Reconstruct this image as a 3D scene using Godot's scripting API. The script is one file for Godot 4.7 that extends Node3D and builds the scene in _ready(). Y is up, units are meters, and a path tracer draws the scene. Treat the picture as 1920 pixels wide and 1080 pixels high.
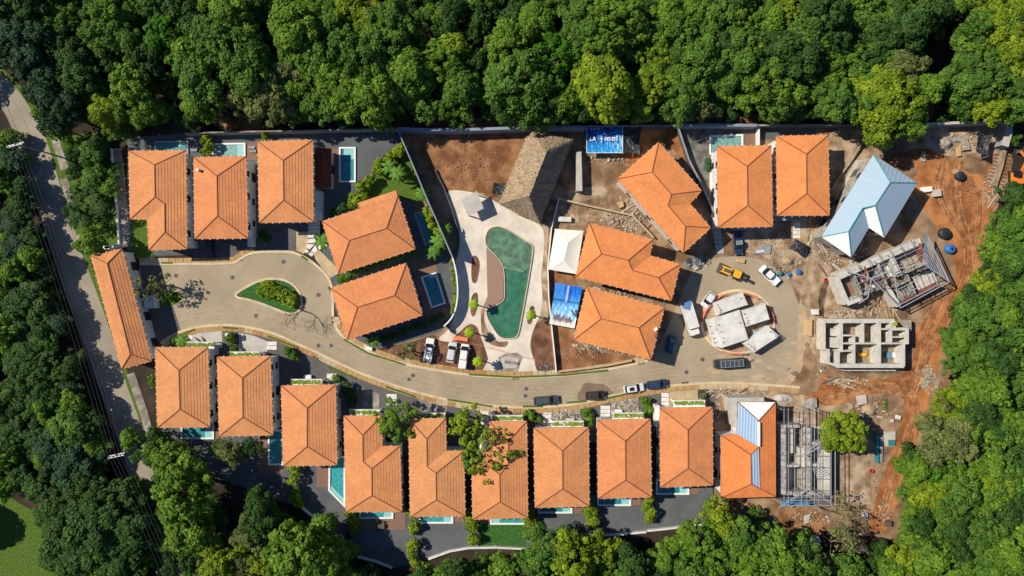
extends Node3D
# An estate of tiled villas seen from high above, with forest around it. Plan coordinates are survey units (8.3 to the metre) turned into metres by P().
const S := 8.3
const CH := 150.0
const SUN := Vector3(0.952, -0.907, 0.306)   # the way the light travels
var rng := RandomNumberGenerator.new()
var mats := {}
var used := {}
var texs := {}
var hue := FastNoiseLite.new()
var marks := []   # places that tree labels refer to

# ------------------------------------------------------------------ mesh building
class MB:
	var v := PackedVector3Array()
	var n := PackedVector3Array()
	var c := PackedColorArray()
	var u := PackedVector2Array()
	func tri(a: Vector3, b: Vector3, d: Vector3, col: Color, out := Vector3.ZERO) -> void:
		var nn := (d - a).cross(b - a)
		if nn.length_squared() < 1e-12:
			return
		nn = nn.normalized()
		if out != Vector3.ZERO and nn.dot(out) < 0.0:
			nn = -nn
			v.append_array([a, d, b])
		else:
			v.append_array([a, b, d])
		for i in 3:
			n.append(nn)
			c.append(col)
	func quad(a: Vector3, b: Vector3, d: Vector3, e: Vector3, col: Color, out := Vector3.ZERO) -> void:
		tri(a, b, d, col, out)
		tri(a, d, e, col, out)
	func box(at: Vector3, size: Vector3, basis := Basis(), col := Color.WHITE) -> void:
		var h := size * 0.5
		for ax in 3:
			for s in [-1.0, 1.0]:
				var o := Vector3.ZERO
				o[ax] = s
				var p := Vector3.ZERO
				var q := Vector3.ZERO
				p[(ax + 1) % 3] = h[(ax + 1) % 3]
				q[(ax + 2) % 3] = h[(ax + 2) % 3]
				var m: Vector3 = o * h
				quad(at + basis * (m - p - q), at + basis * (m + p - q), at + basis * (m + p + q), at + basis * (m - p + q), col, basis * o)
	func bar(a: Vector3, b: Vector3, w: float, hh := 0.0, col := Color.WHITE) -> void:
		var d := b - a
		if d.length() < 0.001:
			return
		var z := d.normalized()
		var x := z.cross(Vector3.UP)
		if x.length() < 0.01:
			x = Vector3.RIGHT
		x = x.normalized()
		box((a + b) * 0.5, Vector3(w, hh if hh > 0.0 else w, d.length()), Basis(x, z.cross(x).normalized(), z), col)
	func prism(poly: PackedVector2Array, y0: float, y1: float, col := Color.WHITE, caps := 3) -> void:
		var area := 0.0
		for i in poly.size():
			var j := (i + 1) % poly.size()
			area += poly[i].x * poly[j].y - poly[j].x * poly[i].y
		var sg := 1.0 if area > 0.0 else -1.0
		for i in poly.size():
			var a := poly[i]
			var b := poly[(i + 1) % poly.size()]
			var o := Vector3((b.y - a.y) * sg, 0, -(b.x - a.x) * sg)
			quad(Vector3(a.x, y0, a.y), Vector3(b.x, y0, b.y), Vector3(b.x, y1, b.y), Vector3(a.x, y1, a.y), col, o)
		flat(poly, y1, col)
		if caps > 1:
			flat(poly, y0, col, Vector3.DOWN)
	func flat(poly: PackedVector2Array, y: float, col := Color.WHITE, out := Vector3.UP) -> void:
		var t := Geometry2D.triangulate_polygon(poly)
		if t.is_empty():
			print("bad polygon ", poly.size(), " ", poly[0])
		for i in range(0, t.size(), 3):
			var a := poly[t[i]]
			var b := poly[t[i + 1]]
			var d := poly[t[i + 2]]
			tri(Vector3(a.x, y, a.y), Vector3(b.x, y, b.y), Vector3(d.x, y, d.y), col, out)
	func loft(rings: Array, col := Color.WHITE, cap := true, smooth := false) -> void:
		var mid := Vector3.ZERO
		for r in rings:
			for p in r:
				mid += p / float(rings.size() * r.size())
		for k in rings.size() - 1:
			var a: PackedVector3Array = rings[k]
			var b: PackedVector3Array = rings[k + 1]
			var ca := Vector3.ZERO
			for p in a:
				ca += p / float(a.size())
			for i in a.size():
				var j := (i + 1) % a.size()
				quad(a[i], a[j], b[j], b[i], col, (a[i] + a[j]) * 0.5 - ca + (b[i] - a[i]) * 0.001)
		if cap:
			for e in [0, rings.size() - 1]:
				var r: PackedVector3Array = rings[e]
				var m := Vector3.ZERO
				for p in r:
					m += p / float(r.size())
				for i in r.size():
					tri(m, r[i], r[(i + 1) % r.size()], col, m - mid)
	func tube(pts: Array, r0: float, r1: float, sides := 6, col := Color.WHITE) -> void:
		var rings := []
		for i in pts.size():
			var d: Vector3 = pts[mini(i + 1, pts.size() - 1)] - pts[maxi(i - 1, 0)]
			var z := d.normalized()
			var x := z.cross(Vector3.UP if absf(z.y) < 0.95 else Vector3.RIGHT).normalized()
			var y := z.cross(x)
			var r := lerpf(r0, r1, float(i) / maxf(1.0, pts.size() - 1.0))
			var ring := PackedVector3Array()
			for k in sides:
				var t := TAU * k / sides
				ring.append(pts[i] + (x * cos(t) + y * sin(t)) * r)
			rings.append(ring)
		loft(rings, col)
	func lathe(at: Vector3, prof: Array, sides := 14, col := Color.WHITE) -> void:   # prof: [radius, height] pairs
		var rings := []
		for pr in prof:
			var ring := PackedVector3Array()
			for k in sides:
				var t := TAU * k / sides
				ring.append(at + Vector3(cos(t) * pr[0], pr[1], sin(t) * pr[0]))
			rings.append(ring)
		loft(rings, col)
	func commit() -> ArrayMesh:
		var m := ArrayMesh.new()
		if v.is_empty():
			return m
		var a := []
		a.resize(Mesh.ARRAY_MAX)
		a[Mesh.ARRAY_VERTEX] = v
		a[Mesh.ARRAY_NORMAL] = n
		a[Mesh.ARRAY_COLOR] = c
		if u.size() == v.size():
			a[Mesh.ARRAY_TEX_UV] = u
		m.add_surface_from_arrays(Mesh.PRIMITIVE_TRIANGLES, a)
		return m

# ------------------------------------------------------------------ helpers
func P(px: float, py: float, h := 0.0) -> Vector3:
	var k := (CH - h) / CH / S
	return Vector3((px - 960.0) * k, h, (py - 540.0) * k)

func poly(pts: Array, h := 0.0) -> PackedVector2Array:
	var r := PackedVector2Array()
	for i in range(0, pts.size(), 2):
		var p := P(pts[i], pts[i + 1], h)
		r.append(Vector2(p.x, p.z))
	return r

func curve(pts: Array, closed := true, step := 5) -> Array:   # a smooth line through the points
	var q := []
	var m := pts.size() / 2
	var r := []
	for i in m:
		q.append(Vector2(pts[i * 2], pts[i * 2 + 1]))
	for i in (m if closed else m - 1):
		var a: Vector2 = q[(i - 1 + m) % m] if closed or i > 0 else q[0]
		var b: Vector2 = q[i]
		var c: Vector2 = q[(i + 1) % m]
		var d: Vector2 = q[(i + 2) % m] if closed or i + 2 < m else q[m - 1]
		for k in step:
			var w := b.cubic_interpolate(c, a, d, float(k) / step)
			r.append_array([w.x, w.y])
	if not closed:
		r.append_array([q[m - 1].x, q[m - 1].y])
	return r

func ragged(pts: Array, amp: float, step := 7.0) -> Array:   # an uneven edge
	var r := []
	var m := pts.size() / 2
	for i in m:
		var a := Vector2(pts[i * 2], pts[i * 2 + 1])
		var b := Vector2(pts[(i + 1) % m * 2], pts[(i + 1) % m * 2 + 1])
		var k := maxi(1, int(a.distance_to(b) / step))
		var nn := (b - a).normalized().orthogonal()
		for j in k:
			var w := a.lerp(b, float(j) / k) + nn * rng.randf_range(-amp, amp)
			r.append_array([w.x, w.y])
	return r

func numbered(called: String) -> String:
	used[called] = used.get(called, -1) + 1
	return called if used[called] == 0 else "%s_%03d" % [called, used[called]]

func node(called: String, m: Mesh, material: Material, parent: Node = self, at := Vector3.ZERO) -> MeshInstance3D:
	var o := MeshInstance3D.new()
	o.name = numbered(called) if parent == self else called
	o.mesh = m
	o.material_override = material
	o.position = at
	parent.add_child(o, true)
	return o

func build(called: String, mb: MB, material: Material, parent: Node = self, at := Vector3.ZERO) -> MeshInstance3D:
	return node(called, mb.commit(), material, parent, at)

func tag(o: Node, label: String, category := "", group := "", kind := "") -> Node:
	if label:
		o.set_meta("label", label)
	if category:
		o.set_meta("category", category)
	if group:
		o.set_meta("group", group)
	if kind:
		o.set_meta("kind", kind)
	return o

func thing(called: String, label: String, category: String, at := Vector3.ZERO, group := "") -> Node3D:
	var o := Node3D.new()
	o.name = numbered(called)
	o.position = at
	add_child(o)
	tag(o, label, category, group)
	return o

func noise_tex(key: String, freq: float, lo: Color, hi: Color, oct := 5, side := 512, cell := false, normal := false) -> NoiseTexture2D:
	if texs.has(key):
		return texs[key]
	var f := FastNoiseLite.new()
	f.seed = key.hash() % 1000
	f.noise_type = FastNoiseLite.TYPE_CELLULAR if cell else FastNoiseLite.TYPE_SIMPLEX_SMOOTH
	f.frequency = freq
	f.fractal_octaves = oct
	f.fractal_gain = 0.55
	var t := NoiseTexture2D.new()
	t.width = side
	t.height = side
	t.seamless = true
	t.noise = f
	if normal:
		t.as_normal_map = true
		t.bump_strength = 6.0
	else:
		var g := Gradient.new()
		g.set_color(0, lo)
		g.set_color(1, hi)
		g.set_offset(0, 0.22)
		g.set_offset(1, 0.78)
		t.color_ramp = g
	texs[key] = t
	return t

func lin(r: float, g: float, b: float) -> Color:
	return Color(r, g, b).linear_to_srgb()

func mat(key: String, col := Color.WHITE, rough := 0.9, tex := "", size := 20.0, tex2 := "", size2 := 3.0) -> StandardMaterial3D:
	if mats.has(key):
		return mats[key]
	var m := StandardMaterial3D.new()
	m.resource_name = key
	m.albedo_color = col
	m.roughness = rough
	m.cull_mode = BaseMaterial3D.CULL_DISABLED
	if tex:
		m.albedo_texture = texs[tex]
		m.uv1_triplanar = true
		m.uv1_world_triplanar = true
		m.uv1_scale = Vector3.ONE / size
	if tex2:
		m.detail_enabled = true
		m.detail_albedo = texs[tex2]
		m.detail_blend_mode = BaseMaterial3D.BLEND_MODE_MUL
		m.detail_uv_layer = BaseMaterial3D.DETAIL_UV_2
		m.uv2_triplanar = true
		m.uv2_world_triplanar = true
		m.uv2_scale = Vector3.ONE / size2
	mats[key] = m
	return m

func vmat(key: String, col := Color.WHITE, rough := 0.9) -> StandardMaterial3D:   # tone from vertex colours
	var m := mat(key, col, rough)
	m.vertex_color_use_as_albedo = true
	return m

func sheet(called: String, pts: Array, lvl: int, material: Material, kind := "structure", parent: Node = self) -> MeshInstance3D:
	var mb := MB.new()
	mb.flat(poly(pts), 0.005 * lvl)
	var o := build(called, mb, material, parent)
	if kind and parent == self:
		o.set_meta("kind", kind)
	return o

func slab(called: String, pts: Array, y0: float, y1: float, material: Material, parent: Node = self) -> MeshInstance3D:
	var mb := MB.new()
	mb.prism(poly(pts), y0, y1)
	return build(called, mb, material, parent)

func strip(pts: Array, w0: float, w1: float) -> PackedVector2Array:   # a band beside a line, from w0 to w1 (survey units) to its side
	var l := PackedVector2Array()
	var r := PackedVector2Array()
	var m := pts.size() / 2
	for i in m:
		var a := Vector2(pts[maxi(i - 1, 0) * 2], pts[maxi(i - 1, 0) * 2 + 1])
		var b := Vector2(pts[mini(i + 1, m - 1) * 2], pts[mini(i + 1, m - 1) * 2 + 1])
		var nn := (b - a).normalized().orthogonal()
		var p := Vector2(pts[i * 2], pts[i * 2 + 1])
		var pl := p + nn * w0
		var pr := p + nn * w1
		l.append(Vector2((pl.x - 960) / S, (pl.y - 540) / S))
		r.append(Vector2((pr.x - 960) / S, (pr.y - 540) / S))
	r.reverse()
	l.append_array(r)
	return l

func line(pts: Array, w: float, y0: float, y1: float, mb: MB, col := Color.WHITE, h := 0.0) -> void:   # a band along a line, as quads
	var m := pts.size() / 2
	var k := (CH - h) / CH
	var e := []
	for i in m:
		var a := Vector2(pts[maxi(i - 1, 0) * 2], pts[maxi(i - 1, 0) * 2 + 1])
		var b := Vector2(pts[mini(i + 1, m - 1) * 2], pts[mini(i + 1, m - 1) * 2 + 1])
		var nn := (b - a).normalized().orthogonal() * w * 0.5
		var p := Vector2((pts[i * 2] - 960) / S, (pts[i * 2 + 1] - 540) / S) * k
		e.append([p + nn, p - nn])
	for i in m - 1:
		var q := PackedVector2Array([e[i][0], e[i + 1][0], e[i + 1][1], e[i][1]])
		if y1 > y0:
			mb.prism(q, y0, y1, col, 1)
		else:
			var a: Vector2 = q[0]
			mb.quad(Vector3(a.x, y0, a.y), Vector3(q[1].x, y0, q[1].y), Vector3(q[2].x, y0, q[2].y), Vector3(q[3].x, y0, q[3].y), col, Vector3.UP)

func wall(called: String, label: String, category: String, pts: Array, h: float, th: float, m: Material, cm: Material = null) -> Node3D:
	var o := thing(called, label, category)
	var mb := MB.new()
	line(pts, th, 0.0, h, mb, Color.WHITE, h)
	build("wall_panel", mb, m, o)
	if cm:
		var cb := MB.new()
		line(pts, th + 0.1, h, h + 0.06, cb, Color.WHITE, h)
		build("coping", cb, cm, o)
	return o

func turned(dir: Vector3) -> Basis:   # z along dir, level
	var z := Vector3(dir.x, 0, dir.z).normalized()
	return Basis(Vector3.UP.cross(z), Vector3.UP, z)

# ------------------------------------------------------------------ houses
func tiles(mb: MB, pts: Array, tile: Color, tw: float, cw: float, lift: float) -> void:   # pts: 3D outline of one slope, its eave first
	var nn := Vector3.ZERO
	for i in pts.size():
		nn += (pts[i] as Vector3).cross(pts[(i + 1) % pts.size()])
	nn = nn.normalized()
	if nn.y < 0:
		nn = -nn
	var o: Vector3 = pts[0]
	var uu: Vector3 = ((pts[1] as Vector3) - o).normalized()
	var vv := nn.cross(uu)
	var mid := Vector3.ZERO
	for p in pts:
		mid += p
	if vv.dot(mid / pts.size() - o) < 0:
		vv = -vv
	var pl := PackedVector2Array()
	var lo := Vector2(1e9, 1e9)
	var hi := -lo
	for p in pts:
		var q := Vector2((p - o).dot(uu), (p - o).dot(vv))
		pl.append(q)
		lo = lo.min(q)
		hi = hi.max(q)
	var base := MB.new()
	for iv in range(0, int(ceil(hi.y / cw))):
		var v0 := iv * cw
		var v1 := v0 + cw
		var row := Geometry2D.intersect_polygons(pl, PackedVector2Array([Vector2(lo.x - 1, v0), Vector2(hi.x + 1, v0), Vector2(hi.x + 1, v1), Vector2(lo.x - 1, v1)]))
		for part in row:
			var a := 1e9
			var b := -1e9
			for q in part:
				a = minf(a, q.x)
				b = maxf(b, q.x)
			var n := maxi(1, int(round((b - a) / tw)))
			for k in n:
				var u0 := a + (b - a) * k / n
				var u1 := a + (b - a) * (k + 1) / n
				for cell in Geometry2D.intersect_polygons(part, PackedVector2Array([Vector2(u0, v0), Vector2(u1, v0), Vector2(u1, v1), Vector2(u0, v1)])):
					var lf := lift * rng.randf_range(0.85, 1.15)
					var ctr := o + uu * u0 + vv * v0
					var t := rng.randf_range(0.91, 1.06) * (1.0 + 0.15 * hue.get_noise_2d(ctr.x * 9.0, ctr.z * 9.0))
					var col := Color(tile.r * t, tile.g * t * rng.randf_range(0.97, 1.03), tile.b * t)
					var w := []
					for q in cell:
						w.append(o + uu * q.x + vv * q.y + nn * (0.004 + lf * clampf(1.0 - (q.y - v0) / cw, 0, 1)))
					for i in range(1, w.size() - 1):
						mb.tri(w[0], w[i], w[i + 1], col, nn)
					for i in w.size():
						var j := (i + 1) % w.size()
						if cell[i].y < v0 + 0.01 and cell[j].y < v0 + 0.01:
							var d := nn * (lf + 0.02)
							mb.quad(w[i], w[j], w[j] - d, w[i] - d, col * 0.97, -vv)

func hip(c: Array, r: Array) -> Array:   # corners (eight numbers) and the two ridge ends; the first end belongs to the edge between corners 0 and 1
	return [c, [r[0], r[1], 1.0, r[2], r[3], 1.0], [[0, 1, 4], [1, 2, 5, 4], [2, 3, 5], [3, 0, 4, 5]], []]

const TILE := Color(0.645, 0.262, 0.102)

func house(called: String, label: String, shape: Array, he := 6.3, rise := 1.3, opt := {}) -> Node3D:
	var ev: Array = shape[0]
	var rv: Array = shape[1]
	var pts := []
	var n := ev.size() / 2
	for i in n:
		pts.append(P(ev[i * 2], ev[i * 2 + 1], he))
	for i in rv.size() / 3:
		pts.append(P(rv[i * 3], rv[i * 3 + 1], he + rise * rv[i * 3 + 2]))
	var base := Vector3.ZERO
	for i in n:
		base += pts[i] / float(n)
	base.y = 0
	var o := thing(called, label, "house", base, opt.get("group", "orange tiled villas of the estate"))
	for i in pts.size():
		pts[i] -= base
	marks.append([opt.get("mark", ""), base])
	# walls with their windows
	var eave := PackedVector2Array()
	for i in n:
		eave.append(Vector2(pts[i].x, pts[i].z))
	var foot: PackedVector2Array = Geometry2D.offset_polygon(eave, -float(opt.get("inset", 0.55)))[0]
	var wm: Material = opt.get("wall", mats.white_wall)
	var wb := MB.new()
	wb.prism(foot, 0.0, he - 0.1, Color.WHITE, 1)
	build("wall", wb, wm, o)
	var soffit := MB.new()
	soffit.prism(eave, he - 0.16, he - 0.02)
	build("fascia", soffit, mats.fascia, o)
	var area := 0.0
	for i in foot.size():
		area += foot[i].cross(foot[(i + 1) % foot.size()])
	for i in foot.size():
		var a := foot[i]
		var b := foot[(i + 1) % foot.size()]
		var len := a.distance_to(b)
		if len < 3.5:
			continue
		var d := (b - a) / len
		var out := Vector3(d.y, 0, -d.x) * (1.0 if area > 0 else -1.0)
		var k := maxi(1, int(len / 5.2))
		for j in k:
			for st in [1.45, 4.3]:
				if st > he - 1.4:
					continue
				var p := a + d * len * (j + 0.5 + rng.randf_range(-0.12, 0.12)) / k
				var tall: bool = st < 2 and rng.randf() < 0.4
				var w := node("window", texs.mw_tall if tall else texs.mw, mats.bronze, o, Vector3(p.x, 1.15 if tall else st, p.y))
				w.basis = turned(out)
				node("pane", texs.mp_tall if tall else texs.mp, mats.pane, w)
	# the roof
	var seen := {}
	var roof := MB.new()
	roof.prism(Geometry2D.offset_polygon(eave, 0.06)[0], he - 0.02, he + 0.015)
	var rf := build("roof", roof, mats.eave_board, o)
	var fi := 0
	var worn := Vector2(rng.randf_range(0.95, 1.02), rng.randf_range(0.93, 1.05))
	var skins: Array = opt.get("skins", [])
	for f in shape[2]:
		var fp := []
		for i in f:
			fp.append(pts[i])
		for i in f.size():
			var e := [mini(f[i], f[(i + 1) % f.size()]), maxi(f[i], f[(i + 1) % f.size()])]
			seen[e] = seen.get(e, 0) + 1
		var mb := MB.new()
		var skin: String = skins[fi] if fi < skins.size() else "tile"
		if skin == "tile":
			var tc: Color = opt.get("tile", TILE)
			tiles(mb, fp, Color(tc.r * worn.x, tc.g * worn.y, tc.b * worn.y), 0.45, 0.62, 0.045)
			tag(build("roof_slope", mb, mats.tile, rf), "", "", "", "stuff")
		else:
			seams(mb, fp, skin)
			build("metal_slope", mb, mats[skin], rf)
		fi += 1
	var capm: Material = mats[opt.get("cap", "ridge")]
	for e in seen:
		if seen[e] > 1 and not (e[0] in shape[3] or e[1] in shape[3] and e[1] < n):
			var a: Vector3 = pts[e[0]]
			var b: Vector3 = pts[e[1]]
			var cb := MB.new()
			var k := maxi(2, int(a.distance_to(b) / 0.45))
			for j in k:   # cap tiles lapped one over the next
				var p := a.lerp(b, float(j) / k) + Vector3(0, 0.05, 0)
				var q := a.lerp(b, (j + 1.05) / k) + Vector3(0, 0.07, 0)
				cb.bar(p, q, 0.18, 0.1, Color.WHITE * rng.randf_range(0.85, 1.0))
			build("ridge_cap", cb, capm, rf)
	if opt.get("brackets", true):
		var gb := MB.new()
		for i in n:
			var a: Vector3 = pts[i]
			var b: Vector3 = pts[(i + 1) % n]
			var k := int(a.distance_to(b) / 1.45)
			var out := Vector3(b.z - a.z, 0, a.x - b.x).normalized()
			if Geometry2D.is_point_in_polygon(Vector2((a.x + b.x) / 2 + out.x * 0.3, (a.z + b.z) / 2 + out.z * 0.3), eave):
				out = -out
			for j in range(1, k):
				gb.box(a.lerp(b, float(j) / k) + out * 0.11 + Vector3(0, -0.02, 0), Vector3(0.13, 0.08, 0.2), turned(out))
		tag(build("gutter_bracket", gb, mats.white_paint, rf), "", "", "", "stuff")
	return o

func seams(mb: MB, pts: Array, skin: String) -> void:   # sheet metal with standing seams up the slope
	var nn := Vector3.ZERO
	for i in pts.size():
		nn += (pts[i] as Vector3).cross(pts[(i + 1) % pts.size()])
	nn = nn.normalized()
	if nn.y < 0:
		nn = -nn
	var o: Vector3 = pts[0]
	var uu: Vector3 = ((pts[1] as Vector3) - o).normalized()
	var vv := nn.cross(uu)
	var pl := PackedVector2Array()
	var lo := Vector2(1e9, 1e9)
	var hi := -lo
	for p in pts:
		var q := Vector2((p - o).dot(uu), (p - o).dot(vv))
		pl.append(q)
		lo = lo.min(q)
		hi = hi.max(q)
	var along := skin == "lath_metal"    # battens run with the eave there
	var step := 0.6 if along else 1.0
	var span := (hi.y - lo.y) if along else (hi.x - lo.x)
	for k in int(ceil(span / step)):
		var a := (lo.y if along else lo.x) + k * step
		var cell := PackedVector2Array([Vector2(lo.x - 1, a), Vector2(hi.x + 1, a), Vector2(hi.x + 1, a + step), Vector2(lo.x - 1, a + step)]) if along else PackedVector2Array([Vector2(a, lo.y - 1), Vector2(a + step, lo.y - 1), Vector2(a + step, hi.y + 1), Vector2(a, hi.y + 1)])
		var rib := PackedVector2Array()
		if along:
			rib = PackedVector2Array([Vector2(lo.x - 1, a), Vector2(hi.x + 1, a), Vector2(hi.x + 1, a + 0.16), Vector2(lo.x - 1, a + 0.16)])
		else:
			rib = PackedVector2Array([Vector2(a, lo.y - 1), Vector2(a + 0.08, lo.y - 1), Vector2(a + 0.08, hi.y + 1), Vector2(a, hi.y + 1)])
		for r in [[cell, 0.0, 1.0 + rng.randf_range(-0.03, 0.0)], [rib, 0.07, 1.0]]:
			for part in Geometry2D.intersect_polygons(pl, r[0]):
				var w := []
				for q in part:
					w.append(o + uu * q.x + vv * q.y + nn * (0.01 + r[1]))
				var col: Color = Color.WHITE * r[2]
				if along and r[1] > 0:
					col = Color(0.8, 0.86, 0.92)
				elif along:
					col = Color(0.42, 0.56, 0.74)
				for i in range(1, w.size() - 1):
					mb.tri(w[0], w[i], w[i + 1], col, nn)
				if r[1] > 0:
					for i in w.size():
						var j := (i + 1) % w.size()
						mb.quad(w[i], w[j], w[j] - nn * 0.07, w[i] - nn * 0.07, col, (w[i] + w[j]) * 0.5 - (w[0] + w[w.size() / 2]) * 0.5)

# ------------------------------------------------------------------ vegetation
func leaf(mb: MB, p: Vector3, nn: Vector3, size: float, col: Color, long := 1.5) -> void:
	var t := nn.cross(Vector3(rng.randf_range(-1, 1), rng.randf_range(-1, 1), rng.randf_range(-1, 1)))
	if t.length() < 0.05:
		t = nn.cross(Vector3.RIGHT)
	t = t.normalized()
	var b := nn.cross(t) * size * 0.5
	t *= size * long * 0.5
	var f := nn * size * 0.15
	mb.tri(p - t, p + b - f, p + t * 0.9, col, nn)
	mb.tri(p - t, p + t * 0.9, p - b - f, col, nn)

func rdir() -> Vector3:
	var y := rng.randf_range(-1, 1)
	var a := rng.randf() * TAU
	var r := sqrt(1 - y * y)
	return Vector3(cos(a) * r, y, sin(a) * r)

func lobes_crown(mb: MB, lobes: Array, per: float, ls: float, centre: Vector3, jit := 0.65) -> void:   # lobes: [position, radius, tone]
	for l in lobes:
		var lp: Vector3 = l[0]
		var lr: float = l[1]
		var k := int(per * lr * lr)
		for i in k:
			var d := rdir()
			if d.y < -0.35:
				d.y = -d.y
			var p := lp + d * lr * rng.randf_range(0.72, 1.1)
			var inside := false
			for m in lobes:
				if m != l and p.distance_squared_to(m[0]) < m[1] * m[1] * 0.5:
					inside = true
					break
			if inside:
				continue
			var nn := (d + rdir() * jit + Vector3(0, 0.25, 0)).normalized()
			var t: float = l[2] * rng.randf_range(0.5, 1.0)
			leaf(mb, p, nn, ls * rng.randf_range(0.6, 1.35), Color(t * (0.7 + 0.38 * l[2]) * rng.randf_range(0.88, 1.08), t, t * rng.randf_range(0.75, 1.1)))

func tree_parts(r: float, h: float, nl: int, lr: float, per: float, ls: float, gap := 0.0) -> Array:   # [trunk mesh, crown mesh]
	var mb := MB.new()
	var tb := MB.new()
	var lobes := []
	var hc := h * 0.62
	var edge := FastNoiseLite.new()
	edge.seed = rng.randi() % 10000
	edge.frequency = 0.9
	for i in nl:
		var y := 1.0 - 1.25 * (i + 0.5) / nl
		var a := i * 2.39996 + rng.randf_range(-0.35, 0.35)
		var s := sqrt(maxf(0.0, 1 - y * y))
		var k := rng.randf_range(0.66, 1.08) * (0.98 + 0.55 * edge.get_noise_2d(cos(a) * 1.4, sin(a) * 1.4))
		if rng.randf() < gap:
			continue
		lobes.append([Vector3(cos(a) * s * (r - lr * 0.6) * k, hc + y * (h - hc - lr * 0.5) * rng.randf_range(0.75, 1.1), sin(a) * s * (r - lr * 0.6) * k), lr * (0.45 + 0.9 * rng.randf() * rng.randf() + 0.25 * rng.randf()), rng.randf_range(0.62, 1.0)])
	lobes_crown(mb, lobes, per, ls, Vector3(0, hc, 0))
	var lean := Vector3(rng.randf_range(-0.3, 0.3), hc * 0.75, rng.randf_range(-0.3, 0.3))
	tb.tube([Vector3.ZERO, lean * 0.5, lean, lean * 1.3], 0.05 * r + 0.08, 0.06, 7, Color(1, 1, 1))
	for i in mini(lobes.size(), 9):
		var q: Vector3 = lobes[(i * 5) % lobes.size()][0]
		var s := lean * rng.randf_range(0.6, 1.0)
		tb.tube([s, s.lerp(q, 0.5) + Vector3(0, 0.3, 0), q], 0.03 * r, 0.02, 5, Color(1, 1, 1))
	return [tb.commit(), mb.commit()]

func twig_tree(r: float, h: float, leaves: int, ls: float) -> Array:   # open branching, few leaves
	var tb := MB.new()
	var mb := MB.new()
	var todo := [[Vector3.ZERO, Vector3(rng.randf_range(-0.1, 0.1), 1, rng.randf_range(-0.1, 0.1)), h * 0.33, 0.16, 0]]
	while todo.size():
		var b: Array = todo.pop_back()
		var a: Vector3 = b[0]
		var e: Vector3 = a + b[1] * b[2]
		tb.tube([a, a.lerp(e, 0.5) + rdir() * b[2] * 0.07, e], b[3], b[3] * 0.6, 5)
		if b[4] < 4:
			for k in 3:
				var d: Vector3 = (b[1] * 0.7 + rdir() * 0.85 + Vector3(0, 0.15, 0)).normalized()
				todo.append([e, d, b[2] * rng.randf_range(0.62, 0.8), b[3] * 0.6, b[4] + 1])
		if b[4] >= 2:
			for k in leaves:
				var t := rng.randf_range(0.6, 1.0)
				leaf(mb, a.lerp(e, rng.randf()) + rdir() * 0.45, (rdir() + Vector3(0, 0.6, 0)).normalized(), ls * rng.randf_range(0.6, 1.3), Color(t, t, t * 0.9))
	return [tb.commit(), mb.commit()]

func palm_parts(h: float, fr: int, long: float) -> Array:
	var tb := MB.new()
	var mb := MB.new()
	tb.tube([Vector3.ZERO, Vector3(0.08, h * 0.5, 0.03), Vector3(0.02, h, 0)], 0.17, 0.11, 7)
	for i in fr:
		var a := TAU * i / fr + rng.randf_range(-0.2, 0.2)
		var d := Vector3(cos(a), 0, sin(a))
		var up := rng.randf_range(0.2, 0.75)
		var prev := Vector3(0, h, 0)
		for k in 7:
			var t := (k + 1) / 7.0
			var p := Vector3(0, h + up * long * t * 0.7 - long * 0.75 * t * t, 0) + d * long * t
			var sd := d.cross(Vector3.UP) * (0.34 * sin(t * 2.7) + 0.06)
			var g := rng.randf_range(0.75, 1.0)
			for s in [-1.0, 1.0]:
				mb.quad(prev, p, p + sd * s + Vector3(0, -0.1, 0), prev + sd * s * 0.85 + Vector3(0, -0.08, 0), Color(g, g, g * 0.9), Vector3.UP)
			prev = p
	return [tb.commit(), mb.commit()]

func plant(called: String, label: String, category: String, parts: Array, px: float, py: float, hc: float, s: float, leafm: Material, group := "") -> Node3D:
	var p := P(px, py, hc)
	var o := thing(called, label, category, Vector3(p.x, 0, p.z), group)
	o.rotation.y = rng.randf() * TAU
	o.scale = Vector3.ONE * s
	node("trunk", parts[0], mats.bark, o)
	if (parts[1] as Mesh).get_surface_count():
		node("crown", parts[1], leafm, o)
	return o

func hedge(label: String, pts: Array, w: float, h: float, leafm: Material, dens := 70.0, ls := 0.34, called := "hedge", category := "hedge") -> Node3D:
	var c := curve(pts, false, 3)
	var lobes := []
	var m := c.size() / 2
	var at := P(c[m / 2 * 2], c[m / 2 * 2 + 1])
	for i in m - 1:
		var a := P(c[i * 2], c[i * 2 + 1], h)
		var b := P(c[i * 2 + 2], c[i * 2 + 3], h)
		var k := maxi(1, int(a.distance_to(b) / (w * 0.55)))
		for j in k:
			var q := a.lerp(b, float(j) / k) - at
			q.y = h * rng.randf_range(0.5, 0.8)
			for z in 2:
				lobes.append([q + Vector3(rng.randf_range(-0.3, 0.3) * w, rng.randf_range(-0.2, 0.15) * h, rng.randf_range(-0.3, 0.3) * w), w * rng.randf_range(0.28, 0.42), rng.randf_range(0.7, 1.0)])
	var mb := MB.new()
	lobes_crown(mb, lobes, dens, ls, Vector3.ZERO, 0.9)
	var o := thing(called, label, category, at)
	build("foliage", mb, leafm, o)
	var tb := MB.new()
	for l in lobes:
		tb.tube([Vector3(l[0].x, 0, l[0].z), l[0]], 0.05, 0.03, 4)
	build("stem", tb, mats.bark, o)
	return o

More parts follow.
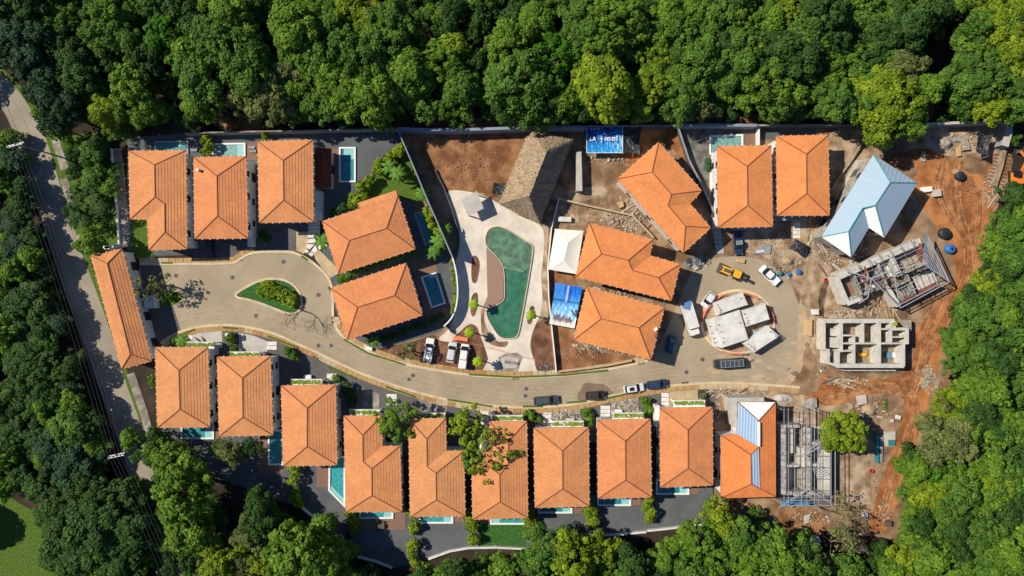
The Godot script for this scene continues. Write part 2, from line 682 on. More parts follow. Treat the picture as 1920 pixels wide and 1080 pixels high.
# ------------------------------------------------------------------ vehicles
func rrect(y: float, z0: float, z1: float, w: float, r: float, w1 := -1.0) -> PackedVector3Array:   # a rounded outline, z along the car
	var p := PackedVector3Array()
	var hw := w * 0.5
	var hv := (w if w1 < 0 else w1) * 0.5
	for q in 4:
		var cx: float = [hw - r, -(hw - r), -(hv - r), hv - r][q]
		var cz: float = [z1 - r, z1 - r, z0 + r, z0 + r][q]
		for k in 4:
			var t: float = PI * 0.5 * (q + k / 3.0)
			p.append(Vector3(cx + cos(t) * r, y, cz + sin(t) * r))
	return p

func vehicle(label: String, style: String, f: Array, r: Array, col: Color, category := "car", opt := {}) -> Node3D:   # f, r: front and rear ends
	var h: float = opt.get("h", 1.65)
	var a := P(f[0], f[1], 0.9)
	var b := P(r[0], r[1], 0.9)
	var o := thing(opt.get("called", "parked_" + category.replace(" ", "_")), label, category, Vector3((a.x + b.x) / 2, 0, (a.z + b.z) / 2), opt.get("group", ""))
	o.basis = turned(a - b)
	var L := a.distance_to(b)
	var w: float = opt.get("w", 1.9)
	var z0 := -L / 2
	var z1 := L / 2
	var key := "paint_" + col.to_html(false)
	var paint := mat(key, col, 0.3)
	paint.metallic_specular = 0.5
	paint.clearcoat_enabled = true
	paint.clearcoat = 0.6
	var body := MB.new()
	var bw := w * 0.97
	var belt := h * 0.6
	var hood: float = z1 - L * opt.get("hood", 0.26)
	var tail: float = z0 + L * opt.get("tail", 0.06)
	if style == "pickup":
		tail = z0 + L * 0.36
	if style == "minibus" or style == "van":
		hood = z1 - L * 0.05
		belt = h * 0.5
	body.loft([rrect(0.3, z0 + 0.08, z1 - 0.1, bw * 0.9, 0.3), rrect(0.5, z0, z1, bw, 0.34), rrect(belt * 0.8, z0, z1 - 0.05, bw, 0.36), rrect(belt * (0.92 if style != "pickup" else 0.84), (z0 if style != "pickup" else tail - 0.1) + 0.05, z1 - 0.2, bw * 0.96, 0.36), rrect(belt, (z0 if style != "pickup" else tail - 0.1) + 0.08, hood + 0.25, bw * 0.94, 0.3)])
	build("body", body, paint, o)
	var cab := MB.new()
	var rz1: float = hood - L * (0.13 if style != "minibus" and style != "van" else 0.05)
	var rz0: float = tail + L * (0.09 if style != "pickup" else 0.03)
	cab.loft([rrect(belt - 0.02, tail, hood + 0.2, bw * 0.92, 0.25), rrect(h - 0.1, rz0 - 0.08, rz1 + 0.08, bw * 0.78, 0.22)])
	build("windows", cab, mats.car_glass, o)
	var roof := MB.new()
	roof.loft([rrect(h - 0.12, rz0 - 0.06, rz1 + 0.06, bw * 0.8, 0.22), rrect(h - 0.04, rz0, rz1, bw * 0.76, 0.22), rrect(h, rz0 + 0.15, rz1 - 0.15, bw * 0.6, 0.2)])
	build("roof", roof, paint, o)
	if opt.has("sunroof"):
		var s := MB.new()
		s.box(Vector3(0, h + 0.01, (rz0 + rz1) / 2), Vector3(bw * 0.45, 0.03, (rz1 - rz0) * 0.5))
		build("sunroof", s, mats.car_glass, o)
	if opt.has("rack"):
		for k in 6:
			var s := MB.new()
			s.box(Vector3(0, h + 0.08, lerpf(rz0 + 0.2, rz1 - 0.2, k / 5.0)), Vector3(bw * 0.72, 0.05, 0.09))
			build("roof_bar", s, mats[opt.rack], o)
		for sx in [-1, 1]:
			var s := MB.new()
			s.box(Vector3(sx * bw * 0.36, h + 0.06, (rz0 + rz1) / 2), Vector3(0.06, 0.06, rz1 - rz0 - 0.2))
			build("roof_rail", s, mats[opt.rack], o)
	if style == "pickup":
		var bed := MB.new()
		var bl := tail - 0.12 - z0
		bed.box(Vector3(0, belt * 0.72, z0 + bl / 2), Vector3(bw * 0.8, 0.06, bl - 0.1))
		build("bed_floor", bed, mats[opt.get("load", "dark_plastic")], o)
		var sides := MB.new()
		for s in [-1, 1]:
			sides.box(Vector3(s * bw * 0.44, belt * 0.86, z0 + bl / 2), Vector3(bw * 0.1, belt * 0.36, bl))
		sides.box(Vector3(0, belt * 0.86, z0 + 0.06), Vector3(bw * 0.78, belt * 0.36, 0.1))
		build("bed_side", sides, paint, o)
	if opt.has("canopy"):
		var s := MB.new()
		var zc := tail + 0.1
		s.loft([rrect(belt, z0 + 0.05, zc, bw * 0.92, 0.15), rrect(h + 0.1, z0 + 0.15, zc - 0.1, bw * 0.84, 0.15)])
		build("bed_canopy", s, paint, o)
	for s in [-1, 1]:
		for e in [z1 - L * 0.19, z0 + L * 0.2]:
			var wh := node("wheel", texs.wheel, mats.tyre, o, Vector3(s * (w / 2 - 0.14), 0.34, e))
			node("rim", texs.rim, mats.rim, wh)
		for e in [[z1 - 0.14, "headlight", "lamp_clear"], [z0 + 0.06, "taillight", "lamp_red"]]:
			var lb := MB.new()
			lb.box(Vector3(s * bw * 0.36, belt * 0.72, e[0]), Vector3(0.34, 0.16, 0.2))
			build(e[1], lb, mats[e[2]], o)
		var mr := MB.new()
		mr.box(Vector3(s * (w / 2 + 0.08), belt + 0.08, hood - 0.1), Vector3(0.22, 0.16, 0.14))
		build("mirror", mr, paint, o)
	return o

# ------------------------------------------------------------------ small things
func pool(called: String, label: String, pts: Array, opt := {}) -> Node3D:
	var pl := poly(pts)
	var mid := Vector2.ZERO
	for q in pl:
		mid += q / float(pl.size())
	for i in pl.size():
		pl[i] -= mid
	var o := thing(called, label, "swimming pool", Vector3(mid.x, 0, mid.y), opt.get("group", "villa pools"))
	var inner: PackedVector2Array = Geometry2D.offset_polygon(pl, -opt.get("rim", 0.38))[0]
	var cb := MB.new()
	for i in pl.size():
		var j := (i + 1) % pl.size()
		var near := [0, 0]
		for q in inner.size():
			if inner[q].distance_to(pl[i]) < inner[near[0]].distance_to(pl[i]):
				near[0] = q
			if inner[q].distance_to(pl[j]) < inner[near[1]].distance_to(pl[j]):
				near[1] = q
		cb.prism(PackedVector2Array([pl[i], pl[j], inner[near[1]], inner[near[0]]]), 0.05, 0.3, Color.WHITE, 1)
	build("coping", cb, mats[opt.get("cm", "coping")], o)
	var fb := MB.new()
	fb.flat(inner, 0.06)
	build("basin", fb, mats[opt.get("floor", "pool_floor")], o)
	if opt.has("shelf"):
		var s: Array = opt.shelf
		var sp := poly(s)
		for i in sp.size():
			sp[i] -= mid
		for part in Geometry2D.intersect_polygons(sp, inner):
			var sb := MB.new()
			sb.prism(part, 0.06, 0.14)
			build("shallow_shelf", sb, mats[opt.get("shelf_mat", "pool_shelf")], o)
	var wb := MB.new()
	wb.flat(inner, 0.22)
	build("water", wb, mats[opt.get("water", "water")], o)
	return o

func rubble(label: String, px: float, py: float, rx: float, ry: float, n: int, cols: Array, big := 0.5, called := "rubble") -> void:
	var mb := MB.new()
	var at := P(px, py)
	for i in n:
		var a := rng.randf() * TAU
		var q := sqrt(rng.randf())
		var s := big * (0.18 + 0.9 * pow(rng.randf(), 2.5))
		var c: Color = cols[rng.randi() % cols.size()]
		mb.box(Vector3(cos(a) * q * rx / S, s * 0.15 + (1 - q) * 0.3, sin(a) * q * ry / S), Vector3(s * rng.randf_range(0.5, 1.6), s * 0.45, s), Basis(Vector3.UP, rng.randf() * TAU) * Basis(Vector3.RIGHT, rng.randf_range(-0.4, 0.4)), c * rng.randf_range(0.75, 1.1))
	tag(build(called, mb, mats.mixed, self, at), label, called.replace("_", " "), "", "stuff")

func mound(label: String, called: String, px: float, py: float, rx: float, ry: float, h: float, m: Material) -> void:
	var mb := MB.new()
	var at := P(px, py)
	var rings := 7
	var seg := 26
	var f := FastNoiseLite.new()
	f.seed = int(px)
	f.frequency = 0.35
	var pt := func(i: int, k: int) -> Vector3:
		var q := float(i) / rings
		var a := TAU * k / seg
		var x := cos(a) * q * rx / S * (1 + 0.22 * f.get_noise_2d(cos(a) * 4, sin(a) * 4 + 9))
		var z := sin(a) * q * ry / S * (1 + 0.22 * f.get_noise_2d(cos(a) * 4 + 5, sin(a) * 4))
		return Vector3(x, h * (0.5 + 0.5 * cos(PI * q)) * (1 + 0.35 * f.get_noise_2d(x * 2, z * 2)) + 0.02, z)
	for i in rings:
		for k in seg:
			mb.quad(pt.call(i, k), pt.call(i, k + 1), pt.call(i + 1, k + 1), pt.call(i + 1, k), Color.WHITE, Vector3.UP)
	var o := build(called, mb, m, self, at)
	tag(o, label, "heap")

func boxes(called: String, label: String, category: String, pts: Array, h: float, y0: float, m: Material, group := "") -> MeshInstance3D:   # an upright solid over an outline at its top
	var pl := poly(pts, y0 + h)
	var mid := Vector2.ZERO
	for q in pl:
		mid += q / float(pl.size())
	for i in pl.size():
		pl[i] -= mid
	var mb := MB.new()
	mb.prism(pl, y0, y0 + h)
	var o := build(called, mb, m, self, Vector3(mid.x, 0, mid.y))
	tag(o, label, category, group)
	return o

# ------------------------------------------------------------------ the scene
func _ready() -> void:
	rng.seed = 20240611
	hue.seed = 4
	hue.frequency = 0.02
	var cam := Camera3D.new()
	cam.name = "camera"
	cam.position = Vector3(0, CH, 0)
	cam.rotation_degrees = Vector3(-90, 0, 0)
	cam.fov = rad_to_deg(2.0 * atan(540.0 / S / CH))
	cam.near = 1.0
	cam.far = 1500.0
	add_child(cam)
	cam.current = true
	var sky := ProceduralSkyMaterial.new()
	sky.sky_top_color = Color(0.31, 0.43, 0.62)
	sky.sky_horizon_color = Color(0.66, 0.72, 0.79)
	sky.sky_curve = 0.12
	sky.ground_bottom_color = Color(0.16, 0.17, 0.12)
	sky.ground_horizon_color = Color(0.45, 0.47, 0.45)
	sky.sky_energy_multiplier = 0.85
	sky.ground_energy_multiplier = 0.62
	var env := Environment.new()
	env.background_mode = Environment.BG_SKY
	env.sky = Sky.new()
	env.sky.sky_material = sky
	env.tonemap_mode = Environment.TONE_MAPPER_LINEAR
	env.tonemap_exposure = 1.12
	env.sdfgi_enabled = true
	env.ssao_enabled = true
	env.ssil_enabled = true
	var we := WorldEnvironment.new()
	we.name = "world_environment"
	we.environment = env
	add_child(we)
	var sun := DirectionalLight3D.new()
	sun.name = "sun"
	sun.light_color = Color(1.0, 0.955, 0.88)
	sun.light_energy = 1.55
	sun.light_angular_distance = 0.5
	sun.shadow_enabled = true
	sun.basis = Basis.looking_at(SUN.normalized(), Vector3.UP)
	add_child(sun)
	materials()
	ground()
	roads()
	garden()
	houses()
	community()
	works()
	cars()
	vegetation()
	details()

func materials() -> void:
	noise_tex("soft", 0.006, Color(0.90, 0.90, 0.90), Color(1, 1, 1), 6)
	noise_tex("strong", 0.0045, Color(0.72, 0.70, 0.68), Color(1, 1, 1), 7, 1024)
	noise_tex("fine", 0.06, Color(0.86, 0.86, 0.855), Color(1, 1, 1), 4)
	noise_tex("soil", 0.004, Color(0.70, 0.64, 0.58), Color(1, 1, 1), 8, 1024)
	noise_tex("grass", 0.03, Color(0.66, 0.72, 0.5), Color(1, 1, 0.95), 5)
	noise_tex("algae", 0.008, Color(0.72, 0.80, 0.78), Color(1, 1, 1), 5)  # mottle; on villa pool floors it stands for caustic light
	var C := func(r, g, b) -> Color: return lin(r, g, b)
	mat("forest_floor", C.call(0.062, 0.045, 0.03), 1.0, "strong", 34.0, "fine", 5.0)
	mat("soil", C.call(0.43, 0.29, 0.18), 1.0, "soil", 27.0, "fine", 4.0)
	mat("pale_soil", C.call(0.56, 0.43, 0.30), 1.0, "soil", 19.0, "fine", 3.0)
	mat("red_soil", C.call(0.42, 0.215, 0.10), 1.0, "soil", 23.0, "fine", 4.0)
	mat("dark_soil", C.call(0.27, 0.14, 0.085), 1.0, "soil", 17.0, "fine", 3.0)
	mat("orange_soil", C.call(0.59, 0.25, 0.088), 1.0, "soil", 31.0, "fine", 3.0)
	mat("rut_light", C.call(0.62, 0.32, 0.15), 1.0, "soil", 13.0, "fine", 3.0)
	mat("rut_dark", C.call(0.46, 0.195, 0.075), 1.0, "soil", 13.0, "fine", 3.0)
	mat("paver", C.call(0.47, 0.385, 0.265), 0.9, "soft", 37.0, "fine", 2.3)
	mat("mud_film", C.call(0.50, 0.37, 0.235), 0.95, "soft", 9.0)
	mat("asphalt", C.call(0.40, 0.35, 0.275), 0.9, "soft", 29.0, "fine", 3.1)
	mat("seam", C.call(0.17, 0.15, 0.125), 0.9)
	mat("kerb", C.call(0.66, 0.53, 0.36), 0.9, "soft", 9.0)
	mat("walk_sand", C.call(0.56, 0.36, 0.16), 0.9, "soft", 7.0, "fine", 2.0)
	mat("walk_pale", C.call(0.63, 0.49, 0.30), 0.9, "soft", 7.0, "fine", 2.0)
	mat("walk_ochre", C.call(0.50, 0.29, 0.11), 0.9, "soft", 7.0, "fine", 2.0)
	mat("concrete", C.call(0.46, 0.43, 0.38), 0.9, "strong", 15.0, "fine", 2.0)
	mat("pale_concrete", C.call(0.62, 0.59, 0.54), 0.9, "soft", 11.0, "fine", 2.0)
	mat("white_slab", C.call(0.78, 0.75, 0.70), 0.8, "soft", 5.0)
	mat("plaza", C.call(0.86, 0.775, 0.665), 0.85, "soft", 14.0, "fine", 1.3)
	mat("gravel", C.call(0.135, 0.15, 0.162), 1.0, "soft", 18.0, "fine", 2.0)
	mat("dark_drive", C.call(0.15, 0.145, 0.145), 0.95, "soft", 14.0, "fine", 2.0)
	mat("plaza_deck", C.call(0.40, 0.255, 0.19), 0.8, "fine", 2.0)
	mat("tyre_trace", C.call(0.40, 0.325, 0.222), 0.9, "soft", 9.0)
	mat("decking", C.call(0.27, 0.155, 0.11), 0.8, "fine", 2.0)
	mat("lawn", C.call(0.125, 0.215, 0.028), 1.0, "grass", 8.0, "fine", 1.6)
	mat("turf", C.call(0.06, 0.19, 0.045), 1.0, "grass", 11.0, "fine", 1.6)
	mat("white_wall", C.call(0.76, 0.76, 0.75), 0.85, "soft", 7.0)
	mat("grey_wall", C.call(0.36, 0.37, 0.38), 0.9, "soft", 7.0, "fine", 2.0)
	mat("fence_dark", C.call(0.09, 0.10, 0.12), 0.85, "soft", 7.0)
	mat("wall_blue_grey", C.call(0.26, 0.31, 0.39), 0.9, "soft", 9.0)  # blue of the reflected sky put into the wall colour
	mat("coping", C.call(0.80, 0.80, 0.78), 0.6)
	mat("grey_coping", C.call(0.30, 0.34, 0.36), 0.7)
	mat("white_paint", C.call(0.80, 0.80, 0.79), 0.6)
	mat("fascia", C.call(0.10, 0.055, 0.035), 0.8)
	mat("eave_board", C.call(0.30, 0.11, 0.055), 0.85)
	vmat("tile", Color.WHITE, 0.88)
	vmat("ridge", C.call(0.26, 0.095, 0.045), 0.9)  # mortar brown, darkened for the shadow each cap throws
	vmat("teal", C.call(0.06, 0.33, 0.32), 0.5)
	vmat("zinc", C.call(0.36, 0.49, 0.62), 0.55)
	vmat("white_metal", C.call(0.84, 0.85, 0.86), 0.5)
	vmat("lath_metal", C.call(0.62, 0.72, 0.82), 0.5)
	vmat("bark", C.call(0.16, 0.125, 0.09), 1.0)
	vmat("mixed", Color.WHITE, 0.9)
	mat("bronze", C.call(0.06, 0.055, 0.05), 0.5)
	mat("pane", C.call(0.03, 0.04, 0.05), 0.08)
	mat("car_glass", C.call(0.015, 0.02, 0.028), 0.08)
	mat("tyre", C.call(0.02, 0.02, 0.02), 0.9)
	mat("rim", C.call(0.5, 0.5, 0.52), 0.35)
	mats.rim.metallic = 0.8
	mat("lamp_clear", C.call(0.75, 0.77, 0.8), 0.15)
	mat("lamp_red", C.call(0.5, 0.02, 0.02), 0.25)
	mat("dark_plastic", C.call(0.035, 0.035, 0.04), 0.7)
	mat("brown_load", C.call(0.22, 0.10, 0.06), 1.0)
	mat("grey_load", C.call(0.25, 0.23, 0.21), 1.0)
	mat("steel", C.call(0.46, 0.50, 0.56), 0.45)
	mats.steel.metallic = 0.3
	mat("red_oxide", C.call(0.28, 0.09, 0.06), 0.7)
	mat("blue_steel", C.call(0.10, 0.24, 0.42), 0.5)
	mat("block", C.call(0.58, 0.56, 0.52), 0.95, "strong", 6.0, "fine", 1.5)
	mat("shell", C.call(0.70, 0.68, 0.62), 0.95, "soft", 6.0, "fine", 1.5)
	mat("floor_screed", C.call(0.48, 0.38, 0.26), 0.95, "strong", 9.0, "fine", 1.5)
	mat("timber", C.call(0.58, 0.40, 0.21), 0.9, "soft", 2.0)
	mat("grey_timber", C.call(0.46, 0.42, 0.36), 0.9, "strong", 3.0)
	mat("orange_mesh", C.call(0.72, 0.22, 0.11), 0.9)
	mat("black_sheet", C.call(0.022, 0.026, 0.034), 0.55)
	mat("canvas", C.call(0.80, 0.78, 0.73), 0.85)
	mat("box_white", C.call(0.75, 0.745, 0.72), 0.55, "soft", 9.0)
	mat("blue_plastic", C.call(0.03, 0.16, 0.48), 0.4)
	mat("red_plastic", C.call(0.5, 0.03, 0.03), 0.5)
	mat("teal_plastic", C.call(0.03, 0.22, 0.24), 0.5)
	mat("yellow_paint", C.call(0.80, 0.42, 0.02), 0.4)
	mat("orange_paint", C.call(0.75, 0.22, 0.03), 0.45)
	mat("iron", C.call(0.10, 0.085, 0.075), 0.8)
	mat("cable", C.call(0.09, 0.09, 0.09), 0.6)
	mat("pole", C.call(0.30, 0.29, 0.27), 0.9)
	mat("pool_floor", C.call(0.05, 0.46, 0.50), 0.5, "algae", 3.0)  # the mottle paints caustic light into this and the next two floors
	mat("pool_deep", C.call(0.025, 0.29, 0.36), 0.5, "algae", 3.0)
	mat("pool_pale", C.call(0.34, 0.55, 0.52), 0.5, "algae", 3.0)
	mat("pool_shelf", C.call(0.36, 0.72, 0.72), 0.5)
	mat("algae_floor", C.call(0.06, 0.25, 0.145), 0.6, "algae", 9.0)
	mat("algae_pale", C.call(0.20, 0.38, 0.25), 0.6, "strong", 11.0)
	for k in [["water", C.call(0.03, 0.25, 0.30), 0.12], ["green_water", C.call(0.02, 0.14, 0.08), 0.16]]:
		var w := mat(k[0], Color(k[1].r, k[1].g, k[1].b, k[2]), 0.04)
		w.normal_enabled = true
		w.normal_texture = noise_tex("ripple", 0.02, Color.BLACK, Color.WHITE, 3, 512, false, true)
		w.normal_scale = 0.5
		w.uv1_triplanar = true
		w.uv1_world_triplanar = true
		w.uv1_scale = Vector3.ONE / 5.0
		w.transparency = BaseMaterial3D.TRANSPARENCY_ALPHA
	var thatch := mat("thatch", C.call(0.44, 0.345, 0.235), 1.0)
	thatch.vertex_color_use_as_albedo = true
	# leaf tones, from cool dark to yellow; in the west 0 and 1 stand for dimmer light; 5 is greyish olive, 6 vivid, 7 banana leaf
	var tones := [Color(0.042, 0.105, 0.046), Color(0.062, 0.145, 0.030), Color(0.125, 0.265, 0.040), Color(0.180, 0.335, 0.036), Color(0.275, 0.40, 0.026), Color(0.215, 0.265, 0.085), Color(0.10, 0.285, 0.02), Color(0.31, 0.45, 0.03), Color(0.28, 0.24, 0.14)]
	for i in tones.size():
		var m := vmat("leaf_%d" % i, C.call(tones[i].r, tones[i].g, tones[i].b), 0.6)
		m.metallic_specular = 0.25
		m.backlight_enabled = true
		m.backlight = C.call(tones[i].r * 0.5, tones[i].g * 0.55, tones[i].b * 0.2)
	# meshes that many things share
	for k in [["", 1.3, 1.35], ["_tall", 1.9, 2.2]]:
		var fb := MB.new()
		for s in [-1, 1]:
			fb.box(Vector3(s * k[1] / 2, 0, 0.02), Vector3(0.09, k[2] + 0.09, 0.12))
			fb.box(Vector3(0, s * k[2] / 2, 0.02), Vector3(k[1] - 0.09, 0.09, 0.12))
		fb.box(Vector3(0, 0, 0.02), Vector3(0.06, k[2] - 0.09, 0.1))
		texs["mw" + k[0]] = fb.commit()
		var pb := MB.new()
		pb.box(Vector3(0, 0, 0.02), Vector3(k[1] - 0.08, k[2] - 0.08, 0.03))
		texs["mp" + k[0]] = pb.commit()
	var wl := MB.new()
	wl.lathe(Vector3.ZERO, [[0.1, -0.12], [0.3, -0.12], [0.34, -0.08], [0.34, 0.08], [0.3, 0.12], [0.1, 0.12]], 16)
	texs.wheel = turn_mesh(wl)
	var rm := MB.new()
	rm.lathe(Vector3.ZERO, [[0.2, -0.13], [0.22, 0.0], [0.2, 0.13]], 12)
	texs.rim = turn_mesh(rm)

func turn_mesh(mb: MB) -> ArrayMesh:   # the axis from y to x
	var b := Basis(Vector3.BACK, PI / 2)
	for i in mb.v.size():
		mb.v[i] = b * mb.v[i]
		mb.n[i] = b * mb.n[i]
	return mb.commit()

# ------------------------------------------------------------------ ground and roads
func ground() -> void:
	var g := MB.new()
	g.flat(PackedVector2Array([Vector2(-700, -700), Vector2(700, -700), Vector2(700, 700), Vector2(-700, 700)]), 0.0)
	tag(build("ground", g, mats.forest_floor), "", "", "", "structure")
	sheet("site_soil", ragged([745, 243, 1100, 243, 1270, 238, 1560, 240, 1690, 240, 1898, 232, 1898, 300, 1895, 345, 1862, 400, 1848, 470, 1838, 560, 1800, 640, 1788, 700, 1770, 770, 1738, 870, 1712, 985, 1690, 1012, 1560, 995, 1470, 1005, 1340, 950, 1340, 720, 1200, 690, 1040, 712, 860, 700, 700, 662, 700, 600, 760, 560], 2.0), 1, mats.soil)
	# patches of other earth
	for k in [
		["plot_soil", [778, 250, 985, 250, 960, 330, 925, 372, 900, 360, 840, 358, 815, 330], "red_soil"],
		["pale_plot", [1040, 385, 1170, 395, 1215, 430, 1160, 425, 1105, 415, 1080, 445, 1030, 425], "pale_soil"],
		["sandy_plot", [1055, 360, 1130, 350, 1140, 385, 1060, 372], "pale_soil"],
		["trench_soil", [1140, 240, 1270, 245, 1290, 290, 1320, 340, 1235, 262, 1180, 310], "orange_soil"],
		["verge_soil", [1016, 432, 1028, 425, 1026, 500, 1028, 600, 1040, 696, 1010, 696, 996, 645, 1012, 588, 1016, 520], "pale_soil"],
		["plot_red_soil", [1029, 515, 1080, 520, 1075, 640, 1200, 672, 1180, 680, 1043, 696, 1030, 600], "red_soil"],
		["builders_yard", [1395, 432, 1560, 410, 1600, 480, 1560, 520, 1545, 590, 1545, 700, 1512, 690, 1508, 600, 1490, 530, 1450, 490, 1390, 468], "pale_soil"],
		["concrete_spill", [1556, 520, 1590, 560, 1600, 600, 1545, 598, 1535, 550], "pale_soil"],
		["site_dust", [1310, 722, 1480, 728, 1540, 745, 1600, 760, 1560, 785, 1480, 770, 1380, 742, 1310, 745], "pale_soil"],
		["north_yard", [1560, 245, 1640, 250, 1640, 290, 1580, 340, 1560, 330], "pale_soil"],
		["corner_yard", [1740, 242, 1885, 238, 1880, 270, 1850, 285, 1760, 290, 1735, 270], "pale_soil"],
		["east_verge", [1850, 300, 1885, 285, 1885, 330, 1850, 350], "red_soil"],
		["hollow", [1463, 960, 1530, 955, 1550, 990, 1500, 1020, 1463, 1005], "red_soil"],
		["forest_path", [1722, 150, 1745, 150, 1755, 175, 1765, 215, 1752, 235, 1738, 232, 1730, 190], "red_soil"],
		["forest_edge", [430, 215, 485, 215, 485, 244, 420, 246], "red_soil"],
		["forest_edge", [840, 222, 1000, 225, 1000, 238, 790, 238, 700, 240], "dark_soil"],
		["forest_edge", [1330, 215, 1480, 218, 1480, 232, 1290, 234], "dark_soil"]]:
		sheet(k[0], ragged(curve(k[1], true, 4), 1.6), 2, mats[k[2]])
	# the dirt track that loops round the works
	sheet("dirt_track", ragged(curve([1700, 285, 1745, 280, 1800, 315, 1850, 335, 1868, 360, 1856, 420, 1842, 470, 1822, 540, 1790, 610, 1768, 660, 1750, 720, 1732, 780, 1708, 860, 1668, 985, 1632, 988, 1645, 925, 1672, 850, 1694, 780, 1690, 745, 1652, 738, 1600, 748, 1560, 762, 1515, 748, 1490, 722, 1500, 690, 1560, 706, 1640, 712, 1704, 692, 1716, 620, 1762, 575, 1792, 520, 1776, 450, 1748, 415, 1728, 385, 1705, 350, 1720, 320]), 2.2), 3, mats.orange_soil)
	var tr := [[1500, 708, 1560, 735, 1620, 728, 1680, 722, 1720, 700, 1742, 655, 1775, 605, 1812, 520, 1826, 450, 1835, 380, 1815, 330], [1540, 752, 1590, 738, 1650, 722, 1700, 728, 1715, 770, 1700, 830, 1672, 910, 1652, 980], [1770, 300, 1760, 350, 1778, 400, 1812, 450, 1815, 500], [1800, 300, 1790, 350, 1800, 410, 1822, 470], [1760, 560, 1735, 620, 1722, 690, 1705, 735, 1668, 735]]
	for t in tr:
		var lb := MB.new()
		var db := MB.new()
		for j in 8:
			var off := -9.0 + j * 2.5 + rng.randf_range(-0.8, 0.8)
			var q := []
			for i in range(0, t.size(), 2):
				q.append_array([t[i] + off + rng.randf_range(-1.2, 1.2), t[i + 1] + off * 0.35])
			var w := rng.randf_range(0.12, 0.5)
			line(curve(q, false, 6), w, 0.0205 + j * 0.0013, 0.0, lb if j % 2 else db)
		tag(build("wheel_rut", lb, mats.rut_light), "", "", "", "structure")
		tag(build("wheel_rut", db, mats.rut_dark), "", "", "", "structure")
	sheet("hard_standing", ragged([1572, 852, 1632, 848, 1634, 945, 1575, 948], 1.0), 4, mats.pale_soil)

const NORTH := [262, 497, 303, 497.5, 360, 497, 430, 496, 447, 491, 462, 481, 478, 476, 505, 474.5, 540, 474.5, 556, 478, 575, 487, 596, 503, 612, 520, 620, 540, 622, 565, 622, 595, 627, 612, 637, 628, 652, 641, 676, 655, 705, 668, 740, 680, 780, 689, 830, 698, 880, 705, 920, 708, 965, 710, 1010, 708.5, 1060, 706, 1110, 700, 1160, 691, 1200, 683, 1216, 678]
const SOUTH := [300, 641, 320, 628, 337, 620, 365, 612, 395, 608, 425, 607, 452, 609, 485, 615, 520, 625, 553, 640, 590, 656, 625, 673, 665, 692, 700, 706, 740, 720, 790, 735, 830, 745, 880, 754, 920, 758, 965, 761, 1010, 761, 1060, 757.5, 1105, 750, 1150, 739, 1200, 730, 1255, 721, 1310, 716.5, 1360, 715, 1420, 718, 1500, 724]

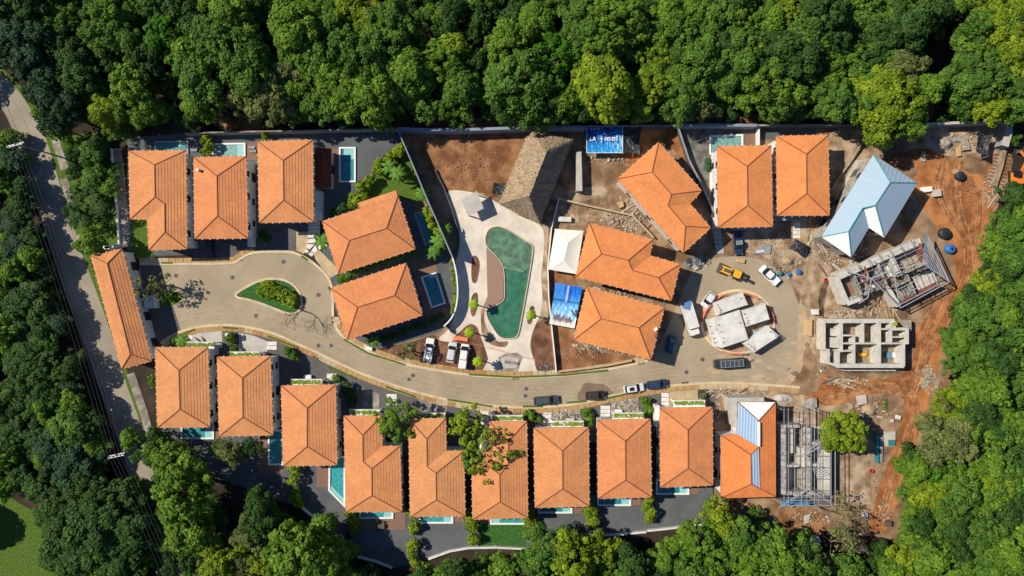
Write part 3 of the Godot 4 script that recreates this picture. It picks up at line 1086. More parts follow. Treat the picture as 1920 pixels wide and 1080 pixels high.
func roads() -> void:
	# the public road past the gate
	var east := [-40, 95, 0, 137, 22, 155, 48, 190, 72, 228, 88, 265, 112, 345, 140, 430, 160, 492, 200, 600, 232, 705, 262, 790, 288, 870, 305, 930, 330, 1010, 352, 1100]
	var west := [-40, 160, 0, 200, 18, 232, 36, 285, 60, 360, 88, 445, 118, 540, 155, 640, 190, 740, 222, 830, 248, 910, 270, 985, 300, 1100]
	var e2 := curve(east, false, 4)
	var w2 := curve(west, false, 4)
	var outline := e2.duplicate()
	for i in range(w2.size() - 2, -1, -2):
		outline.append_array([w2[i], w2[i + 1]])
	sheet("road", outline, 2, mats.asphalt)
	var sm := MB.new()
	var mid := []
	for i in range(0, east.size() - 2, 2):
		mid.append_array([east[i] * 0.55 + west[mini(i, west.size() - 2)] * 0.45, east[i + 1] * 0.55 + west[mini(i + 1, west.size() - 1)] * 0.45])
	line(curve([20, 180, 45, 225, 62, 272, 88, 350, 115, 432, 138, 500, 175, 605, 210, 710, 240, 800, 265, 880], false, 4), 0.10, 0.013, 0.0, sm)
	tag(build("road_seam", sm, mats.seam), "", "", "", "structure")
	var vb := MB.new()
	vb.flat(strip(e2, 0.0, 9.0), 0.02)
	tag(build("grass_verge", vb, mats.lawn), "", "", "", "structure")
	# the footway beside it
	var fw := thing("footway", "", "")
	fw.remove_meta("label")
	fw.remove_meta("category")
	fw.set_meta("kind", "structure")
	for seg in [[103, 258, 122, 318], [120, 335, 138, 395], [150, 440, 160, 470], [245, 700, 268, 768], [268, 768, 284, 825], [284, 880, 310, 950]]:
		var a := Vector2(seg[0], seg[1])
		var b := Vector2(seg[2], seg[3])
		var n := int(a.distance_to(b) / 14) + 1
		for i in n:
			var p := a.lerp(b, float(i) / n)
			var q := a.lerp(b, (i + 0.96) / n)
			var o := (b - a).normalized().orthogonal() * 7.5
			slab("paving_panel", [p.x + o.x, p.y + o.y, q.x + o.x, q.y + o.y, q.x - o.x, q.y - o.y, p.x - o.x, p.y - o.y], 0.0, 0.09, mats.concrete, fw)
	# the estate road, one paved sheet with the roundabout
	var r := curve(NORTH, false, 3)
	r.append_array([1226, 674, 1240, 640, 1262, 590, 1285, 535, 1300, 505, 1322, 491, 1350, 482, 1390, 480, 1425, 486, 1458, 503, 1484, 535, 1500, 575, 1508, 625, 1510, 665, 1518, 700, 1512, 726])
	var s2 := curve(SOUTH, false, 3)
	for i in range(s2.size() - 2, -1, -2):
		r.append_array([s2[i], s2[i + 1]])
	r.append_array([280, 652, 252, 560])
	sheet("estate_road", r, 5, mats.paver)
	sheet("gatehouse_shade", [262, 497, 300, 497, 340, 622, 300, 641, 282, 655], 6, mats.dark_drive)  # the gatehouse's cast shadow painted as a dark sheet over the road
	sheet("road_dust", ragged(curve([1500, 560, 1512, 600, 1522, 650, 1532, 700, 1520, 732, 1470, 728, 1440, 724, 1462, 712, 1482, 690, 1494, 650, 1496, 600], true, 4), 3.0, 4.0), 7, mats.mud_film)
	sheet("road_dust", ragged(curve([1514, 640, 1530, 680, 1538, 722, 1510, 742, 1478, 733, 1490, 714, 1503, 690, 1508, 660], true, 4), 3.5, 4.0), 8, mats.soil)
	for off in [10.0, 17.0, 27.0, 34.0]:   # where wheels have darkened the paving
		var q := []
		for i in range(0, SOUTH.size(), 2):
			var f := 1.0 if SOUTH[i] > 560 else 0.9
			q.append_array([SOUTH[i] + off * 0.25 * f, SOUTH[i + 1] - off * f])
		var tb := MB.new()
		line(curve(q, false, 3), 0.34, 0.0265 + off * 0.00005, 0.0, tb)
		tag(build("tyre_trace", tb, mats.tyre_trace), "", "", "", "structure")
	for i in 26:   # dried mud carried out of the works
		var x := 1515.0 - 190.0 * pow(rng.randf(), 1.6)
		var y := rng.randf_range(640, 720) if x < 1500 else rng.randf_range(600, 722)
		var q := []
		var sx := rng.randf_range(4, 18)
		for j in 11:
			q.append_array([x + cos(TAU * j / 11) * sx * rng.randf_range(0.5, 1.2), y + sin(TAU * j / 11) * sx * 0.35 * rng.randf_range(0.5, 1.3)])
		sheet("mud_smear", curve(q, true, 3), 6, mats.mud_film)
	# dust that traffic drags out of the works
	for k in [[1446, 676, 6, 3], [1458, 683, 4, 2], [1474, 692, 9, 4], [1490, 700, 8, 5], [1430, 690, 4, 2], [1500, 712, 9, 6]]:
		var q := []
		for i in 14:
			q.append_array([k[0] + cos(TAU * i / 14) * k[2] * rng.randf_range(0.6, 1.2), k[1] + sin(TAU * i / 14) * k[3] * rng.randf_range(0.6, 1.2)])
		sheet("mud_smear", curve(q, true, 3), 7, mats.tyre_trace)
	sheet("wet_patch", ragged(curve([1082, 746, 1090, 727, 1094, 720, 1105, 718, 1118, 720, 1130, 720, 1142, 728, 1149, 739, 1120, 748, 1092, 752]), 0.5, 4.0), 7, mat("wet_paver", lin(0.24, 0.17, 0.115), 0.5, "soft", 9.0))
	kerb_and_walk(NORTH, 1.0, [[0, 12, 0], [30, 66, 1]], -1.0)
	kerb_and_walk(SOUTH, 1.0, [[0, 80, 1]], 1.0)
	# teardrop island
	var isl := curve([440, 551, 455, 540, 480, 527, 503, 521, 528, 522, 549, 531, 563, 547, 568, 566, 565, 580, 555, 589, 541, 590, 520, 583, 492, 572, 462, 563, 446, 560], true, 4)
	var ib := MB.new()
	ib.prism(poly(isl), 0.02, 0.17)
	tag(build("island_kerb", ib, mats.kerb), "", "", "", "structure")
	var inn := Geometry2D.offset_polygon(poly(isl), -0.5)[0]
	var gb := MB.new()
	gb.flat(inn, 0.19)
	tag(build("island_turf", gb, mats.turf), "", "", "", "structure")
	# round island with the site boxes
	var c := []
	for i in 40:
		c.append_array([1383 + cos(TAU * i / 40) * 70.5, 603.5 + sin(TAU * i / 40) * 61.5])
	var cb := MB.new()
	cb.prism(poly(c), 0.02, 0.16)
	tag(build("roundabout_kerb", cb, mats.kerb), "", "", "", "structure")
	var cg := MB.new()
	cg.flat(Geometry2D.offset_polygon(poly(c), -0.6)[0], 0.18)
	tag(build("roundabout_soil", cg, mats.pale_soil), "", "", "", "structure")
	sheet("gate_island", curve([300, 552, 318, 548, 336, 548, 343, 556, 335, 567, 315, 574, 300, 570]), 7, mats.lawn)

func kerb_and_walk(edge: Array, w: float, ranges: Array, side: float) -> void:
	var c := curve(edge, false, 2)
	var kb := MB.new()
	var k: PackedVector2Array = strip(c, 0.0, side * -4.6)
	var m := k.size() / 2
	for i in m - 1:
		kb.prism(PackedVector2Array([k[i], k[i + 1], k[2 * m - 2 - i], k[2 * m - 1 - i]]), 0.0, 0.14, Color.WHITE, 1)
	tag(build("kerb", kb, mats.kerb), "", "", "", "structure")
	var wk := Node3D.new()
	wk.name = numbered("sidewalk")
	add_child(wk)
	wk.set_meta("kind", "structure")
	var p: PackedVector2Array = strip(c, side * -4.7, side * -13.5)
	m = p.size() / 2
	var tone := 0
	for i in m - 1:
		var ok := false
		for r in ranges:
			if i >= r[0] and i < r[1]:
				ok = true
		if not ok:
			continue
		var parts := 2 if p[i].distance_to(p[i + 1]) > 1.8 else 1
		for j in parts:
			var a := p[i].lerp(p[i + 1], (j + 0.02) / parts)
			var b := p[i].lerp(p[i + 1], (j + 0.97) / parts)
			var d := p[2 * m - 1 - i].lerp(p[2 * m - 2 - i], (j + 0.97) / parts)
			var e := p[2 * m - 1 - i].lerp(p[2 * m - 2 - i], (j + 0.02) / parts)
			if rng.randf() < 0.35:
				tone = rng.randi() % 3
			var mb := MB.new()
			mb.prism(PackedVector2Array([a, b, d, e]), 0.0, 0.11 + rng.randf() * 0.012, Color.WHITE, 1)
			build("paving_panel", mb, [mats.walk_sand, mats.walk_pale, mats.walk_ochre][tone], wk)

func garden() -> void:
	sheet("roadside_grass", ragged([96, 250, 205, 250, 224, 465, 170, 490, 140, 430, 112, 345], 2.0), 1, mats.lawn)
	sheet("metal_roof_apron", ragged([1646, 296, 1604, 300, 1566, 372, 1538, 440, 1560, 440, 1600, 400], 1.0), 3, mats.pale_concrete)
	sheet("meadow", ragged([-90, 905, 0, 915, 60, 960, 110, 1020, 130, 1110, -90, 1110], 3.0), 1, mats.lawn)
	sheet("gravel_yard", [238, 258, 352, 249, 744, 243, 757, 268, 722, 288, 655, 392, 640, 440, 560, 470, 300, 480, 238, 470], 2, mats.gravel)
	sheet("lawn", curve([757, 268, 736, 300, 700, 335, 672, 372, 675, 392, 745, 372, 800, 380, 792, 355], true, 2), 3, mats.lawn)
	sheet("gravel_yard", [600, 420, 746, 365, 800, 378, 848, 480, 858, 545, 848, 592, 826, 622, 765, 640, 690, 660, 650, 645, 610, 520], 2, mats.gravel)
	sheet("side_lawn", [246, 412, 285, 412, 285, 480, 262, 490, 246, 470], 3, mats.lawn)
	sheet("back_yard", [300, 790, 405, 800, 520, 810, 640, 850, 655, 870, 652, 955, 650, 1006, 634, 1010, 560, 952, 420, 900, 340, 850, 300, 830], 2, mats.gravel)
	sheet("back_yard", [655, 870, 765, 960, 885, 960, 990, 940, 1100, 930, 1220, 920, 1335, 890, 1340, 985, 1265, 992, 1150, 1005, 1100, 1002, 1050, 1016, 985, 1030, 880, 1030, 845, 1036, 800, 1050, 735, 1066, 668, 1046, 655, 1000], 2, mats.gravel)
	sheet("front_yard", [292, 648, 340, 626, 400, 618, 480, 624, 560, 655, 640, 692, 700, 718, 830, 757, 960, 773, 1060, 770, 1150, 752, 1255, 733, 1345, 730, 1345, 790, 1100, 830, 880, 850, 640, 800, 520, 740, 400, 690, 292, 690], 2, mats.dark_drive)
	sheet("artificial_lawn", [898, 965, 986, 965, 986, 1028, 930, 1027, 897, 1031], 4, mats.turf)
	sheet("back_lawn", [488, 815, 530, 815, 528, 840, 488, 838], 4, mats.lawn)
	sheet("gravel_yard", [1272, 240, 1424, 238, 1424, 265, 1345, 270, 1343, 430, 1335, 440, 1320, 350, 1290, 300], 2, mat("grey_yard", lin(0.27, 0.265, 0.25), 1.0, "strong", 13.0, "fine", 2.0))
	sheet("paved_yard", [1425, 238, 1530, 238, 1530, 260, 1425, 262], 2, mats.gravel)
	# driveways; villa shade is put into the colour of the dark ones
	for k in [["driveway", [362, 621, 416, 618, 417, 652, 362, 650], "pale_concrete"], ["driveway", [448, 624, 475, 629, 501, 640, 501, 663, 448, 661], "pale_concrete"], ["driveway", [555, 668, 600, 690, 600, 716, 555, 712], "dark_drive"], ["driveway", [668, 724, 711, 738, 711, 775, 668, 772], "concrete"], ["driveway", [784, 748, 838, 760, 836, 780, 784, 778], "concrete"], ["driveway", [905, 770, 965, 775, 965, 788, 905, 786], "concrete"],
		["stone_drive", [1036, 768, 1087, 764, 1089, 795, 1036, 795], "grey_timber"], ["stone_drive", [1146, 752, 1196, 742, 1198, 780, 1146, 782], "grey_timber"], ["driveway", [1255, 734, 1308, 731, 1309, 760, 1255, 762], "walk_pale"],
		["driveway", [585, 468, 600, 470, 640, 510, 618, 522, 592, 487], "walk_pale"], ["driveway", [553, 435, 578, 435, 578, 462, 570, 476, 555, 470], "walk_pale"], ["driveway", [470, 430, 555, 430, 556, 474, 470, 474], "dark_drive"], ["driveway", [362, 445, 455, 445, 455, 490, 362, 490], "dark_drive"]]:
		sheet(k[0], k[1], 6, mats[k[2]])
	# white stepping slabs at the front doors
	for k in [[349, 628, 362, 646, 2, 0], [501, 640, 519, 656, 2, 0], [613, 700, 632, 718, 2, 0], [725, 738, 744, 760, 2, 0], [900, 768, 916, 800, 3, 0], [1018, 769, 1034, 793, 3, 0], [1126, 760, 1144, 782, 3, 0], [1240, 736, 1254, 762, 3, 0], [578, 415, 600, 446, 4, 0], [1487, 418, 1500, 447, 4, 0]]:
		var o := Node3D.new()
		o.name = numbered("stepping_path")
		add_child(o)
		o.set_meta("kind", "structure")
		for i in k[4]:
			var a := lerpf(k[1], k[3], (i + 0.06) / k[4])
			var b := lerpf(k[1], k[3], (i + 0.94) / k[4])
			slab("stepping_slab", [k[0], a, k[2], a, k[2], b, k[0], b], 0.0, 0.1, mats.white_slab, o)
	var fan := Node3D.new()
	fan.name = numbered("stepping_path")
	add_child(fan)
	fan.set_meta("kind", "structure")
	for q in [[577, 449, 590, 447, 594, 455, 576, 456], [576, 458, 590, 458, 581, 468, 574, 465], [573, 467, 580, 470, 576, 475, 570, 472], [583, 471, 592, 459, 596, 470, 589, 474], [582, 472, 589, 476, 585, 481, 578, 477], [595, 459, 602, 457, 605, 464, 598, 469], [604, 456, 610, 455, 614, 460, 607, 464], [612, 452, 616, 451, 617, 459, 615, 460]]:
		slab("stepping_slab", q, 0.0, 0.1, mats.white_slab, fan)
	var g := Node3D.new()
	g.name = numbered("stepping_path")
	add_child(g)
	g.set_meta("kind", "structure")
	for i in 6:
		var y := 425.0 + i * 8.6
		slab("stepping_slab", [1334 + i * 1.6, y, 1350 + i * 1.4, y - 1, 1352 + i * 1.0, y + 7, 1336 + i * 1.6, y + 7.4], 0.0, 0.1, mats.pale_concrete, g)
	# timber decks round the pools, board by board
	for k in [[[460, 268, 484, 266, 484, 300, 460, 300], 1], [[620, 278, 637, 278, 637, 350, 612, 350], 0], [[776, 380, 800, 378, 806, 400, 780, 404], 1], [[770, 492, 812, 478, 822, 512, 790, 522, 812, 580, 838, 575, 840, 586, 800, 600], 0], [[675, 940, 760, 940, 760, 993, 675, 993], 1], [[846, 968, 872, 968, 872, 979, 846, 979], 1], [[897, 962, 920, 962, 920, 982, 897, 982], 1], [[1072, 945, 1091, 945, 1091, 962, 1072, 962], 1], [[1183, 930, 1201, 930, 1201, 947, 1183, 947], 1], [[1292, 900, 1310, 900, 1310, 926, 1292, 926], 1], [[594, 860, 618, 860, 618, 913, 594, 913], 0], [[485, 812, 504, 812, 504, 874, 532, 874, 532, 886, 485, 886], 0], [[400, 800, 420, 806, 420, 830, 400, 824], 1], [[1393, 252, 1420, 252, 1420, 272, 1393, 272], 1]]:
		deck(k[0], k[1])

func deck(pts: Array, across: int, m := "decking", y := 0.05) -> void:
	var o := Node3D.new()
	o.name = numbered("timber_deck")
	add_child(o)
	o.set_meta("kind", "structure")
	var pl := poly(pts)
	var lo := pl[0]
	var hi := pl[0]
	for q in pl:
		lo = lo.min(q)
		hi = hi.max(q)
	var w := 0.42
	var n := int(((hi.y - lo.y) if across else (hi.x - lo.x)) / w) + 1
	for i in n:
		var a := (lo.y if across else lo.x) + i * w
		var b := a + w - 0.035
		var cell := PackedVector2Array([Vector2(lo.x, a), Vector2(hi.x, a), Vector2(hi.x, b), Vector2(lo.x, b)]) if across else PackedVector2Array([Vector2(a, lo.y), Vector2(b, lo.y), Vector2(b, hi.y), Vector2(a, hi.y)])
		for part in Geometry2D.intersect_polygons(pl, cell):
			var mb := MB.new()
			mb.prism(part, 0.0, y + rng.randf() * 0.01, Color.WHITE, 1)
			build("plank", mb, mats[m], o)

func houses() -> void:
	var top := {"group": "orange tiled villas of the estate"}
	# the gatehouse and the top row
	house("gatehouse", "long narrow orange tiled gatehouse standing across the estate entrance beside the public road", hip([170, 479, 229, 466, 285, 677, 228, 692], [201, 494, 244.5, 664]), 5.0, 1.3, {"mark": "the gatehouse", "group": ""})
	house("villa", "L-shaped orange villa at the top row's west end, next to the ribbed path", [[241, 283, 349, 282, 351, 467, 279, 469, 276, 412, 244, 411], [290, 309, 1.0, 291, 369, 1.0, 309, 382, 0.72, 309.5, 435, 0.72], [[0, 1, 6], [1, 2, 9, 8, 7, 6], [2, 3, 9], [3, 4, 8, 9], [4, 5, 7, 8], [5, 0, 6, 7]], [4]], 6.3, 1.3, {"mark": "the north-west L-shaped villa"})
	house("villa", "plain hipped orange villa with a small white vent on its west slope", hip([363, 295, 462, 293, 465, 447, 365, 448], [407, 330, 408, 405]), 6.3, 1.3, {"mark": "the vented villa"})
	house("villa", "hipped orange villa whose low red annex faces an upright pool", hip([483, 265, 587, 262, 588, 416, 486, 418], [531, 301, 532, 375]), 6.3, 1.3, {"mark": "the annexed villa"})
	house("villa_annex", "low dark red tiled annex on the east wall of a villa, facing the upright pool", hip([592, 277, 621, 279, 621, 353, 592, 353], [606, 288, 606, 342]), 3.2, 0.25, {"group": "", "tile": Color(0.24, 0.05, 0.028), "inset": 0.3, "brackets": false})
	# two turned villas by the teardrop island
	house("villa", "turned orange villa with a porch roof at its back beside the green lawn", hip([634, 514, 604, 415, 746, 367, 779, 467], [655, 451, 725, 428]), 6.3, 1.3, {"mark": "the lawn-side villa"})
	house("porch_roof", "narrow orange tiled porch roof along the back of the turned villa by the lawn", [[670, 381, 743, 357, 747, 369, 673, 393], [674, 391, 0.5, 745.5, 368, 0.5], [[0, 1, 5, 4], [1, 2, 5], [3, 0, 4], [2, 3, 4, 5]], []], 4.6, 0.9, {"group": "", "inset": 0.3, "brackets": false})
	house("villa", "turned orange villa right above the estate road's bend, its pool behind curved hedging", hip([651, 637, 620, 540, 762, 493, 792.5, 591], [670.5, 576, 740, 554]), 6.3, 1.3, {"mark": "the roadside turned villa"})
	# the bottom row
	var row := [
		["orange villa at the bottom row's west end, closest to the gatehouse", hip([291, 651, 390.5, 651, 394, 801, 295, 802], [335.5, 694.5, 337.5, 767]), "the westernmost bottom villa"],
		["second orange villa of the bottom row, with a small lawn behind it", hip([407, 669, 507.5, 667, 512, 816, 411, 818], [454.5, 709, 455.5, 782]), "the second bottom villa"],
		["third orange villa of the bottom row, between two tall narrow pools", hip([527, 723, 629.5, 721, 632.5, 872, 531, 874], [576, 765, 576, 837]), "the third bottom villa"],
		["L-shaped orange villa of the bottom row behind whose eave a deck holds a table", [[644.5, 779.5, 716, 779, 717, 836.5, 750, 836, 754, 959.5, 649, 960], [680, 816, 0.7, 681, 866, 0.7, 697, 879, 1.0, 697.5, 929, 1.0], [[0, 1, 6], [1, 2, 7, 6], [2, 3, 8, 7], [3, 4, 9, 8], [4, 5, 9], [5, 0, 6, 7, 8, 9]], [2]], "the decked L-shaped villa"],
		["L-shaped orange villa of the bottom row with a leafy tree over each front corner", [[766, 785, 836, 784, 837, 845, 870, 845, 872.5, 968, 769, 969], [800, 823, 0.7, 801, 875, 0.7, 817.5, 887, 1.0, 818, 937, 1.0], [[0, 1, 6], [1, 2, 7, 6], [2, 3, 8, 7], [3, 4, 9, 8], [4, 5, 9], [5, 0, 6, 7, 8, 9]], [2]], "the shaded L-shaped villa"],
		["orange villa of the bottom row half covered by a thin branching tree, green turf behind", [[917, 790, 988, 789.5, 990, 971, 886, 974, 884, 848, 917, 848], [953, 827, 0.7, 937.5, 941, 1.0, 937, 890, 1.0, 953, 870, 0.7], [[0, 1, 6], [1, 2, 7, 8, 9, 6], [2, 3, 7], [3, 4, 8, 7], [4, 5, 9, 8], [5, 0, 6, 9]], [5]], "the turf villa"],
		["plain hipped orange villa of the bottom row just east of the artificial turf", hip([1000.5, 802, 1104, 801, 1105, 949.5, 1003, 952], [1054.5, 845, 1055, 916]), "the villa east of the turf"],
		["hipped orange villa of the bottom row behind the silver car and the white bonnet", hip([1119.5, 787.5, 1219.5, 785, 1222, 932.5, 1121, 935], [1172.5, 827, 1173, 900]), "the villa behind the silver car"],
		["last finished orange villa of the bottom row, beside the half tiled one", hip([1237, 764.5, 1336, 763, 1337, 910, 1238, 914], [1290, 806, 1290, 878]), "the last finished bottom villa"]]
	for k in row:
		house("villa", k[0], k[1], 6.3, 1.3, {"mark": k[2]})
	house("half_tiled_villa", "half tiled villa with bare blue metal and a white gable still showing", [[1384, 754, 1454, 754, 1454.5, 931, 1351, 934, 1352, 816, 1382, 814], [1422.5, 789, 0.9, 1422.5, 838, 0.9, 1408, 853, 1.0, 1408.6, 907.5, 1.0, 1425, 916, 0.72], [[0, 1, 6], [1, 2, 10, 7, 6], [7, 10, 9, 8], [2, 3, 9, 10], [3, 4, 8, 9], [4, 5, 7, 8], [5, 0, 6, 7]], [5]], 6.3, 1.3, {"mark": "the half tiled villa", "skins": ["white_metal", "tile", "lath_metal", "tile", "tile", "tile", "lath_metal"], "tile": Color(0.74, 0.25, 0.075), "brackets": false})
	var ws := thing("ridge_sheet", "white metal ridge strip left bare on the half tiled villa", "roof sheet")
	var wsb := MB.new()
	wsb.bar(P(1422.5, 791, 7.9), P(1422.5, 837, 7.9), 0.62, 0.1)
	build("strip", wsb, mats.white_paint, ws)
	# the middle and north-east villas
	var bright := Color(0.73, 0.262, 0.086)
	house("villa", "turned L-shaped orange villa between the blue tarpaulin shelter and the grey yard", [[1235, 266, 1316, 357.5, 1294, 382, 1333, 427, 1281, 474.5, 1157.5, 335.5], [1222.5, 323, 1.0, 1259, 364.5, 1.0, 1252.5, 385.5, 0.72, 1285.5, 424, 0.72], [[5, 0, 6], [0, 1, 7, 6], [1, 2, 8, 7], [2, 3, 9, 8], [3, 4, 9], [4, 5, 6, 7, 8, 9]], [2]], 6.3, 1.3, {"mark": "the turned L-shaped villa", "tile": bright})
	house("villa", "L-shaped orange villa right beside the white marquee tent", [[1105, 417.5, 1224.5, 449, 1219, 479, 1275.5, 495.5, 1259, 564, 1079, 519], [1127.5, 476, 1.0, 1178, 488, 1.0, 1186, 507, 0.72, 1234.5, 520.5, 0.72], [[5, 0, 6], [0, 1, 7, 6], [1, 2, 8, 7], [2, 3, 9, 8], [3, 4, 9], [4, 5, 6, 7, 8, 9]], [2]], 6.3, 1.3, {"mark": "the marquee-side villa", "tile": bright, "wall": mats.block})
	house("villa", "hipped orange villa beside the blue printed tarpaulin, with loose tiles lying on its east slope", hip([1075, 637.5, 1100, 537, 1246, 577, 1220.5, 674.5], [1127, 597.5, 1197.5, 614.5]), 6.3, 1.3, {"mark": "the tarpaulin-side villa", "tile": bright, "wall": mats.block})
	house("villa", "hipped orange villa with a pool and grey yard on its north-west side", hip([1344.5, 274, 1446, 272.5, 1449, 425, 1346, 427], [1401, 312, 1402, 385]), 6.3, 1.3, {"mark": "the grey-yard villa", "tile": bright})
	house("villa", "easternmost finished orange villa, next to the silver metal roof", hip([1455, 255, 1553, 253, 1555.5, 404, 1457, 404.5], [1512, 289, 1512.5, 363]), 6.3, 1.3, {"mark": "the easternmost finished villa", "tile": bright})
	house("metal_roofed_villa", "turned villa roofed in bare silver blue metal with teal ridges", [[1637.5, 289.5, 1720, 343, 1658, 446, 1629, 427, 1596, 482.5, 1539.5, 444], [1669, 342, 1.0, 1641, 385, 1.0, 1617.5, 390, 0.75, 1591, 434, 0.75], [[0, 1, 6], [1, 2, 7, 6], [2, 3, 8, 7], [3, 4, 9, 8], [4, 5, 9], [5, 0, 6, 7, 8, 9]], [3]], 6.3, 2.4, {"mark": "the metal roofed villa", "group": "", "skins": ["zinc", "zinc", "white_metal", "zinc", "white_metal", "zinc"], "wall": mats.block, "cap": "teal", "brackets": false})
	# white planters over the garage doors
	for k in [[342, 645, 400, 651], [427, 664, 486, 669], [545, 715, 603, 721], [655, 772, 712, 778], [778, 779, 834, 784], [924, 783, 980, 789], [1035, 792, 1094, 801], [1151, 776, 1207, 786], [1264, 752, 1322, 763]]:
		var o := thing("planter_box", "white planter of low green plants above the garage by %s" % ["the bottom row's west end", "the small lawn", "the two narrow pools", "the deck with a table", "the leafy tree pair", "the green turf", "the turf's east side", "the white bonnet", "the half tiled neighbour"][[342, 427, 545, 655, 778, 924, 1035, 1151, 1264].find(k[0])], "planter", P((k[0] + k[2]) / 2.0, (k[1] + k[3]) / 2.0))
		var c := P((k[0] + k[2]) / 2.0, (k[1] + k[3]) / 2.0, 3.2)
		var w: float = (k[2] - k[0]) / S
		var d := 1.15
		var pb := MB.new()
		c.y = 0
		c -= o.position
		pb.box(c + Vector3(0, 2.75, 0), Vector3(w, 0.5, d + 0.5))
		build("trough", pb, mats.white_paint, o)
		for s in [-1, 1]:
			var q := MB.new()
			q.box(c + Vector3(s * (w / 2 - 0.2), 1.25, -d / 2 + 0.1), Vector3(0.3, 2.5, 0.3))
			build("post", q, mats.white_paint, o)
		var rb := MB.new()
		for s in [-1, 1]:
			rb.box(c + Vector3(0, 3.1, s * (d / 2 + 0.2)), Vector3(w, 0.25, 0.12))
		build("rim", rb, mats.white_paint, o)
		var lb := MB.new()
		for i in int(w * 26):
			var t := rng.randf_range(0.6, 1.0)
			leaf(lb, c + Vector3(rng.randf_range(-w / 2 + 0.1, w / 2 - 0.1), 3.08 + rng.randf() * 0.15, rng.randf_range(-0.55, 0.25)), (Vector3.UP + rdir() * 0.7).normalized(), 0.28, Color(t, t, t))
		build("plants", lb, mats.leaf_7, o)
	# thatched hall
	thatched_hall()
	# pools of the villas
	pool("pool", "dark tree-shaded pool behind the L-shaped villa of the top row", [291, 265, 354, 264, 354, 292, 291, 292], {"floor": "pool_deep", "cm": "grey_coping"})  # tree shade put into the darker floor and coping colours
	pool("pool", "pale turquoise pool behind the vented villa of the top row", [398, 269, 461, 268, 461, 302, 398, 302], {"floor": "pool_pale", "shelf": [445, 268, 461, 268, 461, 302, 445, 302]})
	pool("pool", "upright deep blue pool standing free in the wide gravel yard", [636, 276, 667.5, 276, 667.5, 342, 636, 342], {"floor": "pool_deep", "shelf": [645, 278, 668, 278, 668, 299, 659, 299, 659, 291, 645, 291]})
	pool("pool", "slanted dark blue pool half under palms beside the lawn-side turned villa", [776, 400, 800, 392, 823, 452, 797, 461], {"floor": "pool_deep", "cm": "grey_coping", "shelf": [783, 398, 800, 392, 803, 400, 790, 404]})
	pool("pool", "slanted blue pool with a pale rim on the dark deck inside the curved wall", [789, 519, 818, 510, 836.5, 569, 809, 578], {"floor": "pool_deep", "shelf": [803, 514, 818, 510, 820, 518, 806, 522]})
	pool("pool", "milky green pool at the head of the grey yard", [1329.5, 254, 1393, 252, 1393, 290, 1329.5, 290], {"floor": "pool_pale"})
	pool("pool", "bright turquoise pool behind the villa closest to the gatehouse", [340, 785, 402, 785, 402, 823, 340, 823], {"shelf": [385, 785, 402, 785, 402, 823, 385, 823]})
	pool("pool", "tall teal pool between the second and third villas of the bottom row", [503, 805, 532, 805, 532, 872, 503, 872], {"floor": "pool_deep", "cm": "white_paint"})
	pool("pool", "five-sided turquoise pool with a slanted foot beside the gravel yard", [617, 855, 648, 855, 648, 952, 616, 919], {"shelf": [616, 905, 648, 938, 648, 952, 616, 919]})
	var b := ["behind the villa whose deck holds a table", "behind the villa with two leafy front trees", "along the top of the artificial turf", "behind the villa just east of the turf", "behind the villa with the white bonnet in front", "behind the last finished villa of the bottom row"]
	var r := [[674, 940, 738, 972], [786, 950, 850, 981], [919, 955, 984, 983], [1009, 932, 1073, 962], [1119.5, 917, 1183, 948], [1229.5, 897, 1292, 927]]
	for i in 6:
		var q: Array = r[i]
		var east: bool = i != 2
		pool("pool", "narrow turquoise pool strip showing " + b[i], [q[0], q[1], q[2], q[1], q[2], q[3], q[0], q[3]], {"floor": "pool_floor" if i < 3 else "pool_deep", "shelf": [q[2] - 18, q[1], q[2], q[1], q[2], q[3], q[2] - 18, q[3]] if east else [q[0], q[1], q[0] + 18, q[1], q[0] + 18, q[3], q[0], q[3]]})
	# roof oddments
	var v := thing("roof_vent", "small white vent with a dark cap on an orange west slope", "vent", P(372.5, 319.5, 6.9))
	var vb := MB.new()
	vb.lathe(Vector3(0, -0.1, 0), [[0.28, 0.0], [0.28, 0.55], [0.34, 0.6], [0.3, 0.75], [0.05, 0.8]], 12)
	build("pipe", vb, mats.white_paint, v)
	var fb := MB.new()
	fb.box(Vector3(0.55, 0.25, 0.1), Vector3(0.35, 0.3, 0.35))
	build("cowl", fb, mats.iron, v)

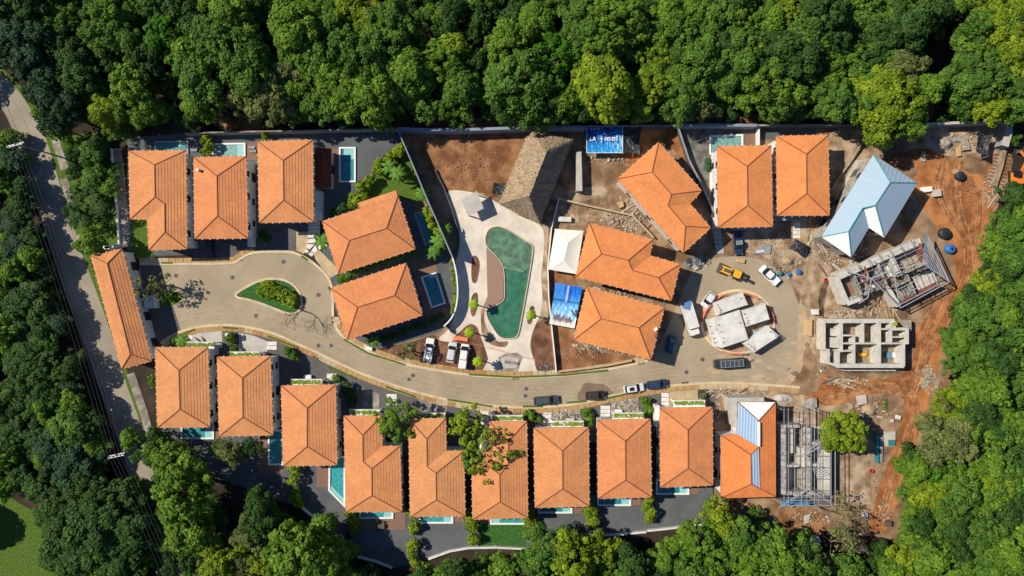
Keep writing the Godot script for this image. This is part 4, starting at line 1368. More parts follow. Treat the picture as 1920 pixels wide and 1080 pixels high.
func thatched_hall() -> void:
	var o := thing("thatched_hall", "big open hall under a steep brown palm thatch roof", "hall", P(1002, 335))
	marks.append(["the thatched hall", o.position])
	var off := o.position
	var he := 3.6
	var hr := 8.2
	var e := [P(936, 382, he), P(994, 242, he), P(1074, 262, he), P(1011, 419, he)]
	var r := [P(990, 367, hr), P(1023, 284, hr)]
	for i in 4:
		e[i] -= off
	r[0] -= off
	r[1] -= off
	var faces := [[e[1], e[0], r[0], r[1], "west"], [e[2], e[1], r[1], r[1], ""], [e[3], e[2], r[1], r[0], "east"], [e[0], e[3], r[0], r[0], ""]]
	var under := MB.new()
	for f in faces:
		var a: Vector3 = f[0]
		var b: Vector3 = f[1]
		var c: Vector3 = f[2]
		var d: Vector3 = f[3]
		var nn := (b - a).cross(d - a)
		if d == c:
			nn = (b - a).cross(c - a)
		nn = nn.normalized()
		if nn.y < 0:
			nn = -nn
		under.quad(a, b, c, d, Color(0.5, 0.5, 0.5), nn)
		var mb := MB.new()
		var area := a.distance_to(b) * (c - b).length()
		var rows := 15
		for iv in rows:   # bundles of palm leaf in overlapping courses
			var v0 := float(iv) / rows
			var w := lerpf(a.distance_to(b), d.distance_to(c), v0)
			var n := int(w / 0.16)
			for k in n:
				var u := (k + rng.randf()) / n
				var v1 := v0 + rng.randf_range(-0.05, 0.03)
				var p := a.lerp(b, u).lerp(d.lerp(c, u), clampf(v1, -0.03, 1))
				var up := (d.lerp(c, u) - a.lerp(b, u)).normalized()
				var side := (b - a).normalized()
				var t := rng.randf_range(0.55, 1.15) * (0.9 + 0.25 * hue.get_noise_2d(p.x * 25, p.z * 25))
				var ln := rng.randf_range(0.5, 1.0)
				up = (up + side * rng.randf_range(-0.35, 0.35)).normalized()
				var lift := rng.randf_range(0.06, 0.2)
				var col := Color(t, t * rng.randf_range(0.94, 1.0), t * rng.randf_range(0.85, 1.0))
				mb.quad(p + nn * lift, p + side * 0.2 + nn * (lift - 0.03), p + side * 0.16 + up * ln + nn * 0.02, p + up * ln + nn * 0.05, col, nn)
		tag(build("thatch", mb, mats.thatch, o), "", "", "", "stuff")
	build("roof_lining", under, mats.thatch, o)
	var rp := MB.new()
	for k in 40:
		var t := rng.randf_range(0.7, 1.2)
		rp.bar(r[0].lerp(r[1], k / 40.0) + Vector3(rng.randf_range(-.08, .08), 0.12, 0), r[0].lerp(r[1], (k + 1.3) / 40.0) + Vector3(rng.randf_range(-.08, .08), 0.16, 0), rng.randf_range(0.4, 0.6), 0.2, Color(t, t, t))
	build("ridge_bundle", rp, mats.thatch, o)
	for s in 4:
		for k in 4:
			var p: Vector3 = e[s].lerp(e[(s + 1) % 4], (k + 0.2) / 4.0) * 0.9
			var pb := MB.new()
			pb.tube([Vector3(p.x, 0, p.z), Vector3(p.x, he + 0.3, p.z)], 0.16, 0.14, 8)
			build("post", pb, mats.grey_timber, o)
	var fl := MB.new()
	fl.prism(PackedVector2Array([Vector2(e[0].x, e[0].z) * 0.93, Vector2(e[1].x, e[1].z) * 0.93, Vector2(e[2].x, e[2].z) * 0.93, Vector2(e[3].x, e[3].z) * 0.93]), 0.03, 0.1)
	build("floor_slab", fl, mats.floor_screed, o)

func community() -> void:
	var plaza := curve([838, 362, 862, 357, 905, 366, 940, 384, 975, 405, 1011, 421, 1020, 440, 1019, 475, 1015, 520, 1017, 560, 1013, 590, 1000, 618, 994, 648, 1000, 672, 1010, 699, 950, 700, 900, 698, 905, 686, 914, 672, 905, 640, 893, 614, 880, 608, 862, 622, 846, 640, 822, 636, 840, 618, 853, 590, 858, 545, 852, 500, 858, 480, 862, 440, 852, 400], true, 3)
	sheet("plaza", plaza, 4, mats.plaza)
	# its stone flags, seen as a change of tone from one to the next
	sheet("car_park", [700, 655, 775, 640, 812, 628, 850, 640, 862, 645, 882, 650, 900, 692, 880, 699, 820, 694, 740, 676], 3, mats.dark_soil)
	for k in [[[850, 636, 862, 622, 880, 608, 893, 612, 900, 628, 914, 668, 913, 678, 902, 697, 886, 697, 882, 660, 866, 645], "dark_soil"], [[1010, 605, 1000, 622, 995, 645, 1001, 672, 1010, 698, 1040, 697, 1034, 650, 1026, 600], "dark_soil"], [[902, 583, 910, 580, 908, 600, 918, 625, 934, 640, 952, 640, 948, 650, 930, 649, 912, 640, 903, 620], "soil"], [[886, 481, 893, 480, 899, 490, 899, 505, 894, 528, 887, 530, 884, 520, 884, 495], "dark_soil"], [[890, 549, 896, 552, 896, 572, 890, 592, 884, 591, 882, 575, 884, 558], "dark_soil"], [[995, 575, 1002, 576, 1001, 590, 996, 606, 989, 606, 989, 592], "dark_soil"]]:
		sheet("planting_bed", curve(k[0], true, 4), 6, mats[k[1]])
	# the lagoon pool, with its deck
	var shape := curve([922, 426, 938, 424, 956, 432, 980, 447, 996, 457, 1000, 468, 997, 492, 989, 540, 980, 590, 973, 624, 967, 633, 955, 636, 940, 634, 929, 624, 916, 602, 911, 588, 914, 579, 930, 571, 943, 562, 945, 550, 944, 512, 939, 494, 925, 477, 912, 463, 909, 449, 913, 434], true, 4)
	pool("lagoon_pool", "large free-form green pool in the middle of the pale plaza", shape, {"group": "", "rim": 0.22, "floor": "algae_floor", "water": "green_water", "shelf_mat": "algae_pale", "cm": "kerb", "shelf": curve([922, 426, 938, 424, 956, 432, 980, 447, 996, 457, 1000, 468, 997, 492, 992, 512, 946, 503, 939, 494, 925, 477, 912, 463, 909, 449, 913, 434], true, 3)})
	mats.pool_shelf = mats.pool_shelf
	deck([912, 465, 925, 478, 939, 494, 944, 512, 944, 550, 942, 561, 930, 570, 913, 578, 906, 575, 914, 555], 1, "plaza_deck", 0.33)
	var dv := thing("pool_divider", "thin pale wall dividing the shallow end of the green pool from its deep end", "wall")
	var db := MB.new()
	line([945, 502, 984, 509], 0.35, 0.06, 0.42, db)
	build("wall_panel", db, mats.algae_pale, dv)
	# the pavilion with the flat white roof
	var pv := thing("pavilion", "small square pavilion with a flat white roof between lagoon and brown plot", "pavilion", P(884, 386))
	var q := poly([864, 375, 894, 358, 907, 391, 877, 405], 2.9)
	for i in 4:
		q[i] -= Vector2(pv.position.x, pv.position.z)
	var rb := MB.new()
	rb.prism(q, 2.72, 2.95)
	build("roof", rb, mats.pale_concrete, pv)
	for i in 4:
		var pb := MB.new()
		pb.box(Vector3(q[i].x * 0.85, 1.36, q[i].y * 0.85), Vector3(0.25, 2.72, 0.25))
		build("post", pb, mats.white_paint, pv)
	var cb := MB.new()
	cb.box(Vector3(-0.3, 0.55, 0.6), Vector3(2.2, 1.1, 0.6))
	build("counter", cb, mats.grey_wall, pv)
	# shade sheets
	var sh := thing("shade_sail", "small black shade sheet propped up beside the thatched hall", "shade sheet", P(934, 354))
	sail(sh, [925, 342, 949, 344, 945, 369, 923, 363], 2.0, mats.black_sheet, 0.5)
	var s2 := thing("shade_sail", "tall dark grey shade sheet slung over stacked materials in the north-east corner", "shade sheet", P(1842, 272))
	sail(s2, [1834, 247, 1860, 254, 1850, 294, 1828, 286], 3.0, mats.black_sheet, 0.9)
	# marquee
	var t := thing("marquee_tent", "white rectangular marquee tent with a ridged canvas roof", "tent", P(1060, 470))
	marks.append(["the marquee", t.position])
	var tc := t.position
	var c := [P(1041, 429, 2.6) - tc, P(1094, 433, 2.6) - tc, P(1081, 514, 2.6) - tc, P(1028, 505, 2.6) - tc]
	var r0 := P(1065, 455, 3.5) - tc
	var r1 := P(1057, 488, 3.5) - tc
	var tb := MB.new()
	for f in [[c[0], c[1], r0, r0], [c[1], c[2], r1, r0], [c[2], c[3], r1, r1], [c[3], c[0], r0, r1]]:
		var n := 8
		for i in n:
			for j in n:
				var g := func(u: float, v: float) -> Vector3:
					var p: Vector3 = (f[0] as Vector3).lerp(f[1], u).lerp((f[3] as Vector3).lerp(f[2], u), v)
					return p - Vector3(0, 0.1 * sin(PI * v) * (0.5 + 0.5 * sin(PI * u)), 0)
				tb.quad(g.call(float(i) / n, float(j) / n), g.call((i + 1.0) / n, float(j) / n), g.call((i + 1.0) / n, (j + 1.0) / n), g.call(float(i) / n, (j + 1.0) / n), Color.WHITE, Vector3.UP)
	build("canvas_roof", tb, mats.canvas, t)
	for i in 4:
		var vb := MB.new()
		var a: Vector3 = c[i]
		var b2: Vector3 = c[(i + 1) % 4]
		vb.quad(a, b2, b2 - Vector3(0, 0.5, 0), a - Vector3(0, 0.5, 0), Color.WHITE)
		build("valance", vb, mats.canvas, t)
		var lb := MB.new()
		lb.tube([Vector3(a.x, 0, a.z), a], 0.06, 0.06, 8)
		build("leg", lb, mats.white_paint, t)
	# perimeter walls and fences
	wall("boundary_wall", "long dark boundary wall with a pale coping behind the top row pools", "wall", [345, 250, 450, 247, 560, 245, 745, 241], 2.6, 0.2, mats.grey_wall, mats.concrete)
	wall("boundary_wall", "blue grey boundary wall between the forest and the brown plot", "wall", [745, 241, 800, 243, 870, 243, 990, 239, 1098, 238], 3.6, 0.5, mats.wall_blue_grey, mats.wall_blue_grey)
	wall("boundary_wall", "dark stretch of boundary wall behind the blue printed sheet", "wall", [1099, 237, 1190, 236, 1268, 235], 2.6, 0.3, mats.fence_dark, mats.grey_wall)
	wall("boundary_wall", "blue grey boundary wall behind the milky pool", "wall", [1269, 235, 1330, 234, 1420, 235], 2.8, 0.5, mats.wall_blue_grey, mats.wall_blue_grey)
	wall("boundary_wall", "thin dark boundary wall half buried in crowns west of the bare corner yard", "wall", [1421, 235, 1560, 234, 1700, 234], 2.4, 0.3, mats.fence_dark, mats.grey_wall)
	wall("boundary_wall", "pale topped wall along the bare north-east corner yard", "wall", [1701, 234, 1800, 230, 1896, 228], 3.0, 0.5, mats.grey_wall, mats.pale_concrete)
	wall("boundary_wall", "short broad concrete wall closing the north-east corner", "wall", [1894, 229, 1891, 250, 1884, 274], 3.0, 1.5, mats.grey_wall, mats.pale_concrete)
	wall("retaining_wall", "tall black retaining wall with a white edge between the lawn and the brown plot", "wall", [745, 242, 770, 300, 800, 372, 828, 435, 848, 482], 4.6, 0.16, mats.fence_dark, mats.wall_blue_grey)
	wall("curved_wall", "curved pale wall with a hedge behind it round the roadside villa's yard", "wall", curve([848, 482, 855, 510, 858, 545, 855, 575, 846, 597, 832, 612], false, 3), 2.2, 0.2, mats.white_wall, mats.coping)
	wall("yard_fence", "dark slatted fence foot along the black retaining wall", "fence", [815, 318, 832, 352, 848, 395, 858, 430, 861, 455, 856, 478], 0.7, 0.25, mats.fence_dark)
	wall("site_wall", "thin pale block wall bounding the plaza's east verge", "wall", [1048, 372, 1034, 428, 1027, 500, 1029, 560, 1033, 600, 1043, 697], 1.3, 0.15, mats.white_wall, mats.coping)
	wall("site_wall", "low tan block wall that bends beside the turned L-shaped villa", "wall", [1042, 371, 1100, 385, 1186, 404, 1226, 446], 1.0, 0.3, mats.pale_soil, mats.walk_pale)
	wall("site_wall", "low pale block wall beside the estate road under the red plot", "wall", [1044, 697, 1090, 692, 1140, 685, 1185, 676], 0.9, 0.3, mats.white_wall, mats.walk_pale)
	wall("yard_wall", "black fence with a pale rail between the red trench and the grey yard", "fence", [1272, 240, 1292, 300, 1320, 355, 1340, 400], 1.9, 0.3, mats.fence_dark, mats.grey_wall)
	wall("yard_wall", "short white fence east of the milky pool", "fence", [1423, 238, 1423, 272], 1.8, 0.25, mats.white_wall, mats.coping)
	wall("garden_edge", "thin white edge wall along the foot of the western back gardens", "wall", [562, 950, 600, 982, 634, 1010], 0.8, 0.3, mats.white_wall)
	wall("garden_edge", "thin white edge wall behind the yard with the tree shadow", "wall", [670, 1045, 705, 1054, 735, 1066], 0.8, 0.3, mats.white_wall)
	wall("garden_edge", "white edge wall curving from the dark yard to the artificial turf", "wall", [803, 1049, 845, 1034, 880, 1028, 930, 1027, 985, 1030], 0.8, 0.35, mats.white_wall)
	wall("garden_edge", "white edge wall behind the yards just east of the turf", "wall", [1006, 1030, 1050, 1018, 1100, 1004, 1150, 1004, 1212, 998], 0.8, 0.35, mats.white_wall)
	wall("garden_edge", "white edge wall behind the last finished villa's yard", "wall", [1214, 996, 1260, 991, 1320, 983], 0.8, 0.35, mats.white_wall)
	# ribbed path by the forest edge
	var rp := thing("ribbed_path", "pale ribbed concrete ramp beside the L-shaped villa of the top row", "path")
	var seg := [[211, 280, 227, 280], [214, 310, 231, 308], [216, 337, 234, 335], [218, 364, 236, 362], [221, 393, 239, 391], [223, 420, 242, 418], [225, 440, 243, 440], [226, 461, 244, 462]]
	for i in seg.size() - 1:
		var a: Array = seg[i]
		var b3: Array = seg[i + 1]
		slab("ramp_panel", [a[0], a[1] + 0.4, a[2], a[3] + 0.4, b3[2], b3[3] - 0.4, b3[0], b3[1] - 0.4], 0.0, 0.16, mats.concrete, rp)
		var ub := MB.new()
		line([a[0] - 1, a[1], a[2] + 3, a[3]], 0.18, 0.0, 0.32, ub)
		build("rib", ub, mats.pale_concrete, rp)
	var eb := MB.new()
	line([211, 280, 216, 337, 221, 393, 226, 461], 0.3, 0.0, 0.7, eb)
	build("edge", eb, mats.white_wall, rp)
	# gate of the estate
	var gt := thing("entrance_gate", "white entrance gate frame at the gatehouse's upper corner", "gate")
	for k in [[193, 463, 205, 465], [195, 465, 228, 459]]:
		var gb := MB.new()
		line([k[0], k[1], k[2], k[3]], 0.5, 0.0, 2.4, gb, Color.WHITE, 2.4)
		build("gate_post", gb, mats.white_paint, gt)
	# entrance stone with lettering in the plaza
	var sg := thing("name_stone", "six-sided pale stone bed with engraved letters at the plaza's foot", "sign")
	var six := [934, 670, 945, 664, 968, 661, 980, 668, 977, 676, 970, 697, 941, 697]
	slab("stone_bed", six, 0.0, 0.10, mats.concrete, sg)
	slab("stone_plate", [938, 672, 950, 667, 974, 672, 968, 690, 944, 690], 0.0, 0.17, mats.pale_concrete, sg)
	letters("VESTER", P(960, 680.5, 0.2), 0.8, -8.0, mats.dark_soil, sg, 2.4)
	rubble("dark heap of pulled roots in the red bed beside the name stone", 1023, 688, 12, 8, 60, [Color(0.08, 0.07, 0.08), Color(0.2, 0.17, 0.17)], 0.5, "root_pile")

func letters(text: String, at: Vector3, size: float, turn: float, m: Material, parent: Node, width := 0.0) -> void:
	var tm := TextMesh.new()
	var f := SystemFont.new()
	f.font_names = PackedStringArray(["Droid Sans"])
	f.font_weight = 700
	tm.font = f
	tm.text = text
	tm.font_size = 32
	tm.pixel_size = size / 26.0
	tm.depth = 0.03
	var o := node("lettering", tm, m, parent, at)
	o.rotation_degrees = Vector3(-90, turn, 0)

func sail(o: Node3D, pts: Array, h: float, m: Material, sag: float) -> void:
	var c := []
	for i in 4:
		c.append(P(pts[i * 2], pts[i * 2 + 1], h) - o.position)
	var mb := MB.new()
	var n := 12
	var f := FastNoiseLite.new()
	f.frequency = 0.7
	f.seed = int(pts[0])
	var g := func(i: int, j: int) -> Vector3:
		var u := float(i) / n
		var v := float(j) / n
		var p: Vector3 = (c[0] as Vector3).lerp(c[1], u).lerp((c[3] as Vector3).lerp(c[2], u), v)
		var mid: Vector3 = (c[0] + c[1] + c[2] + c[3]) / 4.0
		var e := 4.0 * (u * (1 - u)) + 4.0 * (v * (1 - v)) - 1.0
		p = p.lerp(mid, 0.1 * (1.0 - absf(2 * u - 1)) * absf(2 * v - 1) + 0.1 * (1.0 - absf(2 * v - 1)) * absf(2 * u - 1))
		return p + Vector3(0, -sag * e * 0.5 + 0.25 * f.get_noise_2d(p.x * 2, p.z * 2), 0)
	for i in n:
		for j in n:
			mb.quad(g.call(i, j), g.call(i + 1, j), g.call(i + 1, j + 1), g.call(i, j + 1), Color.WHITE, Vector3.UP)
	build("cloth", mb, m, o)
	for i in 4:
		var pb := MB.new()
		var p: Vector3 = g.call([0, n, n, 0][i], [0, 0, n, n][i])
		pb.tube([Vector3(p.x, 0, p.z), p], 0.05, 0.05, 6)
		build("pole", pb, mats.grey_timber, o)

func print_mat(key: String, img: Image) -> StandardMaterial3D:
	var m := StandardMaterial3D.new()
	m.resource_name = key
	m.albedo_texture = ImageTexture.create_from_image(img)
	m.roughness = 0.45
	m.cull_mode = BaseMaterial3D.CULL_DISABLED
	mats[key] = m
	return m

func tarp(o: Node3D, pts: Array, h: float, m: Material, called := "sheet") -> void:   # a printed sheet, a little slack, with its own picture coordinates
	var c := []
	for i in 4:
		c.append(P(pts[i * 2], pts[i * 2 + 1], h) - o.position)
	var mb := MB.new()
	var f := FastNoiseLite.new()
	f.frequency = 0.5
	f.seed = int(pts[0])
	var n := 22
	var g := func(i: int, j: int) -> Vector3:
		var u := float(i) / n
		var v := float(j) / n
		var p: Vector3 = (c[0] as Vector3).lerp(c[1], u).lerp((c[3] as Vector3).lerp(c[2], u), v)
		return p + Vector3(0, 0.07 * f.get_noise_2d(p.x * 3.0, p.z * 1.2) - 0.25 * sin(PI * u) * sin(PI * v), 0)
	for i in n:
		for j in n:
			for t in [[[i, j], [i + 1, j], [i + 1, j + 1]], [[i, j], [i + 1, j + 1], [i, j + 1]]]:
				mb.tri(g.call(t[0][0], t[0][1]), g.call(t[1][0], t[1][1]), g.call(t[2][0], t[2][1]), Color.WHITE)
				for q in t:
					mb.u.append(Vector2(float(q[0]) / n, float(q[1]) / n))
	build(called, mb, m, o)
	for i in 4:
		var pb := MB.new()
		pb.tube([Vector3(c[i].x, 0, c[i].z), c[i]], 0.05, 0.05, 6)
		build("pole", pb, mats.grey_timber, o)

func works() -> void:
	# the printed sheet in the shade of the wall: blue sea, cloud shapes, white border and letters
	var f := FastNoiseLite.new()
	f.seed = 11
	f.frequency = 0.022
	f.fractal_octaves = 4
	var im := Image.create(256, 192, false, Image.FORMAT_RGB8)
	for y in 192:
		for x in 256:
			var v := y / 192.0
			var w := x / 256.0
			var c := Color(0.03, 0.36, 0.72).lerp(Color(0.15, 0.62, 0.90), clampf(v * 1.5 - 0.5, 0, 1))
			var q := f.get_noise_2d(x, y * 1.3)
			c = c.lerp(Color(0.01, 0.14, 0.42), clampf((q + 0.1) * 2.2, 0, 1) * clampf(1.5 - v * 2.6, 0, 1))
			c = c.lerp(Color(0.72, 0.86, 0.95), clampf(f.get_noise_2d(x * 2.0 + 400, y * 0.9) * 1.6 + w * 1.1 - 0.6, 0, 0.8) * clampf(v * 2.2, 0, 1))
			if x < 4 or x > 251 or y > 187:
				c = Color(0.86, 0.9, 0.93)
			im.set_pixel(x, y, c)
	var t := thing("printed_tarpaulin", "blue printed tarpaulin with white letters stretched under the north wall", "tarpaulin", P(1134, 265))
	marks.append(["the blue printed sheet", t.position])
	tarp(t, [1099.5, 236, 1168, 236, 1168, 287, 1099.5, 287], 2.4, print_mat("sea_print", im))
	letters("EA", P(1111, 260.5, 2.62) - t.position, 1.0, 0, mats.white_paint, t)
	letters("HSOS", P(1146, 260.5, 2.62) - t.position, 1.0, 0, mats.white_paint, t)
	letters("STR 43", P(1116, 242, 2.62) - t.position, 0.55, 0, mats.white_paint, t)
	var xb := MB.new()
	xb.box(Vector3.ZERO, Vector3(0.16, 0.02, 1.6))
	xb.box(Vector3(0.0, 0.01, -0.1), Vector3(0.8, 0.02, 0.14))
	build("white_cross", xb, mats.white_paint, t, P(1127.5, 261, 2.66) - t.position)
	var t2 := thing("black_tarpaulin", "black plastic sheet roof adjoining the blue printed tarpaulin", "tarpaulin", P(1184, 264))
	sail(t2, [1169, 237, 1203, 238, 1199, 289, 1170, 287], 2.2, mats.black_sheet, 0.25)
	# the second printed sheet: sky over a rocky shore
	f.seed = 23
	var im2 := Image.create(192, 256, false, Image.FORMAT_RGB8)
	for y in 256:
		for x in 192:
			var v := y / 256.0
			var c := Color(0.05, 0.42, 0.85).lerp(Color(0.45, 0.74, 0.95), clampf(v * 2.2 - 0.35, 0, 1))
			c = c.lerp(Color(0.85, 0.91, 0.95), clampf(f.get_noise_2d(x * 1.6, y * 0.8) * 1.4 + v * 2.0 - 1.0, 0, 1))
			if x < 70 and v < 0.4:
				c = c.lerp(Color(0.42, 0.66, 0.93), 0.5)
			if v > 0.36 and v < 0.42:
				c = c.lerp(Color(0.02, 0.34, 0.55), 0.55)
			var rock := f.get_noise_2d(x * 2.4 + 90, 30) * 0.10 + 0.76
			if v > rock and v < 0.93 - absf(f.get_noise_2d(x * 3.0, 300)) * 0.2 and x > 20 and x < 165:
				c = Color(0.36, 0.35, 0.42).lerp(Color(0.55, 0.50, 0.52), clampf(0.5 + f.get_noise_2d(x * 4.0, y * 4.0), 0, 1))
			elif v > 0.86:
				c = c.lerp(Color(0.93, 0.88, 0.76), 0.7)
			if x > 140 and v > 0.55 and v < 0.72 and f.get_noise_2d(x * 2.0, y * 2.0 + 700) + (x - 140) / 60.0 > 0.45:
				c = Color(0.22, 0.24, 0.36)
			im2.set_pixel(x, y, c)
	var t3 := thing("printed_tarpaulin", "blue and white printed tarpaulin shelter tied against the villa below the marquee", "tarpaulin", P(1062, 573))
	tarp(t3, [1042, 530, 1092, 539, 1077, 616, 1030, 607], 2.3, print_mat("shore_print", im2))
	letters("PARADISOS", P(1064, 551, 2.6) - t3.position, 0.55, 80.0, mats.white_paint, t3)
	# site boxes on the round island
	container("long white site container along the round island's north edge", [1340, 568, 1393, 549, 1402, 571, 1347, 590], 2.5)
	container("widest white site container, in the middle of the round island", [1341, 596.5, 1387, 581.5, 1403, 636, 1355, 652], 2.6)
	container("narrow white container leaning against the widest one's west side", [1327, 600, 1339.5, 596.5, 1353.5, 652, 1342, 650], 2.3)
	container("square white site container on the round island's east side", [1391, 583, 1435, 569.5, 1443, 598, 1400, 612], 2.5)
	container("white rust-speckled container on the round island's south-east side", [1394, 644, 1442, 612, 1456, 634, 1414, 661], 2.4)
	var sl := slab("site_shed_roof", [1407, 622, 1437, 610, 1440, 614, 1408, 634], 1.9, 2.0, mats.zinc)
	tag(sl, "thin blue grey lean-to roof between two white containers", "roof sheet")
	for k in [[[1317, 604, 1320, 590, 1327, 578, 1331, 573], "orange safety mesh along the round island's west rim beside the truck"], [[1333, 569, 1345, 559, 1356, 553], "faded orange safety mesh along the round island's north-west rim"], [[1355, 659, 1370, 663, 1392, 664], "orange safety mesh along the round island's south rim"], [[1441, 575, 1449, 590, 1452, 606], "faded pink safety mesh along the round island's east rim"], [[1395, 549, 1410, 553, 1422, 560], "orange safety mesh round the island's north-east corner"]]:
		var o := thing("safety_mesh", k[1], "safety fence")
		var mb := MB.new()
		line(curve(k[0], false, 4), 0.3, 0.17, 0.9, mb, Color.WHITE, 0.9)
		build("mesh_panel", mb, mats.orange_mesh, o)
		for i in range(0, k[0].size(), 2):
			var pb := MB.new()
			var p := P(k[0][i], k[0][i + 1])
			pb.tube([p, p + Vector3(0, 1.3, 0)], 0.05, 0.05, 6)
			build("stake", pb, mats.timber, o)
	var om := thing("safety_mesh", "crumpled orange safety mesh lying by the parked cars", "safety fence")
	var ob := MB.new()
	line(curve([850, 636, 860, 634, 877, 637], false, 4), 0.9, 0.02, 0.3, ob)
	build("mesh_panel", ob, mats.orange_mesh, om)
	shell_house()
	steel_house()
	frame_house()
	loader()
	truck()
	excavator()
	# stacks and stores
	var pile := [["white sacks under a sheet beside the metal roof's east corner", [1729, 351, 1747, 349, 1749, 358, 1731, 361], 0.9, "canvas"], ["pale pallet of blocks beside the white sacks", [1750, 356, 1764, 354, 1766, 367, 1752, 369], 0.9, "pale_concrete"], ["tall stack of pale boards in the north-east corner", [1803, 257, 1813, 255, 1820, 280, 1806, 282], 0.8, "grey_timber"], ["low stack of brown boards west of the pale boards", [1793, 276, 1801, 273, 1803, 292, 1796, 293], 0.5, "timber"], ["grey board pile at the north-east corner's pallets", [1790, 257, 1801, 256, 1800, 265, 1789, 265], 0.4, "grey_wall"], ["pale timber slab lying by the orange track's start", [1728, 284, 1736, 284, 1736, 303, 1728, 302], 0.4, "grey_timber"], ["tan sheet lying north of the black drum", [1788, 316, 1799, 317, 1797, 328, 1786, 325], 0.25, "pale_soil"], ["yellow timber stack on the kerb beside the concrete shell", [1513, 599, 1523, 599, 1522, 631, 1512, 629], 0.8, "timber"], ["small white cabinet beside the concrete spill", [1524, 580, 1535, 580, 1536, 590, 1525, 590], 1.0, "box_white"], ["pale pallet west of the tent of black plastic", [1425, 458, 1447, 458, 1444, 476, 1412, 476], 0.3, "grey_wall"], ["white door leaf lying on the grey pallet", [1418, 470, 1433, 468, 1433, 472, 1418, 474], 0.4, "box_white"], ["white water trough on the sandy plot north of the marquee", [1047, 406, 1071, 407, 1071, 416, 1047, 415], 0.9, "box_white"], ["small wooden crate beside the low tan wall", [1158, 379, 1168, 377, 1170, 387, 1162, 390], 0.7, "timber"], ["tall light grey wall form standing on the sandy plot", [1080, 285, 1090, 284, 1092, 358, 1081, 358], 2.3, "pale_concrete"], ["tan rubble slab by the south end of the dirt track", [1740, 690, 1750, 693, 1738, 730, 1728, 726], 0.3, "grey_timber"], ["long grey plank beside the forest edge", [1758, 710, 1764, 712, 1758, 730, 1752, 728], 0.3, "grey_timber"], ["beige pallet in the middle of the loop of dirt track", [1656, 810, 1679, 809, 1679, 837, 1660, 837], 0.35, "pale_concrete"], ["teal lid lying on the beige pallet", [1666, 825, 1678, 825, 1678, 836, 1666, 836], 0.55, "teal_plastic"], ["long grey green pipe bundle beside the beige pallet", [1644, 815, 1648, 815, 1648, 868, 1643, 868], 0.9, "teal_plastic"], ["dark bundle of pipes west of the sandy pallet", [1649, 815, 1655, 815, 1655, 867, 1650, 867], 0.5, "grey_wall"], ["small round pale disc near the dirt loop", [1670, 786, 1676, 786, 1676, 792, 1670, 792], 0.4, "pale_concrete"], ["small white box by the dirt loop's inner edge", [1682, 778, 1690, 780, 1688, 787, 1680, 785], 0.5, "box_white"], ["grey stone block heap beside the frame building's front", [1606, 742, 1624, 740, 1626, 756, 1610, 760], 0.5, "pale_concrete"], ["pallet of pale blocks before the half built frame", [1508, 748, 1531, 746, 1532, 764, 1512, 768], 0.8, "block"], ["tan parcel on the slab by the orange meter", [1382, 484, 1397, 486, 1396, 494, 1381, 491], 0.5, "timber"], ["timber frame of a low gate near the kerb", [1528, 603, 1546, 601, 1547, 640, 1530, 640], 0.12, "red_soil"]]
	for k in pile:
		var s := boxes("stack" if k[2] > 0.3 else "flat_stack", k[0], "stack", k[1], k[2], 0.02, mats[k[3]])
	for k in [[1778, 467, 1.05, 1.3, "blue_plastic", "bright blue plastic water tank beside the orange track"], [1767, 438, 1.25, 1.5, "black_sheet", "big black water tank on the dirt near the steel frame's tip"], [1797, 331, 1.0, 1.3, "black_sheet", "black drum with a dark machine beside it on the red earth"], [1496, 510, 0.55, 0.9, "blue_plastic", "small blue barrel on the builders' yard"], [1461, 513, 0.5, 0.9, "teal_plastic", "small teal barrel beside the white pickup's bed"], [1479, 515, 0.5, 0.5, "blue_plastic", "low blue tub between the pickup and the blue barrel"]]:
		var o := thing("water_tank" if k[2] > 0.9 else "barrel", k[5], "tank" if k[2] > 0.9 else "barrel", P(k[0], k[1]))
		var mb := MB.new()
		var r: float = k[2]
		var h: float = k[3]
		mb.lathe(Vector3.ZERO, [[r * 0.95, 0.0], [r, h * 0.15], [r * 0.97, h * 0.4], [r, h * 0.45], [r, h * 0.75], [r * 0.8, h * 0.93], [r * 0.3, h]], 20)
		build("shell", mb, mats[k[4]], o)
		var lb := MB.new()
		lb.lathe(Vector3(0, h - 0.02, 0), [[r * 0.3, 0.0], [r * 0.32, 0.06], [r * 0.25, 0.12], [0.02, 0.13]], 14)
		build("lid", lb, mats[k[4]] if r < 0.9 else mats.car_glass, o)
	for k in [[1556, 467, "red bucket left on the planks by the metal roof"], [1547, 525, "red bucket at the steel frame's west corner"], [1632, 882, "small red bucket standing on the grey hard standing"]]:
		var o := thing("bucket", k[2], "bucket", P(k[0], k[1]))
		var mb := MB.new()
		mb.lathe(Vector3.ZERO, [[0.28, 0.0], [0.42, 0.6], [0.46, 0.62], [0.38, 0.6], [0.26, 0.06]], 14)
		build("pail", mb, mats.red_plastic, o)
		var hb := MB.new()
		hb.tube([Vector3(-0.42, 0.6, 0), Vector3(-0.2, 0.75, 0.3), Vector3(0.2, 0.75, 0.3), Vector3(0.42, 0.6, 0)], 0.03, 0.03, 5)
		build("handle", hb, mats.iron, o)
	var bt := thing("plastic_tent", "crumpled black plastic sheet over a stack in the builders' yard", "tarpaulin", P(1500, 463))
	sail(bt, [1493, 447, 1519, 462, 1507, 483, 1481, 465], 1.3, mats.black_sheet, -0.9)
	# foundation wall in the north-east with its rungs of formwork
	var fd := thing("foundation_wall", "long tan foundation beam with cross ties along the north-east trench", "foundation")
	var wb := MB.new()
	line([1887, 272, 1878, 310, 1866, 349], 0.9, 0.0, 0.9, wb, Color.WHITE, 0.9)
	build("beam", wb, mats.floor_screed, fd)
